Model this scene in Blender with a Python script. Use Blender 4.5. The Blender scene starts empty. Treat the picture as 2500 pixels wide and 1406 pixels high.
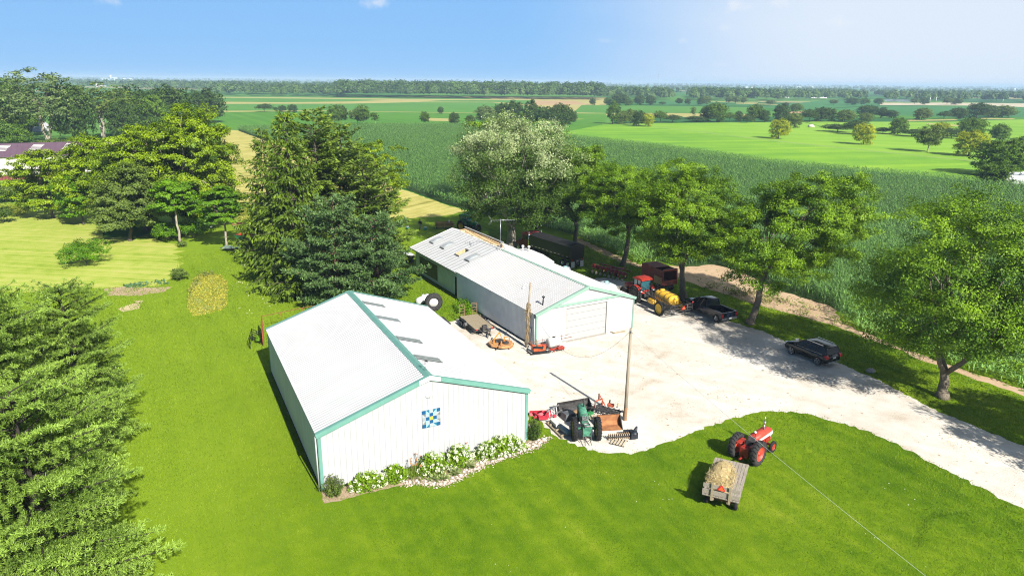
import bpy, math, random
import numpy as np
from mathutils import Vector, Matrix

R = math.radians
random.seed(7)
scn = bpy.context.scene
col = scn.collection
PI = math.pi

# ------------------------------------------------------------------ camera
CAM_H = 25.0
F_PX, PITCH, ROLL = 1683.25, 0.2912, 0.0105     # focal length for a 2500 px wide frame, pitch and roll in radians
cp, sp_ = math.cos(PITCH), math.sin(PITCH)
fw = np.array([0, cp, -sp_]); rt = np.array([1.0, 0, 0]); up = np.cross(rt, fw)
rt, up = math.cos(ROLL) * rt + math.sin(ROLL) * up, -math.sin(ROLL) * rt + math.cos(ROLL) * up
cam_d = bpy.data.cameras.new('camera'); cam = bpy.data.objects.new('camera', cam_d); col.objects.link(cam)
cam_d.sensor_width = 36.0; cam_d.lens = 36.0 * F_PX / 2500.0
cam_d.clip_start = 0.5; cam_d.clip_end = 60000
M = Matrix(((rt[0], up[0], -fw[0], 0), (rt[1], up[1], -fw[1], 0), (rt[2], up[2], -fw[2], CAM_H), (0, 0, 0, 1)))
cam.matrix_world = M
scn.camera = cam


def G(px, py, z=0.0):
    """survey point: where a sight line of the photograph meets height z"""
    d = fw * F_PX + rt * (px - 1250.0) - up * (py - 703.0)
    t = (z - CAM_H) / d[2]
    return Vector((d[0] * t, d[1] * t, z))


def dist_at(p):
    return float((np.array(p) - np.array([0, 0, CAM_H])) @ fw)


def H_at(p, py):
    """height above ground point p whose top is seen at row py"""
    lo, hi = 0.0, 80.0
    for _ in range(40):
        m = (lo + hi) / 2
        d = np.array([p[0], p[1], m - CAM_H])
        y = 703.0 - F_PX * (d @ up) / (d @ fw)
        if y > py: lo = m
        else: hi = m
    return lo


# ------------------------------------------------------------------ materials
_m = {}


def nodes(m):
    m.use_nodes = True
    nt = m.node_tree
    return nt, nt.nodes, nt.links


def mat(name, c, rough=0.6, metal=0.0, spec=0.4, var=0.0, scale=4.0, bump=0.0, bscale=30.0, c2=None, coat=0.0, streak=None):
    if name in _m: return _m[name]
    m = bpy.data.materials.new(name); nt, N, L = nodes(m)
    b = N['Principled BSDF']
    b.inputs['Roughness'].default_value = rough
    b.inputs['Metallic'].default_value = metal
    b.inputs['Specular IOR Level'].default_value = spec
    b.inputs['Coat Weight'].default_value = coat
    b.inputs['Base Color'].default_value = (*c, 1)
    tc = N.new('ShaderNodeTexCoord')
    if var > 0 or c2 is not None:
        n = N.new('ShaderNodeTexNoise'); n.inputs['Scale'].default_value = scale; n.inputs['Detail'].default_value = 5
        vec = tc.outputs['Object']
        if streak:
            mp = N.new('ShaderNodeMapping'); mp.inputs['Scale'].default_value = streak
            L.new(vec, mp.inputs['Vector']); vec = mp.outputs['Vector']
        L.new(vec, n.inputs['Vector'])
        r = N.new('ShaderNodeValToRGB')
        a = c2 if c2 is not None else tuple(x * (1 - var) for x in c)
        r.color_ramp.elements[0].position = 0.35; r.color_ramp.elements[0].color = (*a, 1)
        bb = c if c2 is not None else tuple(min(1, x * (1 + var)) for x in c)
        r.color_ramp.elements[1].position = 0.65; r.color_ramp.elements[1].color = (*bb, 1)
        L.new(n.outputs['Fac'], r.inputs['Fac']); L.new(r.outputs['Color'], b.inputs['Base Color'])
    if bump > 0:
        n2 = N.new('ShaderNodeTexNoise'); n2.inputs['Scale'].default_value = bscale; n2.inputs['Detail'].default_value = 6
        L.new(tc.outputs['Object'], n2.inputs['Vector'])
        bp = N.new('ShaderNodeBump'); bp.inputs['Strength'].default_value = bump; bp.inputs['Distance'].default_value = 0.05
        L.new(n2.outputs['Fac'], bp.inputs['Height']); L.new(bp.outputs['Normal'], b.inputs['Normal'])
    _m[name] = m
    return m


def leaf_mat(name, dark, light, trans=0.3, gloss=0.25, mid=None):
    """leaf blades: each leaf's own green between two tones (attribute 'var')"""
    if name in _m: return _m[name]
    m = bpy.data.materials.new(name); nt, N, L = nodes(m)
    b = N['Principled BSDF']; out = N['Material Output']
    a = N.new('ShaderNodeAttribute'); a.attribute_name = 'var'
    r = N.new('ShaderNodeValToRGB')
    r.color_ramp.elements[0].position = 0.0; r.color_ramp.elements[0].color = (*dark, 1)
    r.color_ramp.elements[1].position = 1.0; r.color_ramp.elements[1].color = (*light, 1)
    if mid: x = r.color_ramp.elements.new(mid[0]); x.color = (*mid[1], 1)
    L.new(a.outputs['Fac'], r.inputs['Fac'])
    L.new(r.outputs['Color'], b.inputs['Base Color'])
    b.inputs['Roughness'].default_value = 0.55; b.inputs['Specular IOR Level'].default_value = gloss
    t = N.new('ShaderNodeBsdfTranslucent'); mx = N.new('ShaderNodeMixShader'); mx.inputs['Fac'].default_value = trans
    hs = N.new('ShaderNodeHueSaturation'); hs.inputs['Saturation'].default_value = 1.1; hs.inputs['Value'].default_value = 1.3
    L.new(r.outputs['Color'], hs.inputs['Color']); L.new(hs.outputs['Color'], t.inputs['Color'])
    L.new(b.outputs['BSDF'], mx.inputs[1]); L.new(t.outputs['BSDF'], mx.inputs[2]); L.new(mx.outputs['Shader'], out.inputs['Surface'])
    _m[name] = m
    return m


# ------------------------------------------------------------------ objects
def tag(o, label=None, cat=None, group=None, kind=None):
    if label: o['label'] = label
    if cat: o['category'] = cat
    if group: o['group'] = group
    if kind: o['kind'] = kind
    return o


def thing(name, label, cat, loc=(0, 0, 0), rz=0.0, group=None):
    o = bpy.data.objects.new(name, None); col.objects.link(o)
    o.empty_display_size = 0.3
    o.location = loc; o.rotation_euler = (0, 0, rz)
    return tag(o, label, cat, group)


def link(name, me, parent=None):
    o = bpy.data.objects.new(name, me); col.objects.link(o)
    if parent is not None: o.parent = parent
    return o


def copy_tree(o, parent=None):
    c = o.copy(); col.objects.link(c)
    if parent is not None: c.parent = parent
    for ch in list(o.children): copy_tree(ch, c)
    return c


class MB:
    """collects boxes, bars, tubes and turned shapes; build() links them as ONE mesh object"""
    def __init__(s): s.v = []; s.f = []; s.sm = []

    def add(s, vs, fs, smooth=False):
        o = len(s.v)
        s.v += [tuple(map(float, p)) for p in vs]
        s.f += [tuple(i + o for i in f) for f in fs]
        s.sm += [smooth] * len(fs)
        return s

    def box(s, c, d, rz=0.0, rx=0.0, ry=0.0, taper=1.0):
        hx, hy, hz = d[0] / 2, d[1] / 2, d[2] / 2
        m = Matrix.Rotation(rz, 3, 'Z') @ Matrix.Rotation(ry, 3, 'Y') @ Matrix.Rotation(rx, 3, 'X')
        vs = []
        for z in (-1, 1):
            k = taper if z > 0 else 1.0
            for x, y in ((-1, -1), (1, -1), (1, 1), (-1, 1)):
                p = m @ Vector((x * hx * k, y * hy * k, z * hz)); vs.append((p.x + c[0], p.y + c[1], p.z + c[2]))
        return s.add(vs, [(3, 2, 1, 0), (4, 5, 6, 7), (0, 1, 5, 4), (1, 2, 6, 5), (2, 3, 7, 6), (3, 0, 4, 7)])

    def bar(s, a, b, w, h=None):
        """square bar from a to b"""
        a, b = Vector(a), Vector(b); d = (b - a).normalized()
        u = d.cross(Vector((0, 0, 1)))
        if u.length < 1e-4: u = Vector((1, 0, 0))
        u.normalize(); n = u.cross(d).normalized(); h = h or w
        vs = []
        for p in (a, b):
            for x, y in ((-1, -1), (1, -1), (1, 1), (-1, 1)): vs.append(p + u * (x * w / 2) + n * (y * h / 2))
        return s.add(vs, [(3, 2, 1, 0), (4, 5, 6, 7), (0, 1, 5, 4), (1, 2, 6, 5), (2, 3, 7, 6), (3, 0, 4, 7)])

    def cyl(s, a, b, r0, r1=None, n=10, smooth=True):
        return s.tube([a, b], [r0, r0 if r1 is None else r1], n, smooth)

    def tube(s, pts, rs, n=8, smooth=True, caps=True):
        pts = [Vector(p) for p in pts]
        if not hasattr(rs, '__len__'): rs = [rs] * len(pts)
        o = len(s.v); vs = []; pu = None
        for i, p in enumerate(pts):
            d = (pts[min(i + 1, len(pts) - 1)] - pts[max(i - 1, 0)])
            if d.length < 1e-9: d = Vector((0, 0, 1))
            d.normalize()
            if pu is None:
                pu = d.cross(Vector((0, 0, 1)))
                if pu.length < 1e-3: pu = d.cross(Vector((1, 0, 0)))
            u = (pu - d * pu.dot(d))
            if u.length < 1e-6: u = d.orthogonal()
            u.normalize(); w = d.cross(u); pu = u
            for k in range(n):
                a = 2 * PI * k / n
                vs.append(p + (u * math.cos(a) + w * math.sin(a)) * rs[i])
        fs = []
        for i in range(len(pts) - 1):
            for k in range(n):
                fs.append((i * n + k, i * n + (k + 1) % n, (i + 1) * n + (k + 1) % n, (i + 1) * n + k))
        s.add(vs, fs, smooth)
        if caps:
            s.f.append(tuple(o + k for k in reversed(range(n)))); s.sm.append(False)
            s.f.append(tuple(o + (len(pts) - 1) * n + k for k in range(n))); s.sm.append(False)
        return s

    def lathe(s, prof, c, axis='x', n=20, smooth=True):
        """prof = [(radius, offset along axis)]"""
        vs = []
        for r, t in prof:
            for k in range(n):
                a = 2 * PI * k / n; x, y = r * math.cos(a), r * math.sin(a)
                p = {'x': (t, x, y), 'y': (x, t, y), 'z': (x, y, t)}[axis]
                vs.append((p[0] + c[0], p[1] + c[1], p[2] + c[2]))
        fs = []
        for i in range(len(prof) - 1):
            for k in range(n):
                q = (i * n + k, i * n + (k + 1) % n, (i + 1) * n + (k + 1) % n, (i + 1) * n + k)
                fs.append(q if axis != 'y' else q[::-1])
        return s.add(vs, fs, smooth)

    def prism(s, poly, a, b, axis='x', taper=None):
        """polygon extruded along an axis; for axis x the polygon is (y,z), y: (x,z), z: (x,y)"""
        n = len(poly); vs = []
        for j, t in enumerate((a, b)):
            for (p, q) in poly:
                vs.append({'x': (t, p, q), 'y': (p, t, q), 'z': (p, q, t)}[axis])
        fs = [tuple(range(n))[::-1], tuple(range(n, 2 * n))]
        for k in range(n): fs.append((k, (k + 1) % n, n + (k + 1) % n, n + k))
        return s.add(vs, fs)

    def loft(s, rings, smooth=False, caps=True):
        """list of closed rings with equal point counts"""
        n = len(rings[0]); vs = [p for r in rings for p in r]; fs = []
        for i in range(len(rings) - 1):
            for k in range(n): fs.append((i * n + k, i * n + (k + 1) % n, (i + 1) * n + (k + 1) % n, (i + 1) * n + k))
        o = len(s.v)
        s.add(vs, fs, smooth)
        if caps:
            s.f.append(tuple(o + k for k in reversed(range(n)))); s.sm.append(False)
            e = o + (len(rings) - 1) * n
            s.f.append(tuple(e + k for k in range(n))); s.sm.append(False)
        return s

    def blob(s, c, d, seed=0, n=10, m=6, jit=0.12):
        rnd = random.Random(seed); vs = []; fs = []
        for i in range(m + 1):
            t = PI * i / m
            for k in range(n):
                a = 2 * PI * k / n; j = 1 + rnd.uniform(-jit, jit)
                vs.append((c[0] + d[0] / 2 * math.sin(t) * math.cos(a) * j, c[1] + d[1] / 2 * math.sin(t) * math.sin(a) * j, c[2] + d[2] / 2 * math.cos(t) * j))
        for i in range(m):
            for k in range(n): fs.append((i * n + k, (i + 1) * n + k, (i + 1) * n + (k + 1) % n, i * n + (k + 1) % n))
        return s.add(vs, fs, True)

    def mesh(s, name, m, fix=True):
        me = bpy.data.meshes.new(name)
        me.from_pydata(s.v, [], s.f); me.update()
        me.polygons.foreach_set('use_smooth', s.sm)
        if fix:
            import bmesh
            bm = bmesh.new(); bm.from_mesh(me); bmesh.ops.recalc_face_normals(bm, faces=bm.faces); bm.to_mesh(me); bm.free()
        if m: me.materials.append(m)
        return me

    def build(s, name, m, parent=None, bevel=0.0, fix=True):
        o = link(name, s.mesh(name, m, fix), parent)
        if bevel > 0:
            md = o.modifiers.new('bevel', 'BEVEL'); md.width = bevel; md.segments = 2; md.limit_method = 'ANGLE'; md.angle_limit = R(35)
        return o


def quads(name, V, var=None, m=None):
    """V: (n,4,3) numpy array of free quads -> mesh; var: one tone 0..1 per quad"""
    V = np.asarray(V, dtype=np.float32); n = len(V)
    me = bpy.data.meshes.new(name)
    me.vertices.add(n * 4); me.vertices.foreach_set('co', V.reshape(-1))
    me.loops.add(n * 4); me.loops.foreach_set('vertex_index', np.arange(n * 4, dtype=np.int32))
    me.polygons.add(n); me.polygons.foreach_set('loop_start', np.arange(0, n * 4, 4, dtype=np.int32))
    if var is not None:
        at = me.attributes.new('var', 'FLOAT', 'FACE'); at.data.foreach_set('value', np.asarray(var, dtype=np.float32))
    me.update(calc_edges=True)
    if m: me.materials.append(m)
    return me


def sheet(name, poly, z, m, kind='structure'):
    """flat ground sheet from a world outline, triangulated"""
    import bmesh
    bm = bmesh.new()
    vs = [bm.verts.new((p[0], p[1], z)) for p in poly]
    f = bm.faces.new(vs); f.normal_update()
    if f.normal.z < 0: f.normal_flip()
    bmesh.ops.triangulate(bm, faces=[f])
    me = bpy.data.meshes.new(name); bm.to_mesh(me); bm.free(); me.materials.append(m)
    o = link(name, me)
    if kind: o['kind'] = kind
    return o


def smooth_poly(pts, it=2, closed=True):
    for _ in range(it):
        out = []
        n = len(pts)
        for i in range(n):
            a, b = pts[i], pts[(i + 1) % n]
            if not closed and i == n - 1: break
            out.append((a[0] * .75 + b[0] * .25, a[1] * .75 + b[1] * .25)); out.append((a[0] * .25 + b[0] * .75, a[1] * .25 + b[1] * .75))
        pts = out
    return pts


def ragged(pts, step=0.8, amp=0.18, seed=1):
    """same outline with an uneven, wandering edge"""
    rnd = random.Random(seed); out = []
    n = len(pts)
    for i in range(n):
        a, b = Vector(pts[i][:2]), Vector(pts[(i + 1) % n][:2]); l = (b - a).length
        k = max(1, int(l / step)); nn = Vector((-(b - a).y, (b - a).x))
        if nn.length > 0: nn.normalize()
        for j in range(k):
            p = a.lerp(b, j / k) + nn * rnd.uniform(-amp, amp); out.append((p.x, p.y))
    return out
# ------------------------------------------------------------------ light
SUN_EL, SUN_AZ = R(36.0), R(149.0)               # azimuth clockwise from +Y
sd = Vector((math.sin(SUN_AZ) * math.cos(SUN_EL), math.cos(SUN_AZ) * math.cos(SUN_EL), math.sin(SUN_EL)))
sl = bpy.data.lights.new('sun', 'SUN'); sl.energy = 5.0; sl.angle = R(0.53); sl.color = (1.0, 0.955, 0.88)
so = bpy.data.objects.new('sun', sl); col.objects.link(so)
so.rotation_euler = (-sd).to_track_quat('-Z', 'Y').to_euler(); so.location = (40, -60, 90)

w = bpy.data.worlds.new('World'); scn.world = w; w.use_nodes = True
NT, N, L = w.node_tree, w.node_tree.nodes, w.node_tree.links
bg = N['Background']; bg.inputs['Strength'].default_value = 0.05
sky = N.new('ShaderNodeTexSky'); sky.sky_type = 'NISHITA'; sky.sun_disc = False
sky.sun_elevation = SUN_EL; sky.sun_rotation = SUN_AZ
sky.altitude = 200; sky.air_density = 1.0; sky.dust_density = 0.6; sky.ozone_density = 2.0
hs = N.new('ShaderNodeHueSaturation'); hs.inputs['Saturation'].default_value = 1.25; hs.inputs['Value'].default_value = 0.8
L.new(sky.outputs['Color'], hs.inputs['Color'])
tc = N.new('ShaderNodeTexCoord')
# thin high cloud veil that thickens towards the east (+X), then a few small fair-weather puffs
sx = N.new('ShaderNodeSeparateXYZ'); L.new(tc.outputs['Generated'], sx.inputs['Vector'])
nz = N.new('ShaderNodeTexNoise'); nz.inputs['Scale'].default_value = 2.2; nz.inputs['Detail'].default_value = 6; nz.inputs['Roughness'].default_value = 0.6
mpv = N.new('ShaderNodeMapping'); mpv.inputs['Scale'].default_value = (1, 1, 3.5)
L.new(tc.outputs['Generated'], mpv.inputs['Vector']); L.new(mpv.outputs['Vector'], nz.inputs['Vector'])
ad = N.new('ShaderNodeMath'); ad.operation = 'MULTIPLY_ADD'; ad.inputs[1].default_value = 0.16; L.new(nz.outputs['Fac'], ad.inputs[0]); L.new(sx.outputs['X'], ad.inputs[2])
vr = N.new('ShaderNodeMapRange'); vr.interpolation_type = 'SMOOTHSTEP'
vr.inputs['From Min'].default_value = 0.05; vr.inputs['From Max'].default_value = 0.50
vr.inputs['To Min'].default_value = 0.0; vr.inputs['To Max'].default_value = .95
L.new(ad.outputs['Value'], vr.inputs['Value'])
K = 1.0 / (0.05 * 2 ** 0.9)
lr = N.new('ShaderNodeValToRGB'); le = lr.color_ramp.elements             # clear blue air low over the horizon
le[0].position = 0.0; le[0].color = (.33, .60, .96, 1); le[1].position = 0.16; le[1].color = (.24, .52, .96, 1)
x_ = le.new(0.05); x_.color = (.29, .57, .96, 1)
L.new(sx.outputs['Z'], lr.inputs['Fac'])
lk = N.new('ShaderNodeVectorMath'); lk.operation = 'SCALE'; lk.inputs['Scale'].default_value = K; L.new(lr.outputs['Color'], lk.inputs[0])
lm = N.new('ShaderNodeMapRange'); lm.interpolation_type = 'SMOOTHSTEP'; lm.inputs['From Min'].default_value = .30; lm.inputs['From Max'].default_value = .15; L.new(sx.outputs['Z'], lm.inputs['Value'])
lx = N.new('ShaderNodeMix'); lx.data_type = 'RGBA'; L.new(hs.outputs['Color'], lx.inputs['A']); L.new(lk.outputs['Vector'], lx.inputs['B']); L.new(lm.outputs['Result'], lx.inputs['Factor'])
mxv = N.new('ShaderNodeMix'); mxv.data_type = 'RGBA'; mxv.inputs['B'].default_value = (.77 * K, .86 * K, .98 * K, 1)
L.new(lx.outputs['Result'], mxv.inputs['A']); L.new(vr.outputs['Result'], mxv.inputs['Factor'])
cur = mxv.outputs['Result']
nc = N.new('ShaderNodeTexNoise'); nc.inputs['Scale'].default_value = 60; nc.inputs['Detail'].default_value = 6
L.new(tc.outputs['Generated'], nc.inputs['Vector'])
for (px, py, wdt, hgt, op) in ((915, 8, 46, 16, .62), (265, 2, 22, 14, .5), (1800, 12, 26, 16, .62), (1898, 8, 26, 14, .6), (2048, 54, 34, 15, .5), (1778, 68, 20, 8, .4), (1668, 99, 16, 9, .3), (1480, 100, 22, 7, .22), (1760, 160, 30, 6, .15)):
    d = Vector(tuple(fw * F_PX + rt * (px - 1250.0) - up * (py - 703.0))).normalized()
    h = Vector((d.y, -d.x, 0)).normalized(); v = h.cross(d)
    sb = N.new('ShaderNodeVectorMath'); sb.operation = 'SUBTRACT'; sb.inputs[1].default_value = d; L.new(tc.outputs['Generated'], sb.inputs[0])
    da = N.new('ShaderNodeVectorMath'); da.operation = 'DOT_PRODUCT'; da.inputs[1].default_value = h * (F_PX / wdt); L.new(sb.outputs['Vector'], da.inputs[0])
    db = N.new('ShaderNodeVectorMath'); db.operation = 'DOT_PRODUCT'; db.inputs[1].default_value = v * (F_PX / hgt); L.new(sb.outputs['Vector'], db.inputs[0])
    cb = N.new('ShaderNodeCombineXYZ'); L.new(da.outputs['Value'], cb.inputs[0]); L.new(db.outputs['Value'], cb.inputs[1])
    ln = N.new('ShaderNodeVectorMath'); ln.operation = 'LENGTH'; L.new(cb.outputs['Vector'], ln.inputs[0])
    ma = N.new('ShaderNodeMath'); ma.operation = 'MULTIPLY_ADD'; ma.inputs[1].default_value = -2.6; ma.inputs[2].default_value = 2.1
    L.new(nc.outputs['Fac'], ma.inputs[0])
    sm = N.new('ShaderNodeMath'); sm.operation = 'ADD'; L.new(ln.outputs['Value'], sm.inputs[0]); L.new(ma.outputs['Value'], sm.inputs[1])
    mr = N.new('ShaderNodeMapRange'); mr.interpolation_type = 'SMOOTHSTEP'
    mr.inputs['From Min'].default_value = 1.9; mr.inputs['From Max'].default_value = 0.6; mr.inputs['To Min'].default_value = 0; mr.inputs['To Max'].default_value = op
    L.new(sm.outputs['Value'], mr.inputs['Value'])
    mm = N.new('ShaderNodeMix'); mm.data_type = 'RGBA'; mm.inputs['B'].default_value = (.86 * K, .9 * K, .97 * K, 1)
    L.new(cur, mm.inputs['A']); L.new(mr.outputs['Result'], mm.inputs['Factor']); cur = mm.outputs['Result']
L.new(cur, bg.inputs['Color'])

vs = scn.view_settings
vs.view_transform = 'Standard'; vs.look = 'None'; vs.gamma = 1.0; vs.use_curve_mapping = False; vs.exposure = 0.9
scn.display_settings.display_device = 'sRGB'
cy = scn.cycles
cy.max_bounces = 6; cy.diffuse_bounces = 1; cy.glossy_bounces = 2; cy.transmission_bounces = 3; cy.volume_bounces = 0; cy.transparent_max_bounces = 6
cy.caustics_reflective = False; cy.caustics_refractive = False; cy.use_denoising = True; cy.denoising_prefilter = 'NONE'; cy.filter_width = 1.1; cy.sample_clamp_indirect = 3.0

# ------------------------------------------------------------------ air
HAZE = 13500.0
hb = MB(); hb.box((0, HAZE * .42, 20.5), (HAZE * 2, HAZE * 1.2, 44.0))
hm = bpy.data.materials.new('haze_air'); nt, hn, hl = nodes(hm)
hn.remove(hn['Principled BSDF'])
pv = hn.new('ShaderNodeVolumePrincipled'); pv.inputs['Color'].default_value = (0.58, 0.80, 1.0, 1); pv.inputs['Density'].default_value = 0.00018; pv.inputs['Anisotropy'].default_value = 0.0
hl.new(pv.outputs['Volume'], hn['Material Output'].inputs['Volume'])
tag(hb.build('haze', hm), 'thin pale blue summer haze lying over the fields and far woods', 'haze', kind='stuff')


# ------------------------------------------------------------------ ground
def ground_mat(name, cols, s1=0.05, s2=0.6, s3=14.0, stripe=None, bump=0.4, rough=0.95, mixf=(0.5, 0.35, 0.35), speck=None, contrast=1.0, yellowed=None):
    """soil and turf: broad patches + mid patches + fine grain, optional mowing or row stripes"""
    if name in _m: return _m[name]
    m = bpy.data.materials.new(name); nt, N, L = nodes(m); b = N['Principled BSDF']
    b.inputs['Roughness'].default_value = rough; b.inputs['Specular IOR Level'].default_value = 0.1
    tc = N.new('ShaderNodeTexCoord'); acc = None
    for s, k, det in ((s1, mixf[0], 4), (s2, mixf[1], 5), (s3, mixf[2], 3)):
        n = N.new('ShaderNodeTexNoise'); n.inputs['Scale'].default_value = s; n.inputs['Detail'].default_value = det; n.inputs['Roughness'].default_value = 0.62
        L.new(tc.outputs['Object'], n.inputs['Vector'])
        a = N.new('ShaderNodeMath'); a.operation = 'MULTIPLY_ADD'; a.inputs[1].default_value = k
        L.new(n.outputs['Fac'], a.inputs[0])
        if acc is None: a.inputs[2].default_value = 0.5 - sum(mixf) * 0.5
        else: L.new(acc, a.inputs[2])
        acc = a.outputs['Value']; last = n
    if stripe:
        ang, per, amt = stripe[:3]
        mp = N.new('ShaderNodeMapping'); mp.inputs['Rotation'].default_value = (0, 0, ang)
        nd = N.new('ShaderNodeTexNoise'); nd.inputs['Scale'].default_value = 0.12; L.new(tc.outputs['Object'], nd.inputs['Vector'])
        vm = N.new('ShaderNodeVectorMath'); vm.operation = 'MULTIPLY_ADD'; vm.inputs[1].default_value = (stripe[3] if len(stripe) > 3 else 1.0,) * 3
        L.new(nd.outputs['Color'], vm.inputs[0]); L.new(tc.outputs['Object'], vm.inputs[2])
        L.new(vm.outputs['Vector'], mp.inputs['Vector'])
        wv = N.new('ShaderNodeTexNoise'); wv.noise_dimensions = '1D'
        sxx = N.new('ShaderNodeSeparateXYZ'); L.new(mp.outputs['Vector'], sxx.inputs['Vector']); L.new(sxx.outputs['X'], wv.inputs['W'])
        wv.inputs['Scale'].default_value = 1.0 / per; wv.inputs['Detail'].default_value = 3
        a = N.new('ShaderNodeMath'); a.operation = 'MULTIPLY_ADD'; a.inputs[1].default_value = amt
        L.new(wv.outputs['Fac'], a.inputs[0]); L.new(acc, a.inputs[2])
        a2 = N.new('ShaderNodeMath'); a2.operation = 'SUBTRACT'; a2.inputs[1].default_value = amt * 0.5; L.new(a.outputs['Value'], a2.inputs[0]); acc = a2.outputs['Value']
    r = N.new('ShaderNodeValToRGB'); e = r.color_ramp.elements
    n = len(cols)
    for i, c in enumerate(cols):
        pos = 0.5 + (i / (n - 1) - 0.5) * 0.5 / contrast
        if i < 2: e[i].position = pos; e[i].color = (*c, 1)
        else:
            x = e.new(pos); x.color = (*c, 1)
    L.new(acc, r.inputs['Fac']); out = r.outputs['Color']
    if yellowed:  # blends the turf to a paler, yellower tone towards the west
        x0, x1, dc = yellowed
        sp3 = N.new('ShaderNodeSeparateXYZ'); L.new(tc.outputs['Object'], sp3.inputs['Vector'])
        dn = N.new('ShaderNodeMath'); dn.operation = 'MULTIPLY_ADD'; dn.inputs[1].default_value = 14.0; L.new(acc, dn.inputs[0]); L.new(sp3.outputs['X'], dn.inputs[2])
        dm = N.new('ShaderNodeMapRange'); dm.interpolation_type = 'SMOOTHSTEP'; dm.inputs['From Min'].default_value = x0 + 7; dm.inputs['From Max'].default_value = x1 + 7; dm.inputs['To Max'].default_value = .6; L.new(dn.outputs['Value'], dm.inputs['Value'])
        dx = N.new('ShaderNodeMix'); dx.data_type = 'RGBA'; dx.inputs['B'].default_value = (*dc, 1); L.new(out, dx.inputs['A']); L.new(dm.outputs['Result'], dx.inputs['Factor']); out = dx.outputs['Result']
    if speck:
        sc, th, cc = speck
        vn = N.new('ShaderNodeTexNoise'); vn.inputs['Scale'].default_value = sc; vn.inputs['Detail'].default_value = 3
        L.new(tc.outputs['Object'], vn.inputs['Vector'])
        mr = N.new('ShaderNodeMapRange'); mr.inputs['From Min'].default_value = th; mr.inputs['From Max'].default_value = th + 0.06
        L.new(vn.outputs['Fac'], mr.inputs['Value'])
        mx = N.new('ShaderNodeMix'); mx.data_type = 'RGBA'; mx.inputs['B'].default_value = (*cc, 1)
        L.new(out, mx.inputs['A']); L.new(mr.outputs['Result'], mx.inputs['Factor']); out = mx.outputs['Result']
    L.new(out, b.inputs['Base Color'])
    if bump:
        bp = N.new('ShaderNodeBump'); bp.inputs['Strength'].default_value = bump; bp.inputs['Distance'].default_value = 0.08
        L.new(last.outputs['Fac'], bp.inputs['Height']); L.new(bp.outputs['Normal'], b.inputs['Normal'])
    _m[name] = m
    return m


# base sheet out to the horizon: a patchwork of far fields
m = bpy.data.materials.new('far_farmland'); nt, N, L = nodes(m); b = N['Principled BSDF']; b.inputs['Roughness'].default_value = 1.0; b.inputs['Specular IOR Level'].default_value = 0
tc = N.new('ShaderNodeTexCoord'); mp = N.new('ShaderNodeMapping'); mp.inputs['Scale'].default_value = (1 / 420, 1 / 210, 0); mp.inputs['Rotation'].default_value = (0, 0, 0.1)
L.new(tc.outputs['Object'], mp.inputs['Vector'])
vo = N.new('ShaderNodeTexVoronoi'); vo.distance = 'CHEBYCHEV'; vo.inputs['Scale'].default_value = 1.0; L.new(mp.outputs['Vector'], vo.inputs['Vector'])
s_ = N.new('ShaderNodeSeparateColor'); L.new(vo.outputs['Color'], s_.inputs['Color'])
r = N.new('ShaderNodeValToRGB'); r.color_ramp.interpolation = 'CONSTANT'; e = r.color_ramp.elements
e[0].position = 0; e[0].color = (0.05, 0.16, 0.03, 1); e[1].position = 0.3; e[1].color = (0.04, 0.12, 0.04, 1)
for p_, c_ in ((0.55, (0.08, 0.2, 0.035, 1)), (0.75, (0.1, 0.22, 0.05, 1)), (0.93, (0.3, 0.27, 0.13, 1))):
    x = e.new(p_); x.color = c_
L.new(s_.outputs[0], r.inputs['Fac']); L.new(r.outputs['Color'], b.inputs['Base Color'])
ring = [(-HAZE + 300, -60), (HAZE - 300, -60), (HAZE - 300, HAZE - 500), (-HAZE + 300, HAZE - 500)]
sheet('ground', ring, -0.10, m)

GREEN_A = [(0.045, 0.135, 0.012), (0.075, 0.19, 0.014), (0.13, 0.26, 0.02)]


def field(name, px, z, m, rag=None, it=0):
    pts = [G(*p) for p in px]; pts = [(p.x, p.y) for p in pts]
    if it: pts = smooth_poly(pts, it)
    if rag: pts = ragged(pts, *rag)
    return sheet(name, pts, z, m)


def P2(lst): return [(p.x, p.y) for p in (G(*q) for q in lst)]


bean = ground_mat('bean_green', [(0.045, 0.15, 0.015), (0.075, 0.20, 0.02), (0.11, 0.25, 0.028)], 0.01, 0.15, 2.0, stripe=(R(-30), 6.0, 0.35))
bean2 = ground_mat('bean_green_far', [(0.055, 0.17, 0.025), (0.08, 0.21, 0.03), (0.11, 0.25, 0.035)], 0.006, 0.05, 1.0, stripe=(R(95), 16.0, 0.3))
lime = ground_mat('lime_field', [(0.12, 0.27, 0.02), (0.19, 0.35, 0.03), (0.25, 0.40, 0.045)], 0.008, 0.08, 2.0, stripe=(R(100), 14.0, 0.4))
lime2 = ground_mat('meadow_field', [(0.08, 0.22, 0.025), (0.15, 0.31, 0.025), (0.26, 0.42, 0.03)], 0.011, 0.07, 2.0, stripe=(R(75), 10.0, 0.45))
tan = ground_mat('dry_margin', [(0.24, 0.25, 0.07), (0.36, 0.32, 0.11), (0.42, 0.36, 0.15)], 0.01, 0.1, 1.0)
earth = ground_mat('bare_earth', [(0.3, 0.2, 0.1), (0.4, 0.27, 0.14), (0.44, 0.33, 0.19)], 0.01, 0.1, 1.0)
teal = ground_mat('far_crop', [(0.03, 0.13, 0.035), (0.045, 0.16, 0.045), (0.06, 0.19, 0.05)], 0.006, 0.05, 1.0)
field('field_margins', [(470, 233), (1480, 238), (1480, 281), (1200, 300), (470, 284)], -0.08, tan)
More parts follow.
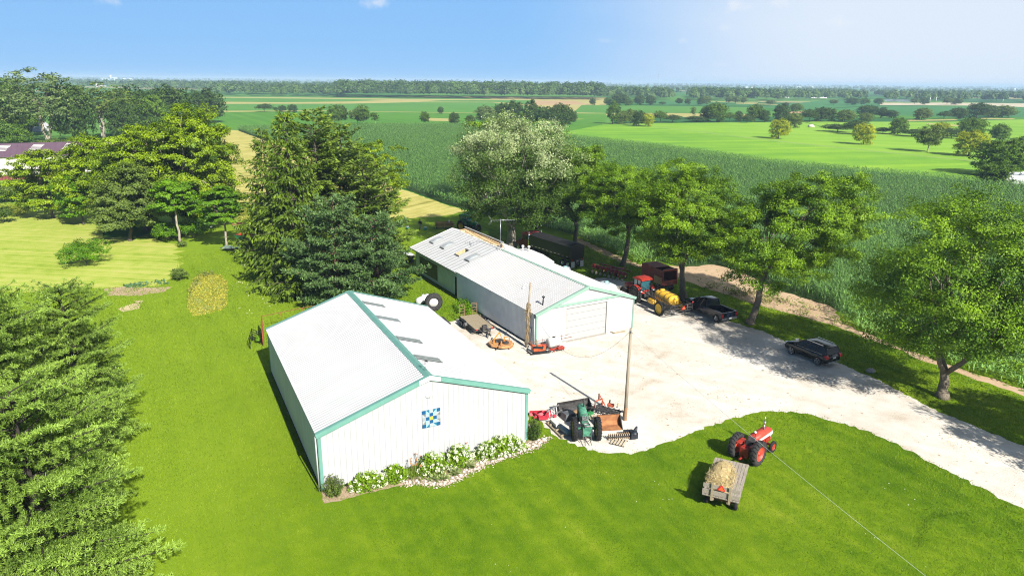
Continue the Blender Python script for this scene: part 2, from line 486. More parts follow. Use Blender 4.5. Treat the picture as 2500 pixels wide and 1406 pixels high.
field('soybean_field', [(440, 275), (640, 273), (800, 271.5), (1170, 277), (1300, 277), (1480, 277.5), (1480, 302), (1340, 332), (1140, 307), (850, 307), (578, 313), (535, 317), (440, 320)], -0.04, bean)
field('soybean_field', [(430, 271), (430, 254), (535, 254), (850, 253.5), (1010, 250), (1200, 250.5), (1300, 260), (1400, 276), (1170, 276), (800, 270.3)], -0.06, bean2)
field('soybean_field', [(430, 248), (430, 239), (535, 239), (850, 242.5), (950, 244.5), (860, 248), (700, 250)], -0.06, bean2)
field('soybean_field', [(430, 236.3), (430, 228), (700, 231), (1000, 236), (1200, 241), (1195, 243), (1000, 242), (700, 238)], -0.06, bean2)
field('soybean_field', [(1020, 248.6), (1080, 245), (1300, 245), (1300, 256), (1210, 249.3)], -0.06, bean2)
field('bare_field', [(1302, 246), (1400, 247), (1440, 255.5), (1306, 257)], -0.06, earth)
field('soybean_field', [(1420, 257), (1560, 258), (1840, 262), (1850, 279), (1640, 276), (1480, 276.5), (1400, 275)], -0.06, bean2)
field('field_margins', [(1390, 275.5), (1480, 276.5), (1640, 276.3), (1850, 279.5), (1850, 286), (1640, 286), (1480, 281), (1395, 279)], -0.07, tan)
field('dry_patch', [(1042, 288), (1116, 291), (1112, 297), (1048, 295)], -0.02, tan, (6, 1.5, 3))
field('dry_patch', [(1230, 289), (1400, 285), (1425, 291), (1310, 302), (1215, 300)], -0.02, ground_mat('dry_grass', [(0.13, 0.24, 0.03), (0.2, 0.28, 0.05)], 0.02), (6, 1.5, 4))
field('hay_field', [(1470, 303), (1600, 301), (1840, 299), (1960, 298), (2030, 316), (2150, 322), (2280, 333), (2500, 340), (2760, 352), (2760, 430), (2500, 407), (2300, 385), (2150, 370.5), (1900, 345), (1700, 321), (1540, 303.5)], -0.04, lime)
field('grass_field', [(1345, 329), (1480, 303), (1538, 304), (1700, 322), (1900, 346.5), (2150, 372), (2300, 387), (2500, 409), (2760, 432), (2760, 476), (2500, 452), (1900, 398)], -0.035, lime2)
field('grass_path', [(1470, 301.5), (1540, 302.8), (1700, 320.3), (1900, 344), (2150, 369.8), (2300, 384.5), (2760, 428), (2760, 433), (2300, 387), (2150, 372.2), (1900, 346.5), (1700, 322), (1540, 304.3), (1470, 303)], -0.03, ground_mat('path_grass', [(0.14, 0.27, 0.04), (0.26, 0.36, 0.09)], 0.05))
field('grass_field', [(1960, 297), (2300, 298), (2500, 292), (2800, 296), (2800, 350), (2500, 338), (2280, 331), (2150, 321), (2030, 315)], -0.05, lime)
field('dry_patch', [(2215, 293), (2330, 291), (2340, 294), (2215, 296.5)], -0.03, tan)
field('dry_patch', [(2262, 301), (2346, 306), (2346, 309), (2262, 303.5)], -0.03, tan)
field('dry_patch', [(2395, 288.5), (2480, 289.5), (2470, 292), (2395, 291.5)], -0.03, tan)
field('dry_patch', [(1920, 273), (1965, 271.5), (1968, 276), (1922, 278)], -0.03, earth)
field('crop_field', [(2030, 266), (2150, 258.5), (2500, 263.5), (2760, 268), (2760, 293), (2500, 287), (2270, 286), (2120, 278)], -0.06, teal)
field('crop_field', [(1840, 262), (2030, 244), (2150, 247), (2150, 256), (2030, 264), (1960, 270)], -0.06, teal)
field('bare_field', [(2148, 252.2), (2300, 251), (2420, 252), (2760, 256), (2760, 266), (2500, 262), (2400, 258.5), (2148, 256.8)], -0.05, ground_mat('pale_earth', [(0.42, 0.36, 0.24), (0.5, 0.44, 0.32)], 0.01))
field('river', [(2160, 243), (2225, 244), (2225, 249), (2160, 248.5)], -0.05, mat('river_water', (0.25, 0.3, 0.36), 0.15, spec=0.6))
field('crop_field', [(1560, 245), (1840, 250), (1840, 259), (1560, 255)], -0.07, teal)
field('pale_earth_strip', [(1735, 247.5), (1850, 251), (1850, 252.6), (1735, 248.8)], -0.05, tan)
field('pale_earth_strip', [(1795, 252), (1900, 255), (1900, 256.6), (1795, 253.4)], -0.05, tan)

# the near ground
lawn_m = ground_mat('lawn_turf', [(0.042, 0.105, 0.002), (0.088, 0.172, 0.003), (0.150, 0.240, 0.006), (0.245, 0.305, 0.022)], 0.085, 0.9, 16.0, stripe=(R(-28), 1.3, 0.26, 0.6), bump=0.6, mixf=(0.62, 0.45, 0.4), yellowed=(-6.0, -22.0, (0.205, 0.305, 0.018)))
lawn = [(-75, 8), (75, 8), (75, 45), (50, 58), (20, 100), (0, 132), (-30, 140), (-60, 130), (-62, 96), (-70, 60)]
sheet('lawn', lawn, 0.0, lawn_m)
field('mown_meadow', [(-900, 520), (0, 515), (110, 505), (215, 500), (260, 575), (400, 588), (440, 605), (432, 650), (410, 690), (330, 700), (200, 704), (0, 712), (-900, 760)], 0.004,
      ground_mat('meadow_turf', [(0.16, 0.25, 0.015), (0.28, 0.36, 0.045), (0.39, 0.42, 0.09), (0.45, 0.42, 0.14)], 0.06, 0.5, 6.0, stripe=(R(97), 1.1, 0.45, 1.4), mixf=(0.55, 0.45, 0.4)), (1.2, 1.0, 5))
field('pasture', [(-900, 520), (0, 515), (110, 505), (215, 500), (480, 560), (545, 470), (540, 316), (450, 320), (200, 340), (-900, 360)], -0.03,
      ground_mat('pasture_turf', [(0.10, 0.21, 0.01), (0.18, 0.31, 0.025), (0.28, 0.38, 0.04)], 0.03, 0.3, 3.0))
field('stubble_field', [(541, 317), (580, 319), (650, 345), (760, 385), (930, 443), (1090, 501), (1140, 515), (1090, 527), (1000, 533), (930, 530), (800, 540), (640, 540), (545, 545), (535, 450)], 0.008,
      ground_mat('stubble', [(0.2, 0.2, 0.04), (0.34, 0.31, 0.075), (0.45, 0.405, 0.125), (0.5, 0.45, 0.17)], 0.05, 0.4, 4.0, stripe=(R(31), 2.0, 0.75, 1.5)), (1.5, 0.25, 6))
gravel_px = [(2900, 1420), (2500, 1247), (2400, 1193), (2250, 1117), (2150, 1063), (2050, 1031), (1960, 1008), (1890, 1003), (1820, 1012), (1745, 1035), (1660, 1070), (1600, 1092), (1550, 1105), (1500, 1110), (1450, 1100), (1400, 1085), (1360, 1065), (1325, 1035), (1300, 1015), (1285, 1004)]
gp_ = smooth_poly(P2(gravel_px), 1, False) + [(1.5, 46.6), (-8, 66), (-6.8, 70.3), (-4.5, 72.3), (-2.8, 72.8), (2, 64), (8, 70), (9, 88), (12.8, 88.5), (16, 86)]
gp_ += P2([(1612, 704), (1668, 738), (1740, 772), (1812, 793), (1860, 808), (1905, 828), (1945, 852), (2048, 886), (2150, 930), (2250, 985), (2350, 1030), (2500, 1088), (2900, 1240)])
gravel_m = ground_mat('gravel', [(0.36, 0.28, 0.18), (0.55, 0.495, 0.415), (0.65, 0.61, 0.545), (0.71, 0.675, 0.62)], 0.12, 0.8, 11.0, bump=0.6, mixf=(0.55, 0.42, 0.32), speck=(2.2, 0.66, (0.34, 0.26, 0.13)), stripe=(R(-62), 2.2, 0.22, 1.2))
sheet('gravel_yard', ragged(gp_, 0.35, 0.2, 8), 0.012, gravel_m)
field('dirt_track', [(1405, 578), (1500, 620), (1560, 645), (1690, 651), (1745, 646), (1800, 660), (1920, 715), (2030, 748), (2062, 793), (2200, 847), (2330, 896), (2500, 950), (2760, 1060), (2760, 1080), (2500, 965), (2330, 909), (2200, 858), (2130, 831), (2040, 797), (1950, 771), (1860, 748), (1760, 716), (1700, 696), (1600, 663), (1510, 638), (1405, 590)], 0.010,
      ground_mat('track_dirt', [(0.30, 0.21, 0.12), (0.46, 0.33, 0.21), (0.56, 0.43, 0.3)], 0.15, 0.9, 8.0, speck=(1.2, 0.6, (0.13, 0.18, 0.03))), (0.8, 0.25, 9))
field('bare_patch', [(255, 705), (300, 700), (350, 703), (420, 700), (400, 712), (340, 722), (262, 722)], 0.008, ground_mat('patch_soil', [(0.28, 0.2, 0.12), (0.4, 0.3, 0.19), (0.44, 0.35, 0.24)], 0.3, 1.0), (0.4, 0.15, 10))
for i, pp in enumerate(([(285, 755), (320, 742), (345, 738), (340, 752), (300, 762)], [(327, 735), (352, 733), (345, 742)])):
    field('bare_patch', pp, 0.008, ground_mat('patch_sand', [(0.45, 0.36, 0.2), (0.55, 0.45, 0.28)], 0.3, 1.0), (0.3, 0.12, 11 + i))
# ------------------------------------------------------------------ metal buildings
white_m = mat('white_metal_wall', (0.41, 0.415, 0.42), 0.45, spec=0.35, var=0.035, scale=0.9)
side_shade_m = mat('white_metal_shade_tint', (0.70, 0.78, 0.76), 0.4, spec=0.45, var=0.05, scale=1.2, streak=(1, 1, .25))  # white metal with the shaded wall's teal cast and lift put into its colour
roof_m = mat('white_metal_roof', (0.44, 0.44, 0.445), 0.42, spec=0.4, var=0.04, scale=0.6)
roof2_m = mat('weathered_metal_roof', (0.45, 0.445, 0.44), 0.45, spec=0.35, c2=(0.37, 0.36, 0.35), scale=2.2, streak=(.5, 3, 1))
roof3_m = mat('old_metal_roof', (0.46, 0.465, 0.465), 0.45, spec=0.35, c2=(0.42, 0.42, 0.415), scale=1.0)
teal_m = mat('teal_trim', (0.13, 0.29, 0.245), 0.4, var=0.06, scale=2)
mint_m = mat('mint_trim', (0.22, 0.36, 0.285), 0.4, var=0.08, scale=2)
grayclear_m = mat('grey_skylight_panel', (0.17, 0.19, 0.18), 0.35, var=0.15, scale=3)
black_m = mat('black_paint', (0.012, 0.012, 0.013), 0.45)
dark_m = mat('dark_gap', (0.01, 0.01, 0.01), 0.9)
conc_m = mat('concrete', (0.34, 0.31, 0.27), 0.9, var=0.2, scale=5)
wood_m = mat('weathered_wood', (0.38, 0.31, 0.20), 0.85, c2=(0.22, 0.18, 0.12), scale=5, streak=(1, 8, 8))
newwood_m = mat('raw_lumber', (0.55, 0.38, 0.2), 0.8, var=0.15, scale=3)
gal_m = mat('galvanised_steel', (0.42, 0.43, 0.44), 0.35, metal=0.7, var=0.1, scale=4)


def rib_profile(a, b, pitch, w=0.06, h=0.02, extra=()):
    pts = [(a, 0.0)]; u = a + pitch / 2
    while u < b - w:
        pts += [(u - w / 2, 0), (u - w / 4, h), (u + w / 4, h), (u + w / 2, 0)]; u += pitch
    for e in extra: pts.append((e, 0.0))
    pts.append((b, 0.0))
    return sorted(pts)


def wall_panel(mb, p0, p1, out, top, z0=0.0, pitch=0.36, h=0.02, extra=(), holes=None):
    """ribbed wall sheet from p0 to p1 (local xy), ribs towards `out`; top(u) gives the height; holes: [(u0,u1,z0,z1)]"""
    p0, p1, out = Vector((*p0, 0)), Vector((*p1, 0)), Vector((*out, 0)); d = (p1 - p0); Lw = d.length; d.normalize()
    ex = list(extra)
    for hh in holes or (): ex += [hh[0], hh[1]]
    pr = rib_profile(0, Lw, pitch, 0.06, h, ex)
    for (u0, o0), (u1, o1) in zip(pr[:-1], pr[1:]):
        if u1 - u0 < 1e-6: continue
        segs = [(z0, None)]
        um = (u0 + u1) / 2
        for hh in holes or ():
            if hh[0] < um < hh[1]:
                segs = ([(z0, hh[2])] if hh[2] > z0 else []) + [(hh[3], None)]
        a, b = p0 + d * u0 + out * o0, p0 + d * u1 + out * o1
        for s0, s1 in segs:
            ta, tb = (top(u0), top(u1)) if s1 is None else (s1, s1)
            mb.add([(a.x, a.y, s0), (b.x, b.y, s0), (b.x, b.y, tb), (a.x, a.y, ta)], [(0, 1, 2, 3)])


def roof_panel(mb, x_r, z_r, x_e, z_e, y0, y1, pitch, h=0.025, w=0.07):
    n = Vector((-(z_e - z_r), 0, x_e - x_r)); n = n if n.z > 0 else -n; n.normalize()
    pr = rib_profile(y0, y1, pitch, w, h)
    for (u0, o0), (u1, o1) in zip(pr[:-1], pr[1:]):
        if u1 - u0 < 1e-6: continue
        q = [Vector((x_r, u0, z_r)) + n * o0, Vector((x_r, u1, z_r)) + n * o1, Vector((x_e, u1, z_e)) + n * o1, Vector((x_e, u0, z_e)) + n * o0]
        mb.add(q, [(0, 1, 2, 3)])


def slope_pt(W, he, hr, side, t, lift=0.0):
    """x,z on a roof slope at horizontal distance t from the ridge"""
    k = (hr - he) / (W / 2); nx, nz = side * k / math.hypot(1, k), 1 / math.hypot(1, k)
    return W / 2 + side * t + nx * lift, hr - k * t + nz * lift


# --- the front barn
W, LL, HE, HR = 14.68, 20.69, 4.08, 6.525
barn = thing('metal_barn', 'big white metal barn with teal trim and a painted square on its gable', 'barn', (-11.904, 38.12, 0), 0.4721)
gable = lambda u: HE + (HR - HE) * (1 - abs(u - W / 2) / (W / 2))
b = MB(); wall_panel(b, (0, 0), (W, 0), (0, -1), gable, 0.12, 0.37, 0.02, (W / 2,)); b.build('front_wall', white_m, barn)
b = MB(); wall_panel(b, (W, LL), (0, LL), (0, 1), gable, 0.12, 0.37, 0.022, (W / 2,)); b.build('rear_wall', white_m, barn)
b = MB(); wall_panel(b, (0, LL), (0, 0), (-1, 0), lambda u: HE, 0.12, 0.24, 0.03); tag(b.build('side_wall', side_shade_m, barn), 'shaded ribbed side wall facing the lawn')
b = MB(); wall_panel(b, (W, 0), (W, LL), (1, 0), lambda u: HE, 0.12, 0.24, 0.03); b.build('side_wall', white_m, barn)
b = MB(); b.box((W / 2, 0.03, 0.06), (W - 0.1, 0.16, 0.13)); b.box((W / 2, LL - 0.03, 0.06), (W - 0.1, 0.16, 0.13)); b.box((0.03, LL / 2, 0.06), (0.16, LL - .3, 0.13)); b.box((W - .03, LL / 2, 0.06), (0.16, LL - .3, 0.13)); b.build('footing', mat('dark_footing', (0.06, 0.055, 0.05), 0.9), barn)
OV = 0.14
for s in (-1, 1):
    b = MB(); xe, ze = slope_pt(W, HE, HR, s, W / 2 + OV, 0.03)
    roof_panel(b, W / 2, HR + 0.03, xe, ze, -OV, LL + OV, 0.30, 0.03, .08)
    b.build('roof_panel', roof_m, barn, fix=False)
    for y in (-OV - 0.03, LL + OV + 0.03):                      # rake trim: a folded strip on the roof edge and down the gable
        b = MB()
        a0 = Vector((W / 2, y, HR - 0.06)); x1, z1 = slope_pt(W, HE, HR, s, W / 2 + OV + .03, -0.075)
        b.bar(a0, (x1, y, z1), 0.06, 0.30)
        yy = y + (0.14 if y < 0 else -0.14)
        x2, z2 = slope_pt(W, HE, HR, s, W / 2 + OV, 0.075); x3, z3 = slope_pt(W, HE, HR, s, 0.2, 0.075)
        b.bar((x3, yy, z3), (x2, yy, z2), 0.22, 0.02)
        b.build('rake_trim', teal_m, barn)
b = MB()
for s in (-1, 1):
    x1, z1 = slope_pt(W, HE, HR, s, 0.26, 0.07)
    b.add([(W / 2, -OV - .05, HR + 0.1), (W / 2, LL + OV + .05, HR + 0.1), (x1, LL + OV + .05, z1), (x1, -OV - .05, z1)], [(0, 1, 2, 3)])
    b.add([(x1, -OV - .05, z1), (x1, LL + OV + .05, z1), (x1, LL + OV + .05, z1 - .05), (x1, -OV - .05, z1 - .05)], [(0, 1, 2, 3)])
b.build('ridge_cap', teal_m, barn)
b = MB()
for s in (-1, 1):
    x1, z1 = slope_pt(W, HE, HR, s, 0.75, -0.07)
    b.add([(W / 2, -OV - .075, HR + 0.1), (x1, -OV - .075, z1 + .18), (x1, -OV - .075, z1 - .12), (W / 2, -OV - .075, HR - .24)], [(0, 1, 2, 3)])
b.build('gable_peak_plate', mat('pale_teal', (0.62, 0.75, 0.7), 0.4), barn)
for x, y in ((0, 0), (W, 0), (0, LL), (W, LL)):
    b = MB(); sx = -1 if x == 0 else 1; sy = -1 if y == 0 else 1
    b.box((x - sx * 0.07, y + sy * 0.035, 2.06), (0.17, 0.03, 3.9)); b.box((x + sx * 0.035, y - sy * 0.055, 2.06), (0.03, 0.17, 3.9))
    b.build('corner_trim', teal_m, barn)
b = MB(); b.cyl((-0.16, -0.02, 0.1), (-0.16, -0.02, HE - .1), 0.045); b.build('downspout', white_m, barn)
for s0 in (17.3, 13.05, 7.75, 3.62):
    b = MB(); x0, z0 = slope_pt(W, HE, HR, 1, 0.32, 0.075); x1, z1 = slope_pt(W, HE, HR, 1, 2.2, 0.075)
    roof_panel(b, x0, z0, x1, z1, s0 - 0.48, s0 + 0.48, 0.32, 0.012, .05); b.build('skylight', grayclear_m, barn, fix=False)
# little wind spinner on the ridge near the gable
wv = thing('weathervane', 'small dark weathervane on the teal ridge of the front barn', 'weathervane', barn.matrix_basis @ Vector((W / 2, 0.7, HR + 0.1)))
b = MB(); b.cyl((0, 0, 0), (0, 0, 0.9), 0.018); b.bar((-.2, 0, 0), (0, 0, .35), .02); b.bar((.2, 0, 0), (0, 0, .35), .02); b.build('post', black_m, wv)
b = MB(); b.bar((-.32, 0, .62), (.32, 0, .62), .016); b.bar((0, -.32, .6), (0, .32, .6), .016); b.build('cross_arms', black_m, wv)
b = MB(); b.prism([(-.4, .82), (.05, .86), (.12, .98), (.3, .84), (.4, .92), (.4, .78), (-.3, .78)], -.01, .01, 'y'); b.build('arrow', black_m, wv); wv.scale = (.55, .55, .8)
# round white gable lamp
gl = thing('gable_lamp', 'round white yard lamp high on the white gable wall', 'lamp', barn.matrix_basis @ Vector((7.3, -0.03, 5.2)), 0.4721)
b = MB(); b.lathe([(0.0, -.03), (0.24, -.03), (0.25, .0), (0.25, .03)], (0, 0, 0), 'y', 20); b.build('back_plate', mat('lamp_white', (0.7, 0.72, 0.72), 0.4), gl)
b = MB()
for k in range(8):
    a = PI * k / 4 + .2; b.bar((.08 * math.cos(a), -.05, .08 * math.sin(a)), (.2 * math.cos(a), -.04, .2 * math.sin(a)), .035, .02)
b.build('grille', mat('lamp_grey', (0.45, 0.47, 0.47), 0.4), gl)
b = MB(); b.cyl((0, -.03, .1), (0, -.12, .12), .025); b.build('knob', gal_m, gl)
# painted quilt square
Q = 1.27; qt = thing('quilt_square', 'square painted panel of blue, pale and yellow patches on the gable', 'wall panel', barn.matrix_basis @ Vector((7.41, -0.06, 3.51)), 0.4721)
b = MB(); b.box((0, 0, 0), (Q, 0.03, Q)); b.build('panel_board', mat('quilt_pale', (0.36, 0.42, 0.45), 0.5), qt)
qc = {'B': (0.006, 0.075, 0.19), 'T': (0.015, 0.13, 0.22), 'L': (0.25, 0.42, 0.50), 'Y': (0.60, 0.38, 0.06), 'P': (0.52, 0.36, 0.13), 'W': (0.33, 0.36, 0.38), 'G': (0.28, 0.30, 0.32)}
grid = ['B/G\\B', 'L..L.'] and None
cell = Q / 5; d = -0.018
tiles = {c: [] for c in qc}
def sq(i, j, c): tiles[c].append([(i, j), (i + 1, j), (i + 1, j + 1), (i, j + 1)])
def tri(i, j, c, which):
    p = [(i, j), (i + 1, j), (i + 1, j + 1), (i, j + 1)]
    tiles[c].append([p[k] for k in which])
for i, j in ((0, 0), (4, 0), (0, 4), (4, 4), (2, 1), (2, 3), (1, 2), (3, 2)): sq(i, j, 'B')
sq(2, 2, 'Y'); sq(2, 0, 'W'); sq(2, 4, 'W'); sq(0, 2, 'G'); sq(4, 2, 'G')
for i, j in ((0, 1), (0, 3), (4, 1), (4, 3)): sq(i, j, 'W')
for i, j in ((0, 1), (4, 3), (0, 3), (4, 1)): tri(i, j, 'P', (0, 1, 2) if (i == 0) == (j == 1) else (1, 2, 3))
for i, j in ((1, 0), (3, 4)): tri(i, j, 'T', (0, 1, 2)); tri(i, j, 'L', (0, 2, 3))
for i, j in ((1, 4), (3, 0)): tri(i, j, 'T', (1, 2, 3) if j == 4 else (0, 1, 3)); tri(i, j, 'L', (0, 1, 3) if j == 4 else (1, 2, 3))
for i, j in ((1, 1), (3, 3)): tri(i, j, 'L', (0, 1, 2)); tri(i, j, 'W', (0, 2, 3))
for i, j in ((1, 3), (3, 1)): tri(i, j, 'L', (0, 1, 3)); tri(i, j, 'W', (1, 2, 3))
for c, polys in tiles.items():
    b = MB(); g = 0.0
    for pl in polys:
        vs_ = [(-Q / 2 + p[0] * cell, d, Q / 2 - p[1] * cell) for p in pl]; b.add(vs_, [tuple(range(len(vs_)))])
    b.build({'B': 'navy_patch', 'T': 'teal_patch', 'L': 'sky_patch', 'Y': 'yellow_patch', 'P': 'cream_patch', 'W': 'white_patch', 'G': 'grey_patch'}[c], mat('quilt_' + c, qc[c], 0.5), qt)['kind'] = 'stuff'

# --- the workshop: a front hall and an older rear hall on one ridge
A2 = 0.5245; W2, LF, LR, HE2, HR2 = 12.08, 17.85, 31.69, 3.45, 5.42
shop = thing('workshop', 'long white metal workshop with a roll-up door and mint green trim', 'workshop', (2.38, 63.08, 0), A2)
SB = shop.matrix_basis
gab2 = lambda u: HE2 + (HR2 - HE2) * (1 - abs(u - W2 / 2) / (W2 / 2))
DX0, DX1, DZ = 3.51, 8.59, 3.5
b = MB(); wall_panel(b, (0, 0), (W2, 0), (0, -1), gab2, 0.03, 0.235, 0.014, (W2 / 2,), [(DX0, DX1, 0.03, DZ)]); b.build('front_wall', white_m, shop)
b = MB(); wall_panel(b, (0, LF), (0, 0), (-1, 0), lambda u: HE2, 0.06, 0.24, 0.035); tag(b.build('side_wall', mat('white_wall_blue_shade', (0.80, 0.85, 0.86), 0.4, spec=0.4, var=0.05, scale=1.0), shop), 'ribbed shaded side wall of the front hall')  # white wall; bluish cast of the shade and a lift painted into its colour
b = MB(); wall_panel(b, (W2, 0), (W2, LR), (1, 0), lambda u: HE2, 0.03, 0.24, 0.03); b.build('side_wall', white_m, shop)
b = MB(); wall_panel(b, (0.45, LR), (0.45, LF), (-1, 0), lambda u: HE2 - .1, 0.06, 0.24, 0.03, holes=[(LR - 19.3, LR - 18.0, 0.06, 2.4)]); b.build('rear_side_wall', mat('white_wall_teal_shade', (0.58, 0.74, 0.71), 0.45, var=0.08, scale=1.0), shop)  # white wall as well; teal cast of its shade mixed into the colour
b = MB(); wall_panel(b, (W2, LR), (0.45, LR), (0, 1), lambda u: min(gab2(min(max(W2 - u, 0), W2)), HR2), 0.06, 0.24, 0.02, (W2 / 2,)); b.build('rear_wall', white_m, shop)
b = MB(); wall_panel(b, (0.45, LF - .02), (0.0, LF - .02), (0, 1), lambda u: HE2, 0.06, 0.4, 0.01); b.build('step_wall', white_m, shop)
b = MB(); b.box((0.47, 18.65, 1.23), (0.05, 1.3, 2.34)); b.build('dark_doorway', dark_m, shop)
b = MB(); wall_panel(b, (0.41, 30.25), (0.41, 24.4), (-1, 0), lambda u: 2.5, 0.5, 0.3, 0.02); b.build('fibreglass_panel', mat('mossy_fibreglass', (0.10, 0.125, 0.06), 0.6, c2=(0.06, 0.08, 0.04), scale=2), shop)
for s in (-1, 1):
    b = MB(); xe, ze = slope_pt(W2, HE2, HR2, s, W2 / 2 + 0.14, 0.03)
    roof_panel(b, W2 / 2, HR2 + 0.03, xe, ze, -0.14, LF, 0.36, 0.045, .09); tag(b.build('roof_panel', roof2_m, shop, fix=False), 'weathered front roof slope')
    if s > 0:
        b = MB(); xe, ze = slope_pt(W2, HE2, HR2, s, W2 / 2 + 0.2, -0.02); roof_panel(b, W2 / 2, HR2 - .02, xe, ze, LF, LR + .2, 0.9, 0.03, .05); tag(b.build('roof_panel', roof3_m, shop, fix=False), 'older rear roof slope')
    for (yy, t0, t1) in ((-0.17, 0, W2 / 2 + .17), (LR + .23, 0, W2 / 2 + .2)):
        b = MB(); x0, z0 = slope_pt(W2, HE2, HR2, s, t0, -.05); x1, z1 = slope_pt(W2, HE2, HR2, s, t1, -.05); b.bar((x0, yy, z0), (x1, yy, z1), 0.06, 0.26)
        if yy < 0:
            x0, z0 = slope_pt(W2, HE2, HR2, s, .1, .075); x1, z1 = slope_pt(W2, HE2, HR2, s, t1 - .03, .075); b.bar((x0, yy + .12, z0), (x1, yy + .12, z1), 0.18, 0.02)
        b.build('rake_trim', mint_m if yy < 0 else roof3_m, shop)
# rear left slope with four curb openings cut into it
xo = (2.46, 3.94); ys = (29.95, 26.55, 22.1, 19.25); HWY = 0.62
k2 = (HR2 - HE2) / (W2 / 2)
def rpt(t, y, lift): x, z = slope_pt(W2, HE2, HR2, -1, t, lift); return (x, y, z)
b = MB(); prev = LF
cuts = sorted(ys)
TE = W2 / 2 + 0.22
segs = []
for c in cuts:
    segs.append((prev, c - HWY, 0, TE)); segs.append((c - HWY, c + HWY, 0, xo[0])); segs.append((c - HWY, c + HWY, xo[1], TE)); prev = c + HWY
segs.append((prev, LR + .2, 0, TE))
for y0, y1, t0, t1 in segs: b.add([rpt(t0, y0, -.02), rpt(t0, y1, -.02), rpt(t1, y1, -.02), rpt(t1, y0, -.02)], [(0, 1, 2, 3)])
y = LF + .35
while y < LR:
    if not any(abs(y - c) < HWY + .05 for c in cuts): b.bar(rpt(0.15, y, 0.0), rpt(TE, y, 0.0), 0.045, 0.05)
    else:
        b.bar(rpt(0.15, y, 0.0), rpt(xo[0] - .05, y, 0.0), 0.045, 0.05); b.bar(rpt(xo[1] + .05, y, 0.0), rpt(TE, y, 0.0), 0.045, 0.05)
    y += 0.86
tag(b.build('roof_panel', roof3_m, shop), 'older rear roof slope with four roof lights')
b = MB(); b.bar(rpt(TE + .01, LF, -.1), rpt(TE + .01, LR + .2, -.1), .05, .16); b.build('eave_board', roof3_m, shop)
lidm = mat('grey_dome_light', (0.36, 0.38, 0.38), 0.3, spec=0.6, var=0.1, scale=3)
for i, c in enumerate(ys):
    b = MB()                                                     # curb frame
    for (ta, ya, tb, yb) in ((xo[0], c - HWY, xo[0], c + HWY), (xo[1], c - HWY, xo[1], c + HWY), (xo[0], c - HWY, xo[1], c - HWY), (xo[0], c + HWY, xo[1], c + HWY)):
        b.bar(rpt(ta, ya, .08), rpt(tb, yb, .08), .05, .24)
    fr = b.build('roof_light', mat('curb_grey', (0.28, 0.29, 0.29), 0.5), shop)
    if i == 2:
        b = MB()
        for (ta, ya, tb, yb) in ((xo[0] + .04, c + HWY - .04, xo[1] - .04, c + HWY - .04), (xo[0] + .04, c - HWY + .04, xo[1] - .04, c - HWY + .04)):
            q = [rpt(ta, ya, .15), rpt(tb, yb, .15), rpt(tb, yb, -.6), rpt(ta, ya, -.6)]; b.add(q, [(0, 1, 2, 3)])
        b.build('wood_lining', newwood_m, fr)
    else:
        b = MB(); n = 5; rings = []
        for a in range(n + 1):
            t = xo[0] - .03 + (xo[1] - xo[0] + .06) * a / n; hgt = .2 + .14 * math.sin(PI * a / n)
            rings.append([rpt(t, c - HWY - .03, .18), rpt(t, c - HWY + .25, hgt), rpt(t, c + HWY - .25, hgt), rpt(t, c + HWY + .03, .18)])
        b.loft(rings); b.build('dome', lidm, fr)
b = MB()
for s in (-1, 1):
    x1, z1 = slope_pt(W2, HE2, HR2, s, 0.2, 0.06)
    b.add([(W2 / 2, -.2, HR2 + 0.085), (W2 / 2, LF, HR2 + 0.085), (x1, LF, z1), (x1, -.2, z1)], [(0, 1, 2, 3)])
b.build('ridge_cap', mat('green_ridge', (0.20, 0.34, 0.27), 0.5, var=0.2, scale=2), shop)
b = MB(); b.bar((1.2, -.075, 3.9), (W2 - 1.2, -.075, 3.9), .07, .2); b.build('gable_band', mint_m, shop)
for x in (0, W2):
    b = MB(); sx = -1 if x == 0 else 1
    b.box((x - sx * .06, -.03, 1.7), (.14, .03, 3.34)); b.box((x + sx * .045, .05, 1.7), (.03, .14, 3.34)); b.build('corner_trim', mint_m if x == 0 else mat('dark_mint_trim', (0.16, 0.27, 0.22), .5), shop)
gd = MB(); nsec = 5
for i in range(nsec):
    z0 = 0.02 + i * (DZ - .04) / nsec; z1 = 0.02 + (i + 1) * (DZ - .04) / nsec - 0.025
    gd.box(((DX0 + DX1) / 2, .14, (z0 + z1) / 2), (DX1 - DX0 - .1, .05, z1 - z0))
    for q in (0.33, 0.66): gd.box(((DX0 + DX1) / 2, .112, z0 + (z1 - z0) * q), (DX1 - DX0 - .12, .012, .03))
gdo = gd.build('garage_door', mat('door_white', (0.36, 0.36, 0.355), 0.5), shop)
b = MB(); b.box((DX0 + .02, .06, DZ / 2 + .01), (.05, .16, DZ)); b.box((DX1 - .02, .06, DZ / 2 + .01), (.05, .16, DZ)); b.box(((DX0 + DX1) / 2, .06, DZ + .0), (DX1 - DX0 - .1, .16, .05)); b.build('door_frame', mat('frame_grey', (0.36, 0.35, 0.33), .5), gdo)
b = MB(); b.box(((DX0 + DX1) / 2, .2, .01), (DX1 - DX0, .9, .03)); b.build('door_sill', conc_m, shop)
b = MB(); b.cyl(rpt(4.7, 1.0, 0), rpt(4.62, 1.0, 0.0)[:2] + (rpt(4.7, 1.0, 0)[2] + .8,), .07, .07); p = rpt(4.62, 1., 0); b.lathe([(0.0, .98), (.17, .86), (.17, .8), (.06, .78)], (p[0], p[1], p[2] - .02), 'z', 12); b.build('stove_pipe', black_m, shop)
b = MB(); b.box((-.02, LF / 2, .04), (.1, LF - .3, .1)); b.build('footing', dark_m, shop)
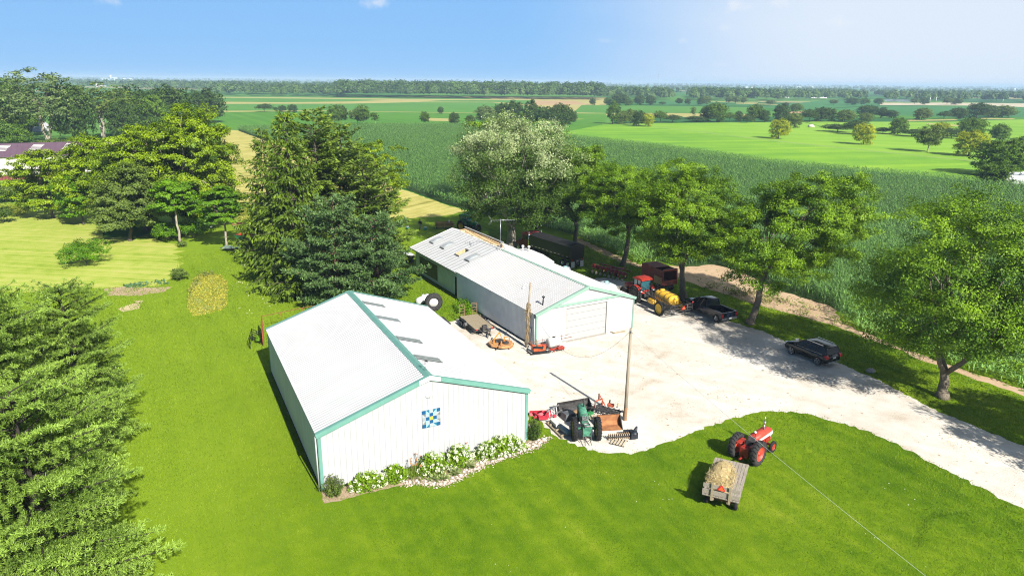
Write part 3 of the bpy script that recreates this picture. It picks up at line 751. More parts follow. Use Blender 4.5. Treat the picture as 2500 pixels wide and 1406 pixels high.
b = MB(); b.cyl((-.09, .95, .1), (-.09, .95, 3.3), .03); b.box((-.11, .95, 1.55), (.16, .3, .45)); b.box((-.1, 1.05, 2.9), (.12, .12, .3)); b.build('meter_and_conduit', mat('meter_grey', (.5, .52, .53), .4), shop)
b = MB(); b.cyl((-.1, .18, .1), (-.1, .18, 3.35), .05); b.build('downspout', mat('gutter_grey', (.35, .4, .4), .4), shop)
# unfinished strip of rafters and its white cap on the far slope
b = MB()
for y_ in np.arange(20.4, 30.6, 0.6):
    x0, z0 = slope_pt(W2, HE2, HR2, 1, .45, .06); b.bar((x0, y_, z0), (x0 + .9, y_, z0 + .12), .05, .1)
b.box((W2 / 2 + 1.42, 25.4, HR2 - .12), (.05, 10.6, .7)); b.build('rafters', newwood_m, shop)
b = MB(); b.bar((W2 / 2 + 1.46, 20.0, HR2 + .27), (W2 / 2 + 1.46, 30.9, HR2 + .27), .16, .08); b.build('parapet_cap', roof3_m, shop)

# TV aerial on its tripod
ta = thing('tv_aerial', 'tall thin television aerial on a mast above the workshop ridge', 'aerial', SB @ Vector((W2 / 2, 18.1, HR2 + .1)), A2 - .35)
b = MB(); b.cyl((0, 0, .0), (0, 0, 3.6), .03)
for a in range(3): b.cyl((.55 * math.cos(a * 2.1), .55 * math.sin(a * 2.1), -.15), (0, 0, .9), .02)
b.build('mast', gal_m, ta)
b = MB(); b.cyl((-1.3, 0, 3.45), (1.7, 0, 3.45), .022)
for i, x in enumerate(np.linspace(-1.2, 1.6, 9)):
    l = 1.05 - .08 * i; b.cyl((x, -l, 3.45), (x, l, 3.45), .012, n=5)
b.cyl((-1.0, 0, 3.45), (-1.5, 0, 4.0), .015, n=5); b.cyl((-1.0, 0, 3.45), (-1.5, 0, 2.95), .015, n=5)
for k in range(3): b.cyl((-1.15 - .14 * k, -.7, 3.62 + .15 * k), (-1.15 - .14 * k, .7, 3.62 + .15 * k), .01, n=5); b.cyl((-1.15 - .14 * k, -.7, 3.3 - .15 * k), (-1.15 - .14 * k, .7, 3.3 - .15 * k), .01, n=5)
b.build('antenna', gal_m, ta)

# --- long barn with the plum roof at the left edge
pA = G(-40, 443); pB = G(345, 425)
plum_m = mat('plum_roof', (0.115, 0.07, 0.095), 0.5, var=0.06, scale=.5); cream_m = mat('cream_metal', (0.60, 0.57, 0.52), 0.5, var=0.03); maroon_m = mat('maroon_skirt', (0.16, 0.035, 0.035), 0.5)
dv = (pB - pA); Lp = dv.length; angp = math.atan2(dv.y, dv.x)
pb = thing('livestock_barn', 'long cream barn with a plum metal roof behind the grove', 'barn', pA, angp)
WP = 14.0; HP = H_at(pA, 385); RP = H_at(pA + Vector((-math.sin(angp), math.cos(angp), 0)) * WP / 2, 352)
b = MB(); wall_panel(b, (0, 0), (Lp, 0), (0, -1), lambda u: HP, 1.2, 0.6, .03); b.box((Lp / 2, WP, HP / 2 + .6), (Lp, .1, HP - 1.2)); b.build('wall', cream_m, pb)
b = MB(); wall_panel(b, (0, 0), (Lp, 0), (0, -1), lambda u: 1.2, 0, 0.6, .05); b.build('skirt', maroon_m, pb)
for x in (0, Lp):
    b = MB(); b.add([(x, 0, 0), (x, WP, 0), (x, WP, HP), (x, WP / 2, RP), (x, 0, HP)], [(0, 1, 2, 3, 4)]); b.build('end_wall', cream_m, pb)
b = MB(); b.add([(-.4, -.5, HP - .15), (Lp + .4, -.5, HP - .15), (Lp + .4, WP / 2, RP), (-.4, WP / 2, RP)], [(0, 1, 2, 3)]); b.add([(-.4, WP + .5, HP - .15), (Lp + .4, WP + .5, HP - .15), (Lp + .4, WP / 2, RP), (-.4, WP / 2, RP)], [(0, 1, 2, 3)])
for q in np.arange(0.4, Lp, 1.2): b.bar((q, -.5, HP - .12), (q, WP / 2, RP + .03), .06, .05)
b.build('roof', plum_m, pb)
for px in (22, 96, 170, 242):
    q = G(px, 350, RP - 1.0); lx = (q - pA).dot(dv.normalized())
    b = MB()
    for j in range(5):
        f0, f1 = .42 + .09 * j, .47 + .09 * j
        b.add([(lx - 1.2 + .25 * j, -.5 + (WP / 2 + .5) * f0, HP - .15 + (RP - HP + .15) * f0 + .12), (lx + 1.2 + .25 * j, -.5 + (WP / 2 + .5) * f0, HP - .15 + (RP - HP + .15) * f0 + .12),
               (lx + 1.2 + .25 * j, -.5 + (WP / 2 + .5) * f1, HP - .15 + (RP - HP + .15) * f1 + .12), (lx - 1.2 + .25 * j, -.5 + (WP / 2 + .5) * f1, HP - .15 + (RP - HP + .15) * f1 + .12)], [(0, 1, 2, 3)])
    b.build('roof_vent', mat('vent_white', (.55, .52, .5), .5), pb)
# small white gambrel shed in the trees
p = G(88, 322); ws = thing('gambrel_shed', 'small weathered white shed with a rounded roof among the far trees', 'shed', p, -.25)
wsm = mat('peeling_white', (0.6, 0.6, 0.58), 0.8, c2=(0.34, 0.33, 0.3), scale=1.2)
gp5 = [(-3.2, 0), (3.2, 0), (3.3, 1.4), (2.3, 3.0), (0, 4.2), (-2.3, 3.0), (-3.3, 1.4)]
b = MB(); b.prism(gp5, 0, 5.0, 'y'); b.build('wall', wsm, ws)
b = MB()
for a, c in zip(gp5[2:-1], gp5[3:]): b.add([(a[0] * 1.06, -.2, a[1] * 1.05), (c[0] * 1.06, -.2, c[1] * 1.05), (c[0] * 1.06, 5.2, c[1] * 1.05), (a[0] * 1.06, 5.2, a[1] * 1.05)], [(0, 1, 2, 3)])
b.build('roof', mat('grey_shingle', (.34, .34, .34), .9, var=.3, scale=2), ws)
b = MB(); b.box((0, -.04, 1.1), (1.6, .06, 2.2)); b.build('door', mat('shed_door', (.42, .4, .37), .8), ws)
# ------------------------------------------------------------------ foliage
def rvec(rng, n):
    v = rng.normal(size=(n, 3)); return v / np.linalg.norm(v, axis=1, keepdims=True)


def blades(rng, P, length, width, upb=0.6, D=None, dj=0.5, out=None):
    """diamond leaves at P; normals lean upward by upb; D gives a growing direction"""
    n = len(P)
    if D is None:
        nm = rvec(rng, n) * .85 + np.array([0, 0, upb]) + (0 if out is None else out); nm /= np.linalg.norm(nm, axis=1, keepdims=True)
        u = np.cross(nm, rvec(rng, n))
    else:
        u = D + rvec(rng, n) * dj; u /= np.linalg.norm(u, axis=1, keepdims=True); nm = rvec(rng, n) + np.array([0, 0, upb]); nm = np.cross(np.cross(u, nm), u)
    u /= np.linalg.norm(u, axis=1, keepdims=True) + 1e-9; v = np.cross(nm, u); v /= np.linalg.norm(v, axis=1, keepdims=True) + 1e-9
    s = rng.uniform(0.65, 1.25, (n, 1)); a = u * s * length / 2; b = v * s * width / 2
    if D is not None: P = P + a
    return np.stack([P + a, P + b, P - a, P - b], axis=1)


def clump_points(rng, c, r, n):
    d = rvec(rng, n) * (rng.uniform(0, 1, (n, 1)) ** 0.45)
    return np.array(c) + d * np.array(r)


def limb(mb, a, b, r0, r1, rng, n=5, bend=0.12, sides=6):
    a, b = np.array(a, float), np.array(b, float); l = np.linalg.norm(b - a); pts = []; rs = []
    off = rng.normal(size=3) * bend * l; off[2] = abs(off[2]) * .6
    for i in range(n + 1):
        t = i / n; p = a + (b - a) * t + off * math.sin(PI * t) + rng.normal(size=3) * .012 * l * (0 < i < n); pts.append(p); rs.append(r0 + (r1 - r0) * t ** .8)
    mb.tube(pts, rs, sides); return pts


def broadleaf(name, seed, H, W, base, nclump, total, leaf, lmat, bark, flat=0.5, fork=0.22, limbs=4, tr=None, csize=0.17, lean=(0, 0), depth=None, upb=0.7, hi=0.0, low=-0.75, trunks=1, spread=1.0, hollow=0.4, puff=8):
    """crown mesh and trunk mesh of one tree standing at the origin"""
    rng = np.random.default_rng(seed); depth = depth or W
    rx, ry, rz = W / 2, depth / 2, (H - base) / 2; cz = base + rz
    lob = [(rvec(rng, 1)[0], rng.uniform(-.22, .3)) for _ in range(9)]
    C = []; tries = 0; md = 1.0
    while len(C) < nclump and tries < 9000:
        tries += 1; md *= .9994
        d = rvec(rng, 1)[0]
        if d[2] < low: continue
        k = 1 + sum(a * max(0, float(d @ l)) ** 3 for l, a in lob)
        r = (rng.uniform(hollow ** 3, 1) ** (1 / 3)) * k * (1 - csize * .7)
        p = np.array([d[0] * rx * r, d[1] * ry * r, cz + d[2] * rz * r])
        if all(np.linalg.norm((p - q) / np.array([rx, ry, rz])) > csize * 1.5 * md for q in C): C.append(p)
    C = np.array(C); C[:, 0] += lean[0] * C[:, 2] / H; C[:, 1] += lean[1] * C[:, 2] / H
    n = len(C); Q = []; V = []
    rr = np.stack([rng.uniform(.75, 1.35, n) * csize * W, rng.uniform(.75, 1.35, n) * csize * depth, rng.uniform(.75, 1.3, n) * csize * W * flat], 1)
    wts = rr[:, 0] * rr[:, 1]; wts = wts / wts.sum()
    for i in range(n):
        m_ = max(8, int(total * wts[i])); ns_ = max(3, int(puff))
        dirs = rvec(rng, ns_) * rng.uniform(.45, 1.0, (ns_, 1)); dirs[:, 2] = np.abs(dirs[:, 2]) * 1.2 - .35
        sc_k = C[i] + dirs * rr[i]; which = rng.integers(0, ns_, m_); pr_ = np.array([.46, .46, .40]) * rr[i] * rng.uniform(.6, 1.15, (m_, 1))
        P = sc_k[which] + rvec(rng, m_) * (rng.uniform(0, 1, (m_, 1)) ** .5) * pr_
        ov = P - C[i] + (C[i] - np.array([0, 0, cz])) * .25; ov /= np.linalg.norm(ov, axis=1, keepdims=True) + 1e-6
        Q.append(blades(rng, P, leaf[0], leaf[1], upb * .6, out=ov * .8))
        top = (C[i, 2] - base) / (H - base)
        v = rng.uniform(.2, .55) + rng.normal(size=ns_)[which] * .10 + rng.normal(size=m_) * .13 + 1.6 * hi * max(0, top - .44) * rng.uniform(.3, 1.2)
        V.append(np.clip(v, 0, 1))
    me = quads(name + '_leaves', np.concatenate(Q), np.concatenate(V), lmat)
    mb = MB(); tr = tr or H * .022
    for tk in range(trunks):
        o = np.array([0, 0, 0.]) if trunks == 1 else np.array([rng.normal() * tr * 1.5, rng.normal() * tr * 1.5, 0])
        fz = base + (H - base) * fork if fork > 0 else base * -fork
        top = np.array([lean[0] * fz / H + rng.normal() * .02 * H, lean[1] * fz / H + rng.normal() * .02 * H, fz]) + (0 if trunks == 1 else np.array([rng.normal(), rng.normal(), 0]) * W * .12)
        pts = limb(mb, o + np.array([0, 0, -.15]), top, tr * 1.25, tr * .8, rng, 6, .03, 9)
        mb.tube([o + np.array([0, 0, -.1]), o + np.array([0, 0, tr * 1.5])], [tr * 1.75, tr * 1.15], 9)
        ang = np.arctan2(C[:, 1] - top[1], C[:, 0] - top[0]) + rng.uniform(0, 6)
        sec = ((ang % (2 * PI)) / (2 * PI) * limbs).astype(int)
        for s_i in range(limbs):
            ids = [i for i in range(n) if sec[i] == s_i and (trunks == 1 or i % trunks == tk)]
            if not ids: continue
            mean = C[ids].mean(axis=0); e = top + (mean - top) * .62 * spread
            lp = limb(mb, pts[-1] if s_i % 2 else pts[-2], e, tr * .62, tr * .26, rng, 5, .1, 7)
            for i in ids[:14]:
                st = lp[int(rng.integers(2, 6))]; limb(mb, st, C[i], tr * .2, tr * .05, rng, 3, .1, 4)
    return me, mb.mesh(name + '_wood', bark, False)


def conifer(name, seed, H, Rb, lmat, bark, z0=0.08, step=0.55, per=6, droop=0.25, lift=0.12, power=0.8, tuft='spray', card=(0.55, 0.16), dens=1.0, hang=0.0, bare=.12, rnd=0.22, twig=0.45, age_shade=.25, ztop=.99):
    """whorled branches with side twigs that carry needle sprays"""
    rng = np.random.default_rng(seed); mb = MB(); Q = []; V = []
    mb.tube([(0, 0, -.2), (0, 0, H * .3), (rng.normal() * .1, rng.normal() * .1, H * .65), (0, 0, H * .985)], [H * .018, H * .014, H * .008, .02], 8)
    z = z0 * H; TP = []; TD = []; TV = []
    while z < H * ztop:
        f = 1 - z / H
        L0 = Rb * (f ** power) * (1 if z > 0.16 * H else .8 + .2 * z / (.16 * H)) + .15
        nb = max(3, int(per * (0.55 + .45 * f) + .5)); a0 = rng.uniform(0, 6.28)
        for k in range(nb):
            a = a0 + 2 * PI * k / nb + rng.normal() * .25; Lb = L0 * rng.uniform(1 - rnd * 1.6, 1 + rnd); zz = z + rng.normal() * step * .35
            dirv = np.array([math.cos(a), math.sin(a), 0]); side = np.array([-math.sin(a), math.cos(a), 0])
            up_ = lift * (1.2 - f) * 1.6 + lift * .4; ns = max(4, int(Lb / .42))
            bp = lambda t: np.array([0, 0, zz]) + dirv * Lb * t + np.array([0, 0, Lb * (up_ * t - droop * f * t * t + .16 * droop * t ** 4 * 2)])
            mb.tube([bp(0), bp(.5), bp(1)], [.012 * Lb + .015, .008 * Lb + .01, .008], 4, True, False)
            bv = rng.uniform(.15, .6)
            for i in range(1, ns + 1):
                t = bare + (1 - bare) * i / ns; p = bp(t); tl = (twig * Lb * (1 - t) * 1.1 + .28) * rng.uniform(.7, 1.25)
                for sgn in (-1, 1):
                    td = dirv * rng.uniform(.5, .9) + side * sgn * rng.uniform(.6, 1.0) + np.array([0, 0, rng.uniform(-.12, .25) - hang * rng.uniform(.5, 1.4)])
                    td /= np.linalg.norm(td); m_ = max(1, int(tl / .26 * dens))
                    for j in range(m_):
                        TP.append(p + td * tl * (j + .6) / m_); TD.append(td); TV.append(bv + age_shade * (t - .5) + (.14 if j == m_ - 1 else 0))  # inner needles darker: older growth, plus shade of the gaps put into the tone
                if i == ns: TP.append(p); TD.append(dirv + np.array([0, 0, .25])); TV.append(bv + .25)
        z += step * (0.75 + .5 * f) * rng.uniform(.8, 1.2)
    TP = np.array(TP); TD = np.array(TD); TV = np.array(TV); TD /= np.linalg.norm(TD, axis=1, keepdims=True)
    if tuft == 'spray':
        for r_ in range(3):
            dd = TD + np.array([0, 0, -hang * .6 * (r_ == 1)])
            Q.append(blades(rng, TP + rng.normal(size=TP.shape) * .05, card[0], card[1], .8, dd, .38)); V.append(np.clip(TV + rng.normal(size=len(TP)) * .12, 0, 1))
    else:                                                        # bottle-brush tufts of long needles
        nn = int(tuft)
        for r_ in range(nn):
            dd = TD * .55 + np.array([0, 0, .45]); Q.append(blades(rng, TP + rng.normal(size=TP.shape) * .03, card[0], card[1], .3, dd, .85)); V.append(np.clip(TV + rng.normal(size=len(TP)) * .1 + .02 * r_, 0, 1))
    return quads(name + '_needles', np.concatenate(Q), np.concatenate(V), lmat), mb.mesh(name + '_wood', bark, False)


def tree_obj(name, meshes, label, cat, loc, rz=0.0, scale=None, group=None, leafname='crown', mats=None):
    t = thing(name, label, cat, loc, rz, group)
    if scale: t.scale = scale
    w_ = link('trunk', meshes[1], t); c = link(leafname, meshes[0], t)
    if mats:
        c.material_slots[0].link = 'OBJECT'; c.material_slots[0].material = mats[0]
        if len(mats) > 1: w_.material_slots[0].link = 'OBJECT'; w_.material_slots[0].material = mats[1]
    return t


bark_m = mat('bark_grey', (0.11, 0.09, 0.07), 0.95, c2=(0.055, 0.045, 0.035), scale=3, streak=(6, 6, 1), bump=.6, bscale=8)
bark_pale = mat('bark_pale', (0.42, 0.37, 0.29), 0.9, c2=(0.22, 0.19, 0.15), scale=2, streak=(4, 4, 1))
bark_tan = mat('bark_tan', (0.22, 0.18, 0.13), 0.95, c2=(0.11, 0.09, 0.065), scale=3, streak=(6, 6, 1), bump=.5, bscale=8)
bark_gap_shade = mat('bark_gap_shade', (0.03, 0.025, 0.02), 0.95)  # shade put into the bark colour, so trunks read as dark gaps
bark_red = mat('bark_russet', (0.16, 0.08, 0.05), 0.95, c2=(0.07, 0.045, 0.035), scale=3)
locust_m = leaf_mat('locust_leaf', (0.030, 0.09, 0.002), (0.29, 0.47, 0.012), .13)
grove_m = leaf_mat('grove_leaf', (0.045, 0.105, 0.002), (0.37, 0.50, 0.008), .15)
maple_m = leaf_mat('maple_leaf', (0.03, 0.065, 0.006), (0.42, 0.48, 0.24), .25, mid=(.55, (0.085, 0.16, 0.015)))
spruce_m = leaf_mat('spruce_needle', (0.022, 0.055, 0.004), (0.18, 0.27, 0.018), .14)
wpine_m = leaf_mat('pine_needle', (0.035, 0.08, 0.006), (0.24, 0.34, 0.04), .18)
scots_m = leaf_mat('scots_needle', (0.022, 0.06, 0.012), (0.13, 0.22, 0.065), .12)
near_pine_m = leaf_mat('near_pine_needle', (0.026, 0.066, 0.004), (0.27, 0.41, 0.06), .12)
olive_m = leaf_mat('olive_leaf', (0.055, 0.10, 0.010), (0.23, 0.31, 0.06), .28)
fresh_m = leaf_mat('fresh_leaf', (0.055, 0.15, 0.004), (0.23, 0.42, 0.012), .34)
oak_m = leaf_mat('oak_leaf', (0.016, 0.048, 0.006), (0.11, 0.18, 0.025), .25)
pale_m = leaf_mat('poplar_leaf', (0.06, 0.11, 0.025), (0.27, 0.35, 0.11), .3)
yellow_m = leaf_mat('yellow_leaf', (0.14, 0.20, 0.004), (0.66, 0.68, 0.02), .35)
mid_m = leaf_mat('mid_leaf', (0.035, 0.09, 0.006), (0.19, 0.31, 0.025), .3)


def spot(px, py, top, wpx):
    p = G(px, py); h = H_at(p, top); return p, h, wpx * dist_at((p.x, p.y, h * .6)) / F_PX


# --- row of locusts along the yard, the silver maple at its far end
LR_ = 'locust trees in a row beside the corn field'
loc_spec = [(2300, 970, 452, 500, 21, 'forked honey locust behind the black car, the largest and nearest of the row', dict(limbs=3, fork=.04, base=.10, lean=(.8, .3), spread=1.1, low=-.95)),
            (1830, 790, 420, 300, 22, 'honey locust standing just past the tailgate of the dark pickup', dict(limbs=3, fork=.07, base=.26, low=-.8, lean=(5.0, 0))),
            (1668, 728, 398, 270, 23, 'v-forked honey locust between the yellow sprayer and the dirt track', dict(limbs=2, fork=.05, base=.20, low=-.9)),
            (1521, 648, 388, 225, 24, 'straight-trunked honey locust behind the red tractor and the planter', dict(limbs=4, fork=.2, base=.22)),
            (1402, 602, 352, 200, 25, 'dark shaded locust rising behind the black grain trailer', dict(limbs=4, fork=.1, base=.2))]
for (px, py, tp, wp, sd_, lab, kw) in loc_spec:
    p, h, wd = spot(px, py, tp, wp); bs = kw.pop('base') * h
    ms = broadleaf('locust', sd_, h, wd * 1.03, bs, 115, 140000, (.19, .10), locust_m, bark_tan, flat=.72, csize=.125, tr=h * .021, upb=1.1, hollow=.55, puff=8, **kw)
    tree_obj('locust_tree', ms, lab, 'tree', p, 0, None, LR_)
for (x_, y_, hh_, wd_, sd_, lab) in ((47.5, 36.5, 13.5, 13, 26, 'locust just outside the frame that shades the drive'),):
    ms = broadleaf('locust', sd_, hh_, wd_, 3.6, 50, 34000, (.3, .17), locust_m, bark_tan, flat=.42, csize=.16, tr=.34, upb=1.3, fork=.05)
    tree_obj('locust_tree', ms, lab, 'tree', (x_, y_, 0), 0, None, LR_)
p, h, wd = spot(1250, 604, 294, 315)
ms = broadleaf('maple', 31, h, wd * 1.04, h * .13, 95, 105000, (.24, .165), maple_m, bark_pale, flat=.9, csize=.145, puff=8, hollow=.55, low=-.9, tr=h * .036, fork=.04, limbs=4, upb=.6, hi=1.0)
tree_obj('silver_maple', ms, 'big silver maple with pale flickering leaves behind the television aerial', 'tree', p)
p, h, wd = spot(1310, 572, 335, 210)
ms = broadleaf('locust', 32, h, wd, h * .3, 60, 24000, (.28, .15), locust_m, bark_m, flat=.45, csize=.15, fork=.1, tr=h * .02)
tree_obj('locust_tree', ms, 'locust half hidden behind the silver maple beside the corn', 'tree', p, 0, None, LR_)
p, h, wd = spot(1180, 505, 272, 110)
ms = broadleaf('locust', 33, h, wd, h * .3, 40, 12000, (.3, .18), locust_m, bark_m, flat=.45, csize=.17)
tree_obj('locust_tree', ms, 'yellowish locust top showing over the silver maple crown', 'tree', p, 0, None, LR_)

# --- conifers in the middle
CG = 'conifers in the clump behind the front barn'
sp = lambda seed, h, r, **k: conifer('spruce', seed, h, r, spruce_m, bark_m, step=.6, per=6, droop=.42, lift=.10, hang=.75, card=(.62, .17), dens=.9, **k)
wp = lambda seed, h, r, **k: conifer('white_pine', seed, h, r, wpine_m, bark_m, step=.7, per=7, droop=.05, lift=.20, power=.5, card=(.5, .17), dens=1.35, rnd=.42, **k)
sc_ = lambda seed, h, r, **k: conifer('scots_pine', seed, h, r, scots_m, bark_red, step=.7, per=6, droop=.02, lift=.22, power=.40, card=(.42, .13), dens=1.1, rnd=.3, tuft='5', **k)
for (px, py, tp, rad, fn, sd_, nm, lab, gen) in (
        (668, 622, 318, 5.6, 0, 41, 'spruce_tree', 'thin drooping spruce leaning out over the stubble strip', sp),
        (728, 690, 262, 6.6, 0, 42, 'spruce_tree', 'tallest dark spruce, its sharp tip against the green fields', sp),
        (790, 655, 268, 6.2, 0, 43, 'white_pine', 'tall white pine with a broad twin tip next to the dark spruce', wp),
        (848, 640, 305, 6.0, 0, 44, 'white_pine', 'white pine with a yellowish top in the centre of the clump', wp),
        (900, 660, 392, 6.8, 0, 45, 'white_pine', 'wide soft white pine reaching out towards the stubble strip', wp),
        (745, 722, 560, 4.6, 0, 46, 'spruce_tree', 'low spruce with hanging twigs at the lawn edge of the clump', sp),
        (826, 742, 488, 5.6, 0, 47, 'scots_pine', 'bluish Scots pine close behind the front barn roof', sc_),
        (925, 738, 532, 5.2, 0, 48, 'scots_pine', 'rounded Scots pine between the front barn and the workshop', sc_)):
    p, h, _ = spot(px, py, tp, 10)
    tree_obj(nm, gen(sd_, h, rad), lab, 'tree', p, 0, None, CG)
p, h, wd = spot(925, 560, 330, 140)
ms = broadleaf('grove', 49, h, wd, h * .15, 55, 20000, (.3, .18), grove_m, bark_m, flat=.5, csize=.15)
tree_obj('locust_tree', ms, 'yellow-green leafy tree growing out of the conifer clump beside the corn', 'tree', p)

# --- the big pines close by on the lower left
FP = 'big white pines beside the lawn'
pm1 = conifer('near_pine', 61, 14.0, 6.6, near_pine_m, bark_gap_shade, z0=.04, step=.62, per=8, droop=.12, lift=.16, power=.36, tuft='17', card=(.18, .036), dens=1.6, rnd=.26, twig=.42, age_shade=.5, ztop=.965, bare=.08)
pm2 = conifer('near_pine', 62, 14.0, 5.6, near_pine_m, bark_gap_shade, z0=.04, step=.62, per=8, droop=.08, lift=.20, power=.36, tuft='17', card=(.18, .036), dens=1.6, rnd=.28, twig=.42, age_shade=.5, ztop=.965, bare=.08)
for (px, py, tp, ms, rz, sxy, lab) in ((55, 1262, 712, pm1, 0.3, .92, 'broad white pine filling the lower corner beside the lawn'),
                                  (215, 1090, 690, pm2, 1.9, .76, 'slimmer white pine whose twigs reach over the lawn by the bare soil patch'),
                                  (-190, 1200, 720, pm2, 4.0, 1.15, 'white pine cut by the frame edge behind the broad pine'),
                                  (150, 1560, 940, pm2, 2.6, .90, 'white pine whose top is seen from above at the bottom of the frame'),
                                  (-80, 1560, 930, pm1, 5.2, .95, 'white pine in the bottom corner, seen from almost overhead')):
    p = G(px, py); hh_ = H_at(p, tp)
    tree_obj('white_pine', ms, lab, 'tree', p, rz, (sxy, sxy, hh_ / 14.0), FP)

# --- grove on the left
GG = 'trees of the grove beyond the mown meadow'
for (px, py, tp, wp_, sd_, m_, bk, kw, lab) in (
        (482, 562, 243, 240, 71, grove_m, bark_pale, dict(base=.01, flat=.75, csize=.115, nclump=170, total=110000, low=-.95), 'tallest yellow-green locust of the grove, beside the stubble strip'),
        (360, 560, 292, 250, 72, grove_m, bark_m, dict(base=.01, flat=.75, csize=.12, nclump=150, total=90000, low=-.95), 'wide locust at the middle of the grove'),
        (245, 545, 318, 190, 73, grove_m, bark_m, dict(base=.01, flat=.75, csize=.13, nclump=115, total=60000, low=-.95), 'yellow-green locust in front of the plum roof'),
        (130, 532, 375, 165, 74, grove_m, bark_tan, dict(base=.05, flat=.6, csize=.125, nclump=110, total=46000, low=-.9), 'layered locust standing alone before the cream barn wall'),
        (318, 588, 425, 150, 75, olive_m, bark_m, dict(base=.0, flat=.6, csize=.16, nclump=80, total=36000, low=-.6), 'bushy grey-green tree with branches down to the meadow'),
        (205, 548, 425, 110, 76, fresh_m, bark_m, dict(base=.02, flat=.6, csize=.17, nclump=50, total=20000), 'dark low tree between the lone locust and the bushy tree'),
        (440, 596, 424, 118, 77, fresh_m, bark_pale, dict(base=.34, flat=.5, csize=.15, nclump=60, total=24000, tr=.16, fork=.35), 'young tree with a thin white trunk at the lawn edge'),
        (553, 607, 447, 108, 78, fresh_m, bark_pale, dict(base=.32, flat=.5, csize=.15, nclump=56, total=22000, tr=.15, fork=.35), 'young tree with a bare pale trunk next to the flat trailer'),
        (425, 545, 400, 120, 79, grove_m, bark_pale, dict(base=.01, flat=.75, csize=.15, nclump=75, total=22000), 'locust with a leaning dead limb low in the grove'),
        (12, 492, 442, 90, 80, olive_m, bark_m, dict(base=.05, flat=.6, csize=.18, nclump=36, total=9000), 'pale bushy tree at the frame edge below the cream barn'),
        (520, 545, 400, 70, 81, fresh_m, bark_m, dict(base=.1, flat=.5, csize=.18, nclump=30, total=8000), 'dark green tree in the shade behind the young trees')):
    p, h, wd = spot(px, py, tp, wp_); bs = kw.pop('base') * h
    nm = {locust_m: 'locust_tree', grove_m: 'locust_tree', olive_m: 'olive_tree', fresh_m: 'young_tree'}[m_]
    ms = broadleaf('grove', sd_, h, wd, bs, kw.pop('nclump'), kw.pop('total'), (.32, .19), m_, bk, upb=1.4, puff=9, **kw)
    tree_obj(nm, ms, lab, 'tree', p, 0, None, GG)


# --- shrubs
def shrub(name, px, py, tp, wpx, seed, m_, lab, cat='shrub', total=5000, leaf=(.2, .13), flat=.8, group=None, n=26, stems=True):
    p, h, wd = spot(px, py, tp, wpx); h = max(h, .5)
    ms = broadleaf(name, seed, h, wd, 0.0, n, total, leaf, m_, bark_m, flat=flat, csize=.2, low=-.2, tr=.05, fork=.1)
    return tree_obj(name, ms, lab, cat, p, 0, None, group, 'foliage')


shrub('wild_bush', 212, 645, 597, 105, 91, fresh_m, 'green bush standing alone in the mown meadow', 'bush', 7000)
shrub('garden_bush', 440, 684, 655, 38, 92, olive_m, 'small leafy bush at the corner of the mown meadow', 'bush', 3500, (.14, .1))
shrub('dark_bush', 8, 545, 508, 50, 93, oak_m, 'dark bush at the frame edge in front of the lone locust', 'bush', 3000)
shrub('undergrowth_bush', 470, 580, 540, 90, 94, fresh_m, 'shaded undergrowth bush behind the young white trunk', 'bush', 5000)
shrub('undergrowth_bush', 410, 590, 545, 70, 95, fresh_m, 'low undergrowth bush beside the grey-green tree', 'bush', 4000)
shrub('wild_bush', 445, 603, 588, 26, 96, olive_m, 'tuft of shoots around the foot of the young white trunk', 'bush', 900, (.14, .1))
shrub('barn_weed', 634, 838, 818, 16, 97, fresh_m, 'broad-leaved weed growing at the rear corner of the front barn', 'plant', 300, (.3, .22))

# --- far wood edge on the left: individual big trees
pr_round = broadleaf('field_tree', 101, 10, 9, .1, 75, 11000, (.38, .27), oak_m, bark_m, flat=.9, csize=.165, tr=.2, low=-.95, hollow=.55)
pr_tall = broadleaf('field_tree', 102, 10, 6, .1, 65, 9000, (.36, .25), oak_m, bark_m, flat=1.1, csize=.18, tr=.2, low=-.95, hollow=.55)
pr_open = broadleaf('field_tree', 103, 10, 8, 1.6, 55, 9000, (.38, .27), oak_m, bark_pale, flat=.85, csize=.175, tr=.17, fork=.12, low=-.9)
pr_bush = broadleaf('field_tree', 104, 10, 14, 0.0, 60, 8000, (.5, .36), oak_m, bark_m, flat=.7, csize=.17, low=-.2, tr=.2)
pr_multi = broadleaf('field_tree', 105, 10, 6.5, 2.6, 56, 7000, (.26, .17), pale_m, bark_pale, flat=.8, csize=.16, tr=.085, trunks=4, fork=.3, limbs=3)
pr_slim = broadleaf('field_tree', 106, 10, 3.4, 1.6, 26, 2200, (.34, .24), oak_m, bark_pale, flat=1.0, csize=.24, tr=.12)
PR = {'r': (pr_round, 10, 9), 't': (pr_tall, 10, 6), 'o': (pr_open, 10, 8), 'b': (pr_bush, 10, 14), 'm': (pr_multi, 10, 6.5), 's': (pr_slim, 10, 3.4)}
MT = {'d': oak_m, 'g': mid_m, 'p': pale_m, 'y': yellow_m, 'o': olive_m}
cnt = [0]


def field_tree(px, py, tp, wpx, kind, tone, lab, grp, name='field_tree', cat='tree'):
    p, h, wd = spot(px, py, tp, wpx); ms, ph, pw = PR[kind]; cnt[0] += 1
    if kind == 'b': name, cat = 'field_bush', 'bush'
    return tree_obj(name, ms, lab, cat, p, cnt[0] * 2.4, (wd / pw, wd / pw, h / ph), grp, mats=(MT[tone],))


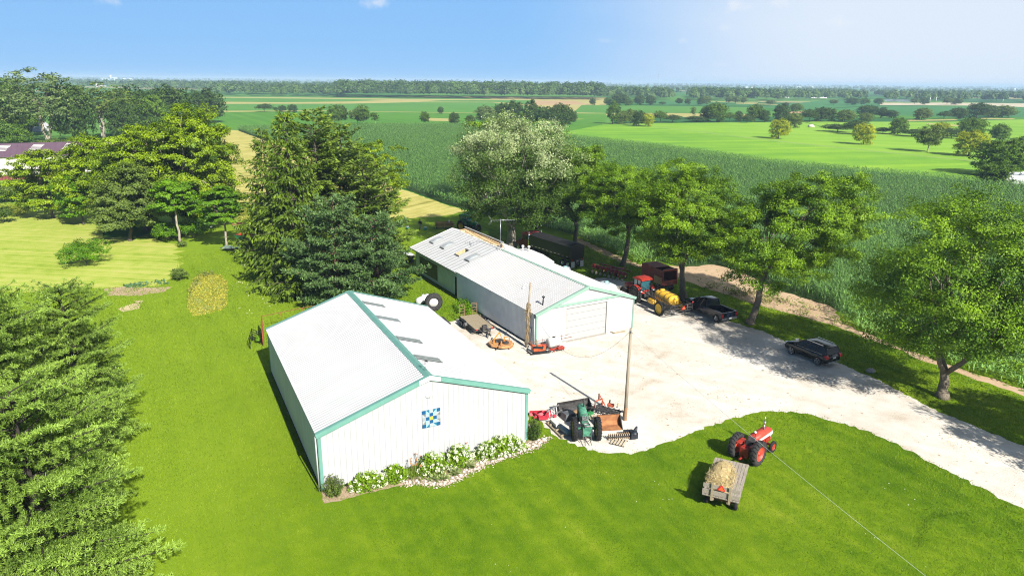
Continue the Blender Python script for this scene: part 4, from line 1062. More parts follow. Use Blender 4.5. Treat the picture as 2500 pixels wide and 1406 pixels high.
WG = 'big old trees at the edge of the far wood'
for row in ((118, 352, 166, 165, 'm', 'p', 'huge pale cottonwood with several leaning bare trunks'),
            (252, 340, 200, 150, 'm', 'o', 'broad tree with forked white limbs right of the cottonwood'),
            (188, 350, 196, 100, 'r', 'd', 'dark rounded tree between the cottonwood and the white-limbed tree'),
            (20, 335, 188, 140, 'r', 'g', 'tall green tree at the frame edge beside the cottonwood'),
            (15, 352, 250, 110, 'r', 'o', 'light green round tree over the gambrel shed'),
            (28, 368, 300, 90, 'b', 'g', 'dark thicket just above the plum roof'),
            (330, 330, 206, 110, 'r', 'd', 'grey-green oak beyond the tall grove locust'),
            (425, 315, 204, 110, 'r', 'd', 'wide oak with a domed top at the wood edge'),
            (505, 300, 212, 85, 'r', 'd', 'last oak of the wood edge beside the bean field'),
            (378, 330, 222, 80, 'r', 'g', 'lower oak squeezed between two domed oaks'),
            (140, 368, 340, 90, 'b', 'o', 'low scrub at the foot of the cottonwood'),
            (205, 380, 330, 70, 'b', 'g', 'tangled scrub behind the ridge of the plum roof'),
            (75, 330, 215, 80, 't', 'd', 'slender dark tree behind the gambrel shed'),
            (300, 345, 240, 70, 'r', 'd', 'dark oak below the white-limbed tree')):
    field_tree(*row, WG, 'wood_edge_tree')

# --- trees standing in and between the fields
FG = 'trees scattered over the fields'
HG = 'trees and bushes of the hedge line'
for row in ((645, 273, 254, 38, 'b', 'd', 'dark bush on the tan strip, widest of its row'),
            (674, 273, 262, 12, 'b', 'd', 'tiny bush on the tan strip'), (689, 273, 257, 20, 'r', 'd', 'small round tree on the tan strip'),
            (716, 274, 254, 24, 'r', 'd', 'small tree behind the tip of the tallest spruce'),
            (818, 309, 256, 40, 'o', 'g', 'tree with a twin white trunk in the bean field'), (838, 306, 258, 26, 'o', 'd', 'darker tree touching the twin-trunked tree'),
            (858, 306, 266, 12, 's', 'p', 'thin half-bare tree between two field groups'), (873, 307, 262, 26, 'o', 'p', 'pale poplar left of the white-stemmed group'),
            (889, 310, 256, 34, 'o', 'g', 'poplar with several white stems in the bean field'), (916, 308, 271, 22, 's', 'g', 'slim tree with one white stem at the corn edge'),
            (1038, 307, 273, 26, 'o', 'g', 'small lollipop tree with a pale stem by the corn'), (1110, 307, 273, 26, 'r', 'd', 'small dark round tree by the corn edge'),
            (1147, 306, 280, 24, 'r', 'd', 'lowest dark tree by the corn, next to the pale poplar'), (1076, 278, 260, 15, 'r', 'd', 'lone small tree on the thin tan line'),
            (1186, 302, 256, 50, 'r', 'p', 'silvery poplar above the silver maple'), (1222, 298, 250, 36, 'r', 'd', 'dark oak beside the silvery poplar'),
            (1256, 300, 243, 52, 'r', 'd', 'biggest dark oak of the field row'), (1293, 306, 244, 40, 't', 'd', 'tall dark oak on a short trunk'),
            (1335, 308, 260, 44, 'o', 'd', 'flat-topped oak on a visible trunk'), (1370, 307, 250, 52, 'r', 'd', 'round oak that ends the field row'),
            (1392, 304, 266, 30, 'r', 'd', 'small oak leaning on the round oak'),
            (1447, 257, 239, 16, 'r', 'd', 'lone round tree beyond the tan path')):
    field_tree(*row, FG)
for row in ((1495, 303, 246, 30, 't', 'g', 'tall narrow tree at the end of the hedge line'), (1518, 303, 270, 32, 'r', 'o', 'grey-green tree next to the tall narrow one'),
            (1540, 302, 265, 36, 'r', 'o', 'olive-toned tree in the hedge line'), (1558, 308, 268, 34, 'r', 'd', 'dark tree on a short stem beside the bright yellow one'),
            (1582, 309, 275, 30, 'r', 'y', 'bright yellow-green tree at the end of the grass path'), (1612, 299, 272, 34, 'b', 'g', 'pale green bush right of the bright yellow tree'),
            (1642, 299, 281, 44, 'b', 'd', 'low dark bush with a pointed top in the hedge line'), (1692, 292, 258, 14, 's', 'p', 'thin wispy tree rising from the hedge line'),
            (1700, 298, 284, 50, 'b', 'd', 'low bush under the thin wispy tree'), (1726, 297, 256, 36, 'r', 'd', 'dark left half of the biggest hedge tree pair'),
            (1750, 298, 248, 52, 'r', 'g', 'biggest hedge tree, wide and deep green'), (1781, 297, 275, 32, 'b', 'g', 'bush right of the biggest hedge tree'),
            (1803, 297, 270, 22, 'r', 'd', 'small dark hedge tree between two big ones'), (1823, 300, 282, 24, 'b', 'd', 'low dark bush casting a short shadow'),
            (1841, 297, 253, 40, 'r', 'g', 'tall ragged hedge tree'), (1866, 298, 267, 26, 'r', 'd', 'dark tree touching the tall ragged one'),
            (1904, 296, 252, 38, 'r', 'd', 'very dark round tree behind the yellow field tree'), (1938, 312, 273, 40, 'r', 'o', 'greyish bushy tree right of the yellow field tree'),
            (1976, 298, 268, 42, 'b', 'd', 'dark bush at the start of the thick hedge'), (2002, 297, 260, 40, 'r', 'd', 'dark round tree in the thick hedge'),
            (2024, 297, 262, 36, 'r', 'd', 'second dark round tree in the thick hedge, slightly lower'), (2062, 298, 266, 46, 'r', 'o', 'paler tree at the end of the thick hedge'),
            (2118, 285, 256, 52, 'r', 'd', 'broad very dark tree beyond the thick hedge'), (2114, 299, 274, 34, 'r', 'o', 'small pale tree in front of the broad very dark one'),
            (2150, 288, 262, 24, 't', 'd', 'narrow dark tree right of the broad one'), (2176, 289, 268, 34, 'r', 'd', 'low dark tree near the willow'),
            (2045, 322, 304, 70, 'b', 'd', 'nearly black bush in the hedge beyond the second yellow tree'), (2085, 328, 294, 56, 'b', 'd', 'tallest black bush behind the second yellow tree'),
            (2155, 326, 312, 40, 'b', 'd', 'round black bush right of the second yellow tree'), (2190, 329, 285, 42, 'r', 'g', 'green tree standing up out of the black hedge'),
            (2225, 333, 316, 60, 'b', 'd', 'long low black bush by the grey tree'), (2322, 338, 315, 56, 'b', 'd', 'black rounded bush between the grey tree and the yellow pair')):
    field_tree(*row, HG)
for row in ((1900, 339, 287, 48, 'r', 'y', 'yellow-green round tree alone on the grass path'), (2108, 353, 297, 50, 'r', 'y', 'second yellow-topped tree on the path, with a dark left side'),
            (2264, 371, 305, 64, 'o', 'o', 'grey-green airy tree with pale stems'), (2296, 330, 297, 40, 'r', 'y', 'small yellow tree peeping over the grey-green airy one'),
            (2372, 335, 285, 64, 'r', 'g', 'spreading green tree behind the large yellow one'), (2364, 381, 315, 74, 'r', 'y', 'large yellow-leaved tree on a dark trunk'),
            (2440, 345, 300, 44, 'r', 'g', 'soft green tree behind the big dark one'), (2445, 428, 334, 140, 'r', 'g', 'big dense green tree above the camper'),
            (2427, 452, 393, 84, 'r', 'g', 'low dense tree in front, next to the camper'), (2500, 385, 330, 70, 'r', 'g', 'green tree at the frame edge over the camper'),
            (2250, 293, 262, 42, 'r', 'o', 'willow with hanging pale branches in the far field'), (2304, 291, 272, 30, 'b', 'd', 'neat round bush right of the willow'),
            (2340, 290, 262, 42, 'r', 'd', 'dark tree right of the neat round bush'), (2384, 289, 249, 50, 'r', 'd', 'tallest tree of the far clump'),
            (2412, 288, 254, 40, 'r', 'd', 'dark tree on the shoulder of the far clump'), (2446, 287, 256, 56, 'r', 'o', 'hazy pale tree ending the far clump'),
            (1658, 257, 240, 20, 'o', 'd', 'spreading tree beyond the hedge, left one of a pair'), (1679, 256, 240, 15, 'r', 'd', 'ball-shaped tree beyond the hedge'),
            (1710, 256, 238, 20, 'r', 'd', 'dark half of a far pair of trees'), (1724, 255, 233, 24, 'r', 'o', 'greyish half of a far pair of trees'),
            (1778, 254, 237, 18, 'o', 'p', 'see-through pale far tree'), (1795, 255, 235, 26, 'o', 'p', 'pale far tree on white stems'), (1815, 255, 237, 18, 'o', 'o', 'far tree beside the white-stemmed one'),
            (1880, 258, 244, 22, 'o', 'p', 'small pale tree on the far strip'), (1512, 258, 228, 40, 'r', 'd', 'wide dark tree before the far wood'),
            (1484, 257, 238, 20, 'r', 'g', 'small tree left of the wide dark one'), (1534, 258, 240, 22, 'r', 'g', 'small tree right of the wide dark one'),
            (1561, 257, 231, 26, 'r', 'd', 'first of two ball-topped far trees'), (1588, 257, 233, 26, 'r', 'd', 'second ball-topped far tree, beside a low bush'), (1617, 257, 249, 18, 'b', 'd', 'low bush on the far tan line'),
            (1919, 261, 250, 15, 'r', 'd', 'tiny round tree in the teal crop'), (1942, 273, 252, 32, 'r', 'g', 'leafy tree over the bare earth patch'),
            (2035, 257, 243, 20, 'o', 'p', 'pale far tree by the teal crop'), (2080, 256, 238, 34, 'r', 'd', 'dark middle tree of a far row'), (2110, 255, 239, 24, 'r', 'g', 'right tree of a far row'),
            (2145, 255, 239, 22, 'r', 'd', 'dark tree at the end of the pale strip'), (2232, 255, 240, 20, 'o', 'o', 'thin tree by the river'), (2256, 256, 238, 22, 'r', 'd', 'dark tree right of the river'),
            (2312, 256, 238, 26, 'o', 'o', 'open far tree on the pale strip'), (2333, 256, 239, 26, 'r', 'd', 'rounder far tree on the pale strip')):
    field_tree(*row, FG)


# --- distant woods: belts of trees that read as one mass
def wood_belt(name, label, D0, D1, px0, px1, ntree, hgt, nq, qs, seed, m_, gaps=0.0, gscale=9.0):
    rng = np.random.default_rng(seed); Q = []; V = []
    for i in range(ntree):
        D = rng.uniform(D0, D1); px = rng.uniform(px0, px1)
        if gaps > 0 and math.sin(px / 2500 * gscale * 6.28 + seed * 1.7 + D * .004) + .6 * math.sin(px / 2500 * gscale * 15 + seed) < gaps * 2 - 1.2: continue
        x = (px - 1250) / F_PX * D; h = hgt * rng.uniform(.7, 1.15); w_ = h * rng.uniform(.28, .48)
        d = rvec(rng, nq); d[:, 2] = np.abs(d[:, 2]) * 1.0 - .25 * rng.uniform(0, 1, nq)
        r_ = rng.uniform(.75, 1.0, (nq, 1))
        P = np.array([x, D, h * .42]) + d * r_ * np.array([w_, w_, h * .55])
        nm = d + rvec(rng, nq) * .55 + np.array([0, 0, .2]); nm /= np.linalg.norm(nm, axis=1, keepdims=True)
        u = np.cross(nm, rvec(rng, nq)); u /= np.linalg.norm(u, axis=1, keepdims=True); v = np.cross(nm, u)
        s = rng.uniform(.6, 1.2, (nq, 1)) * qs
        Q.append(np.stack([P + u * s, P + v * s * .7, P - u * s, P - v * s * .7], 1)); V.append(np.clip(rng.uniform(.1, .65) + rng.normal(size=nq) * .12, 0, 1))
    o = link(name, quads(name, np.concatenate(Q), np.concatenate(V), m_)); tag(o, label, 'woodland', kind='stuff'); return o


woods_m = leaf_mat('wood_leaf', (0.022, 0.065, 0.012), (0.14, 0.23, 0.04), .2)
wood_belt('far_wood', 'dense dark green wood behind the bean fields', 1040, 1230, 830, 1455, 520, 25, 230, 1.5, 1, woods_m)
wood_belt('far_wood', 'lower grey-green wood edge left of the dense wood', 1060, 1300, 540, 850, 210, 17, 190, 1.4, 2, woods_m)
wood_belt('far_wood', 'hazy wooded rise behind the lower wood edge', 1350, 1900, 350, 1000, 420, 19, 120, 2.0, 3, woods_m)
wood_belt('far_wood', 'open woodland belt beyond the middle fields', 1080, 1400, 1440, 1900, 420, 18, 150, 1.6, 4, woods_m, .12)
wood_belt('far_wood', 'riverside trees beyond the teal crops', 1150, 1700, 1850, 2620, 620, 16, 120, 1.8, 5, woods_m, .2)
wood_belt('far_wood', 'pale blue-green woods in the middle distance', 1600, 2800, 950, 2700, 1200, 15, 60, 2.4, 6, woods_m, .42)
wood_belt('far_wood', 'hazy woods left of the grove, behind the white farm', 1500, 3200, -60, 620, 620, 17, 60, 2.8, 7, woods_m, .3)
wood_belt('far_wood', 'bluish wooded horizon band', 3000, 6000, -60, 2620, 1600, 14, 36, 4.0, 8, woods_m, .42, 5)
wood_belt('far_wood', 'faintest blue woods along the skyline', 6200, 12000, -80, 2640, 1200, 22, 30, 8.0, 9, woods_m, .3, 3)
# ------------------------------------------------------------------ corn
def inside(pts, poly):
    x, y = pts[:, 0], pts[:, 1]; r = np.zeros(len(pts), bool); n = len(poly); j = n - 1
    for i in range(n):
        xi, yi = poly[i]; xj, yj = poly[j]
        c = ((yi > y) != (yj > y)) & (x < (xj - xi) * (y - yi) / (yj - yi + 1e-12) + xi); r ^= c; j = i
    return r


corn_px = [(583, 320), (655, 347), (760, 384), (935, 441), (1095, 499), (1300, 552), (1405, 577), (1500, 620), (1560, 645), (1690, 650), (1745, 645), (1800, 659), (1920, 713), (2030, 748), (2062, 795), (2200, 848), (2330, 897), (2500, 951), (2900, 1090),
           (3000, 560), (2760, 478), (2500, 457), (2200, 430), (1900, 402), (1620, 362), (1345, 331), (1140, 308), (850, 308), (583, 315)]
corn_poly = P2(corn_px)
sheet('corn_ground', corn_poly, -0.02, ground_mat('corn_soil', [(0.02, 0.045, 0.012), (0.035, 0.07, 0.018), (0.06, 0.09, 0.03)], 0.05, 0.5, 3.0))
rng = np.random.default_rng(5)
rd = np.array([0.56, -0.828]); rp = np.array([0.828, 0.56])
PL = []
cpa = np.array(corn_poly); sA, sB = (cpa @ rd).min(), (cpa @ rd).max(); tA, tB = (cpa @ rp).min(), (cpa @ rp).max()
ROW = 0.78
for k, t in enumerate(np.arange(tA, tB, ROW)):
    n = int((sB - sA) / 0.42); s = sA + (np.arange(n) + rng.uniform(-.3, .3, n)) * 0.42
    PL.append(np.stack([rp[0] * t + rd[0] * s, rp[1] * t + rd[1] * s], 1) + rng.normal(size=(n, 2)) * .05)
PL = np.concatenate(PL); PL = PL[inside(PL, corn_poly)]
dd = np.linalg.norm(PL, axis=1)
fpx = 1250 + F_PX * PL[:, 0] / (PL[:, 1] * cp + CAM_H * sp_)
keep = (rng.uniform(0, 1, len(PL)) < np.where(dd < 130, 1.0, np.where(dd < 210, .75, .60))) & (fpx < 2640)
PL = PL[keep]; dd = dd[keep]
# rows along the dirt track are short, thin and yellowish
edge = np.array(P2([(1300, 552), (1405, 577), (1500, 620), (1560, 645), (1690, 650), (1745, 645), (1800, 659), (1920, 713), (2030, 748), (2062, 795), (2200, 848), (2330, 897), (2500, 951), (2900, 1090)]))
de = np.full(len(PL), 1e9)
for a, b_ in zip(edge[:-1], edge[1:]):
    ab = b_ - a; tt = np.clip(((PL - a) @ ab) / (ab @ ab), 0, 1); de = np.minimum(de, np.linalg.norm(PL - (a + tt[:, None] * ab), axis=1))
pxx = 1250 + F_PX * PL[:, 0] / (PL[:, 1] * cp + CAM_H * sp_)
weak = np.where(pxx > 2080, np.clip(1 - de / 6.5, 0, 1), np.where(pxx < 1600, np.clip(1 - de / 3.0, 0, 1) * .8, 0))
HT = 2.25 * (1 - .5 * weak) * rng.uniform(.93, 1.06, len(PL))
tone = np.clip(.38 + rng.normal(size=len(PL)) * .1 + .75 * weak, 0, 1)
Q = []; V = []
far = dd > 150
for nl in range(7):
    use = np.ones(len(PL), bool) if nl < 4 else ~far
    P = PL[use]; h = HT[use]; n = len(P); a = rng.uniform(0, 6.28, n)
    w0 = np.where(dd[use] > 210, .13, np.where(dd[use] > 130, .10, .085))
    z0 = h * (.28 + .105 * (nl if nl < 4 else (nl - 4) + .5) * 1.55) ; ln = rng.uniform(.55, .85, n) * np.where(dd[use] > 150, 1.2, 1.0)
    dx, dy = np.cos(a), np.sin(a)
    p0 = np.stack([P[:, 0], P[:, 1], z0], 1); p1 = p0 + np.stack([dx * ln * .5, dy * ln * .5, .34 * ln + 0 * dx], 1); p2 = p1 + np.stack([dx * ln * .5, dy * ln * .5, -ln * rng.uniform(.02, .5, n)], 1)
    sv = np.stack([-dy, dx, 0 * dx], 1) * (w0 / 2)[:, None]
    Q.append(np.stack([p0 - sv * .5, p0 + sv * .5, p1 + sv, p1 - sv], 1)); Q.append(np.stack([p1 - sv, p1 + sv, p2 + sv * .25, p2 - sv * .25], 1))
    v = np.clip(tone[use] + rng.normal(size=n) * .12 + .05 * (nl - 2), 0, 1); V += [v, v]
near = dd < 120
P = PL[near]; h = HT[near]; n = len(P)                      # stalks
a = rng.uniform(0, 3.14, n); sv = np.stack([np.cos(a), np.sin(a), 0 * a], 1) * .022
b0 = np.stack([P[:, 0], P[:, 1], 0 * h], 1); b1 = np.stack([P[:, 0], P[:, 1], h], 1)
Q.append(np.stack([b0 - sv, b0 + sv, b1 + sv * .5, b1 - sv * .5], 1)); V.append(np.clip(tone[near] + .15, 0, 1))
corn_m = leaf_mat('corn_leaf', (0.010, 0.06, 0.006), (0.25, 0.46, 0.10), .18, .5)
tag(link('corn', quads('corn', np.concatenate(Q), np.concatenate(V), corn_m)), 'tall dark green corn standing in rows behind the locusts', 'corn', kind='stuff')


# ------------------------------------------------------------------ weeds and beds
def scatter(name, lab, cat, poly, dens, hgt, leaf, m_, seed, nl=7, mask=None, tone=(.1, .8)):
    rng = np.random.default_rng(seed); pa = np.array(poly); lo, hi = pa.min(0), pa.max(0); n = int((hi[0] - lo[0]) * (hi[1] - lo[1]) * dens)
    P = rng.uniform(lo, hi, (n, 2)); P = P[inside(P, poly)]
    if mask is not None: P = P[mask(P, rng)]
    n = len(P); Q = []; V = []; hh = rng.uniform(.5, 1.3, n) * hgt; base = rng.uniform(*tone, n)
    for k in range(nl):
        p = np.stack([P[:, 0] + rng.normal(size=n) * hgt * .3, P[:, 1] + rng.normal(size=n) * hgt * .3, hh * rng.uniform(.15, 1, n)], 1)
        Q.append(blades(rng, p, leaf[0], leaf[1], .9)); V.append(np.clip(base + rng.normal(size=n) * .12, 0, 1))
    o = link(name, quads(name, np.concatenate(Q), np.concatenate(V), m_)); return tag(o, lab, cat, kind='stuff')


weed_m = leaf_mat('weed_leaf', (0.09, 0.13, 0.015), (0.36, 0.36, 0.11), .3)
garden_m = leaf_mat('garden_leaf', (0.15, 0.22, 0.015), (0.58, 0.52, 0.08), .3)


def clumpy(f, th):
    def g(P, rng):
        v = np.sin(P[:, 0] * f + 1.3) * np.sin(P[:, 1] * f * 1.2 + .7) + .6 * np.sin(P[:, 0] * f * 2.3 + P[:, 1] * f * 1.9) + rng.normal(size=len(P)) * .35
        return v > th
    return g


scatter('track_weeds', 'yellow-green weeds growing along the dirt track', 'weeds', P2([(1700, 696), (1790, 705), (1860, 718), (1960, 748), (2060, 778), (2150, 812), (2130, 823), (2040, 793), (1950, 772), (1860, 749), (1760, 718)]), 5.0, .8, (.34, .13), weed_m, 201, 8, clumpy(.9, .15))
scatter('track_weeds', 'low green weeds on the far end of the dirt track', 'weeds', P2([(1520, 622), (1590, 640), (1640, 655), (1655, 668), (1620, 668), (1560, 655)]), 4.0, .35, (.3, .14), fresh_m, 202, 7, clumpy(.7, .1))
scatter('garden_plants', 'overgrown yellow garden bed in the lawn beside the conifers', 'garden bed', P2(smooth_poly([(478, 672), (520, 664), (556, 682), (558, 720), (552, 756), (500, 768), (470, 776), (455, 745), (462, 700)], 1)), 26, .15, (.18, .09), garden_m, 203, 7, clumpy(1.1, -.6), (.35, 1.0))
sheet('garden_soil', ragged(P2([(482, 676), (520, 668), (552, 685), (554, 720), (548, 752), (500, 764), (472, 772), (460, 745), (466, 702)]), .4, .12, 21), .006, ground_mat('garden_earth', [(.16, .2, .03), (.30, .30, .07), (.46, .40, .2)], .3, 1.5, 8.0))
scatter('garden_edge', 'greener plants around the yellow garden bed', 'garden bed', P2([(470, 690), (485, 668), (520, 662), (522, 672), (490, 682), (468, 720), (458, 745), (456, 716)]), 9, .28, (.2, .1), weed_m, 204, 6)
scatter('patch_seedlings', 'blue-green seedlings along the bare soil patch', 'seedlings', P2([(300, 697), (350, 690), (402, 684), (410, 694), (370, 700), (340, 703), (310, 703)]), 14, .22, (.25, .15), leaf_mat('cabbage_leaf', (.06, .15, .05), (.2, .32, .15), .25), 205, 6, clumpy(.9, -.4))
scatter('ramp_weeds', 'tall green weeds by the workshop wall behind the flatbed trailer', 'weeds', P2([(1118, 768), (1112, 750), (1140, 738), (1150, 752), (1140, 768)]), 26, .8, (.22, .1), fresh_m, 206, 9)
scatter('meadow_rough', 'uncut yellow grass before the lone locust', 'rough grass', P2([(-60, 506), (30, 500), (70, 512), (60, 526), (0, 528), (-60, 530)]), 8, .5, (.4, .08), leaf_mat('rough_blade', (.18, .24, .02), (.4, .42, .06), .3), 207, 6)
scatter('fence_rough', 'tall grass at the near end of the stubble strip', 'rough grass', P2([(560, 505), (680, 500), (690, 540), (650, 556), (570, 552)]), 5, .6, (.5, .1), leaf_mat('rough_blade', (.18, .24, .02), (.4, .42, .06), .3), 208, 7)
scatter('lawn_clover', 'white clover heads dotted over the front lawn', 'clover', [(-12, 29), (45, 29), (45, 43), (24, 44), (10, 42), (-6, 37), (-14, 33)], .9, .08, (.07, .06), mat('clover_white', (.62, .64, .5), .8), 209, 1, clumpy(.35, .9))
scatter('lawn_debris', 'pale wood chips scattered on the lawn near the conifers', 'wood chips', P2([(560, 690), (640, 680), (690, 720), (660, 760), (600, 775), (560, 740)]), 3.2, .03, (.38, .09), mat('chip_wood', (.62, .58, .44), .8), 210, 1, clumpy(.8, .3))
scatter('yard_litter', 'dry leaves and straw bits scattered over the gravel', 'leaf litter', P2([(1640, 985), (1760, 950), (1900, 965), (1960, 1000), (1880, 1000), (1740, 1035), (1640, 1072), (1540, 1104), (1440, 1098), (1400, 1080), (1560, 1060)]), 5.0, .02, (.16, .07), mat('litter_tan', (.27, .2, .09), .9), 211, 1, clumpy(.55, .55))
scatter('yard_litter', 'dark wheel-track grit spread across the gravel', 'grit', P2([(1400, 900), (1560, 830), (1800, 850), (2050, 1000), (2400, 1170), (2300, 1120), (1900, 950), (1500, 960)]), 1.1, .02, (.12, .06), mat('litter_dark', (.17, .13, .08), .9), 212, 1, clumpy(.4, .4))
scatter('straw_scatter', 'golden straw spilled along the drive', 'straw', P2([(2205, 1032), (2270, 1015), (2290, 1035), (2370, 1082), (2420, 1110), (2360, 1100), (2270, 1072)]), 22, .02, (.22, .05), mat('straw_gold', (.5, .38, .16), .8), 213, 1, clumpy(.9, .15))

# mown grass blades over the lawn, thinning out with distance
rng = np.random.default_rng(91); n = 480000
rr = 28 * (110 / 28) ** rng.uniform(0, 1, n) ; aa = rng.uniform(-.8, .8, n); GP = np.stack([rr * np.sin(aa), rr * np.cos(aa)], 1)
foot = lambda o, w_, l_: [tuple((o.matrix_basis @ Vector(c))[:2]) for c in ((0, 0, 0), (w_, 0, 0), (w_, l_, 0), (0, l_, 0))]
ok = inside(GP, lawn) & ~inside(GP + rng.normal(size=GP.shape) * .16, gp_) & ~inside(GP, foot(barn, W, LL)) & ~inside(GP, foot(shop, W2, LR)) & ~inside(GP, corn_poly)
mead = P2([(-900, 520), (0, 515), (215, 500), (260, 575), (400, 588), (440, 605), (432, 650), (410, 690), (330, 700), (200, 704), (0, 712), (-900, 760)])
ok &= ~inside(GP, mead) & ~inside(GP, P2([(1405, 578), (1500, 620), (1560, 645), (1690, 651), (1745, 646), (1920, 715), (2030, 748), (2062, 793), (2200, 847), (2500, 950), (2500, 970), (2200, 861), (2040, 797), (1950, 771), (1760, 716), (1600, 663), (1405, 590)]))
ok &= ~inside(GP, P2([(541, 317), (650, 345), (1090, 501), (1140, 515), (1000, 533), (800, 540), (545, 545)]))
GP = GP[ok]; n = len(GP); sz = np.clip(np.linalg.norm(GP, axis=1) / 38, .8, 2.2)[:, None]
pat = .5 + .28 * np.clip((-GP[:, 0] - 8) / 12, 0, 1) + .22 * np.sin(GP[:, 0] * .55 + 1.7 * np.sin(GP[:, 1] * .21)) * np.sin(GP[:, 1] * .4 + 1.1) + .12 * np.sin(GP[:, 0] * 1.9 + GP[:, 1] * 1.3)
D = np.stack([rng.normal(size=n) * .7, rng.normal(size=n) * .7, np.full(n, .8)], 1); D /= np.linalg.norm(D, axis=1, keepdims=True)
V_ = rvec(rng, n); S_ = np.cross(D, V_); S_ /= np.linalg.norm(S_, axis=1, keepdims=True); B0 = np.hstack([GP, np.zeros((n, 1))]); Lg = .085 * sz * rng.uniform(.6, 1.3, (n, 1)); Wg = .022 * sz
tag(link('grass', quads('grass', np.stack([B0 - S_ * Wg * .5, B0 + S_ * Wg * .5, B0 + D * Lg + S_ * Wg * .3, B0 + D * Lg - S_ * Wg * .3], 1), np.clip(pat + rng.normal(size=n) * .13, 0, 1), leaf_mat('lawn_blade', (.062, .145, .002), (.235, .325, .016), .3))), 'short mown grass of the lawn around the barns', 'grass', kind='stuff')

LG = np.array(P2([(2243, 1338), (2250, 1300), (2262, 1270), (2285, 1258), (2330, 1256), (2360, 1252)])); rng = np.random.default_rng(17); Q_ = []
for a, c in zip(LG[:-1], LG[1:]): k = int(np.linalg.norm(c - a) * 110); Q_.append(a + (c - a) * rng.uniform(0, 1, (k, 1)) + rng.normal(size=(k, 2)) * .17)
Q_ = np.concatenate(Q_); tag(link('lush_grass', quads('lush_grass', blades(rng, np.hstack([Q_, np.zeros((len(Q_), 1))]), .10, .03, .2, np.array([0, 0, 1.0]), .7), rng.uniform(0, 1, len(Q_)), leaf_mat('lush_blade', (.05, .13, .004), (.12, .23, .008), .2))), 'hooked streak of taller dark green grass in the front lawn', 'grass', kind='stuff')

# ------------------------------------------------------------------ flower bed at the front barn
BB = barn.matrix_basis
def bl(x, y, z=0.0): return BB @ Vector((x, y, z))


bed = [bl(*p) for p in ((-.1, -.02), (14.9, -.02), (15.9, -.1), (16.1, -.5), (14.6, -1.0), (12.6, -1.35), (10.9, -1.5), (9.4, -1.9), (8.3, -2.45), (7.0, -2.6), (6.1, -2.1), (5.2, -1.5), (4.2, -1.55), (3.0, -1.5), (2.0, -1.4), (.8, -1.5), (-.2, -1.4))]
sheet('flower_bed', ragged([(p.x, p.y) for p in bed], .35, .07, 3), 0.02, ground_mat('bed_soil', [(.2, .13, .08), (.38, .28, .19), (.5, .4, .3)], .4, 2.5, 16.0, mixf=(.4, .5, .6)))
rng = np.random.default_rng(12); rnd = random.Random(12)
stone_ms = [mat('stone_%d' % i, c, .85, var=.15, scale=6) for i, c in enumerate(((.58, .5, .42), (.66, .61, .55), (.48, .4, .33), (.6, .48, .4)))]
stone_meshes = []
for i in range(8):
    b = MB(); b.blob((0, 0, .05), (rnd.uniform(.18, .34), rnd.uniform(.14, .24), rnd.uniform(.12, .2)), 300 + i, 8, 5, .16); stone_meshes.append(b.mesh('stone', stone_ms[i % 4]))
sp_list = []
edge_l = [(16.1, -.3), (15.2, -.85), (14.3, -1.1), (13.3, -1.25), (12.3, -1.4), (11.4, -1.5), (10.6, -1.6), (9.9, -1.8), (9.3, -2.0), (8.7, -2.3), (8.1, -2.5), (7.4, -2.62), (6.8, -2.5), (6.3, -2.2), (5.9, -1.9), (5.5, -1.6), (4.9, -1.5)]
for a, c in zip(edge_l[:-1], edge_l[1:]):
    l = math.hypot(c[0] - a[0], c[1] - a[1]); k = max(1, int(l / .26))
    for j in range(k):
        for row in range(2):
            t = (j + rnd.uniform(0, .8)) / k; sp_list.append((a[0] + (c[0] - a[0]) * t + rnd.uniform(-.06, .06), a[1] + (c[1] - a[1]) * t + row * .27 + rnd.uniform(-.07, .07)))
for (x, y) in sp_list:
    p = bl(x, y, .02); o = link('border_stone', stone_meshes[rnd.randrange(8)]); o.location = p; o.rotation_euler = (0, 0, rnd.uniform(0, 6)); s = rnd.uniform(.7, 1.2); o.scale = (s, s, s)
    tag(o, 'pale fist-sized stone in the border of the flower bed', 'stone', 'stones edging the flower bed')
# fine pebbles between them
n = 2600; k = rng.integers(0, len(sp_list), n); pp = np.array(sp_list)[k] + rng.normal(size=(n, 2)) * .22
pw = np.array([tuple(bl(x, min(y, -.3), .05)) for x, y in pp]); tag(link('pebbles', quads('pebbles', blades(rng, pw, .13, .1, 2.0), rng.uniform(0, 1, n), leaf_mat('pebble', (.3, .2, .14), (.68, .6, .52), 0.0))), 'small pinkish pebbles strewn inside the flower bed', 'pebbles', kind='stuff')

hyd_leaf = leaf_mat('hydrangea_leaf', (.08, .18, .004), (.30, .46, .02), .35); hyd_white = leaf_mat('hydrangea_bloom', (.60, .66, .40), (.84, .85, .72), .15)


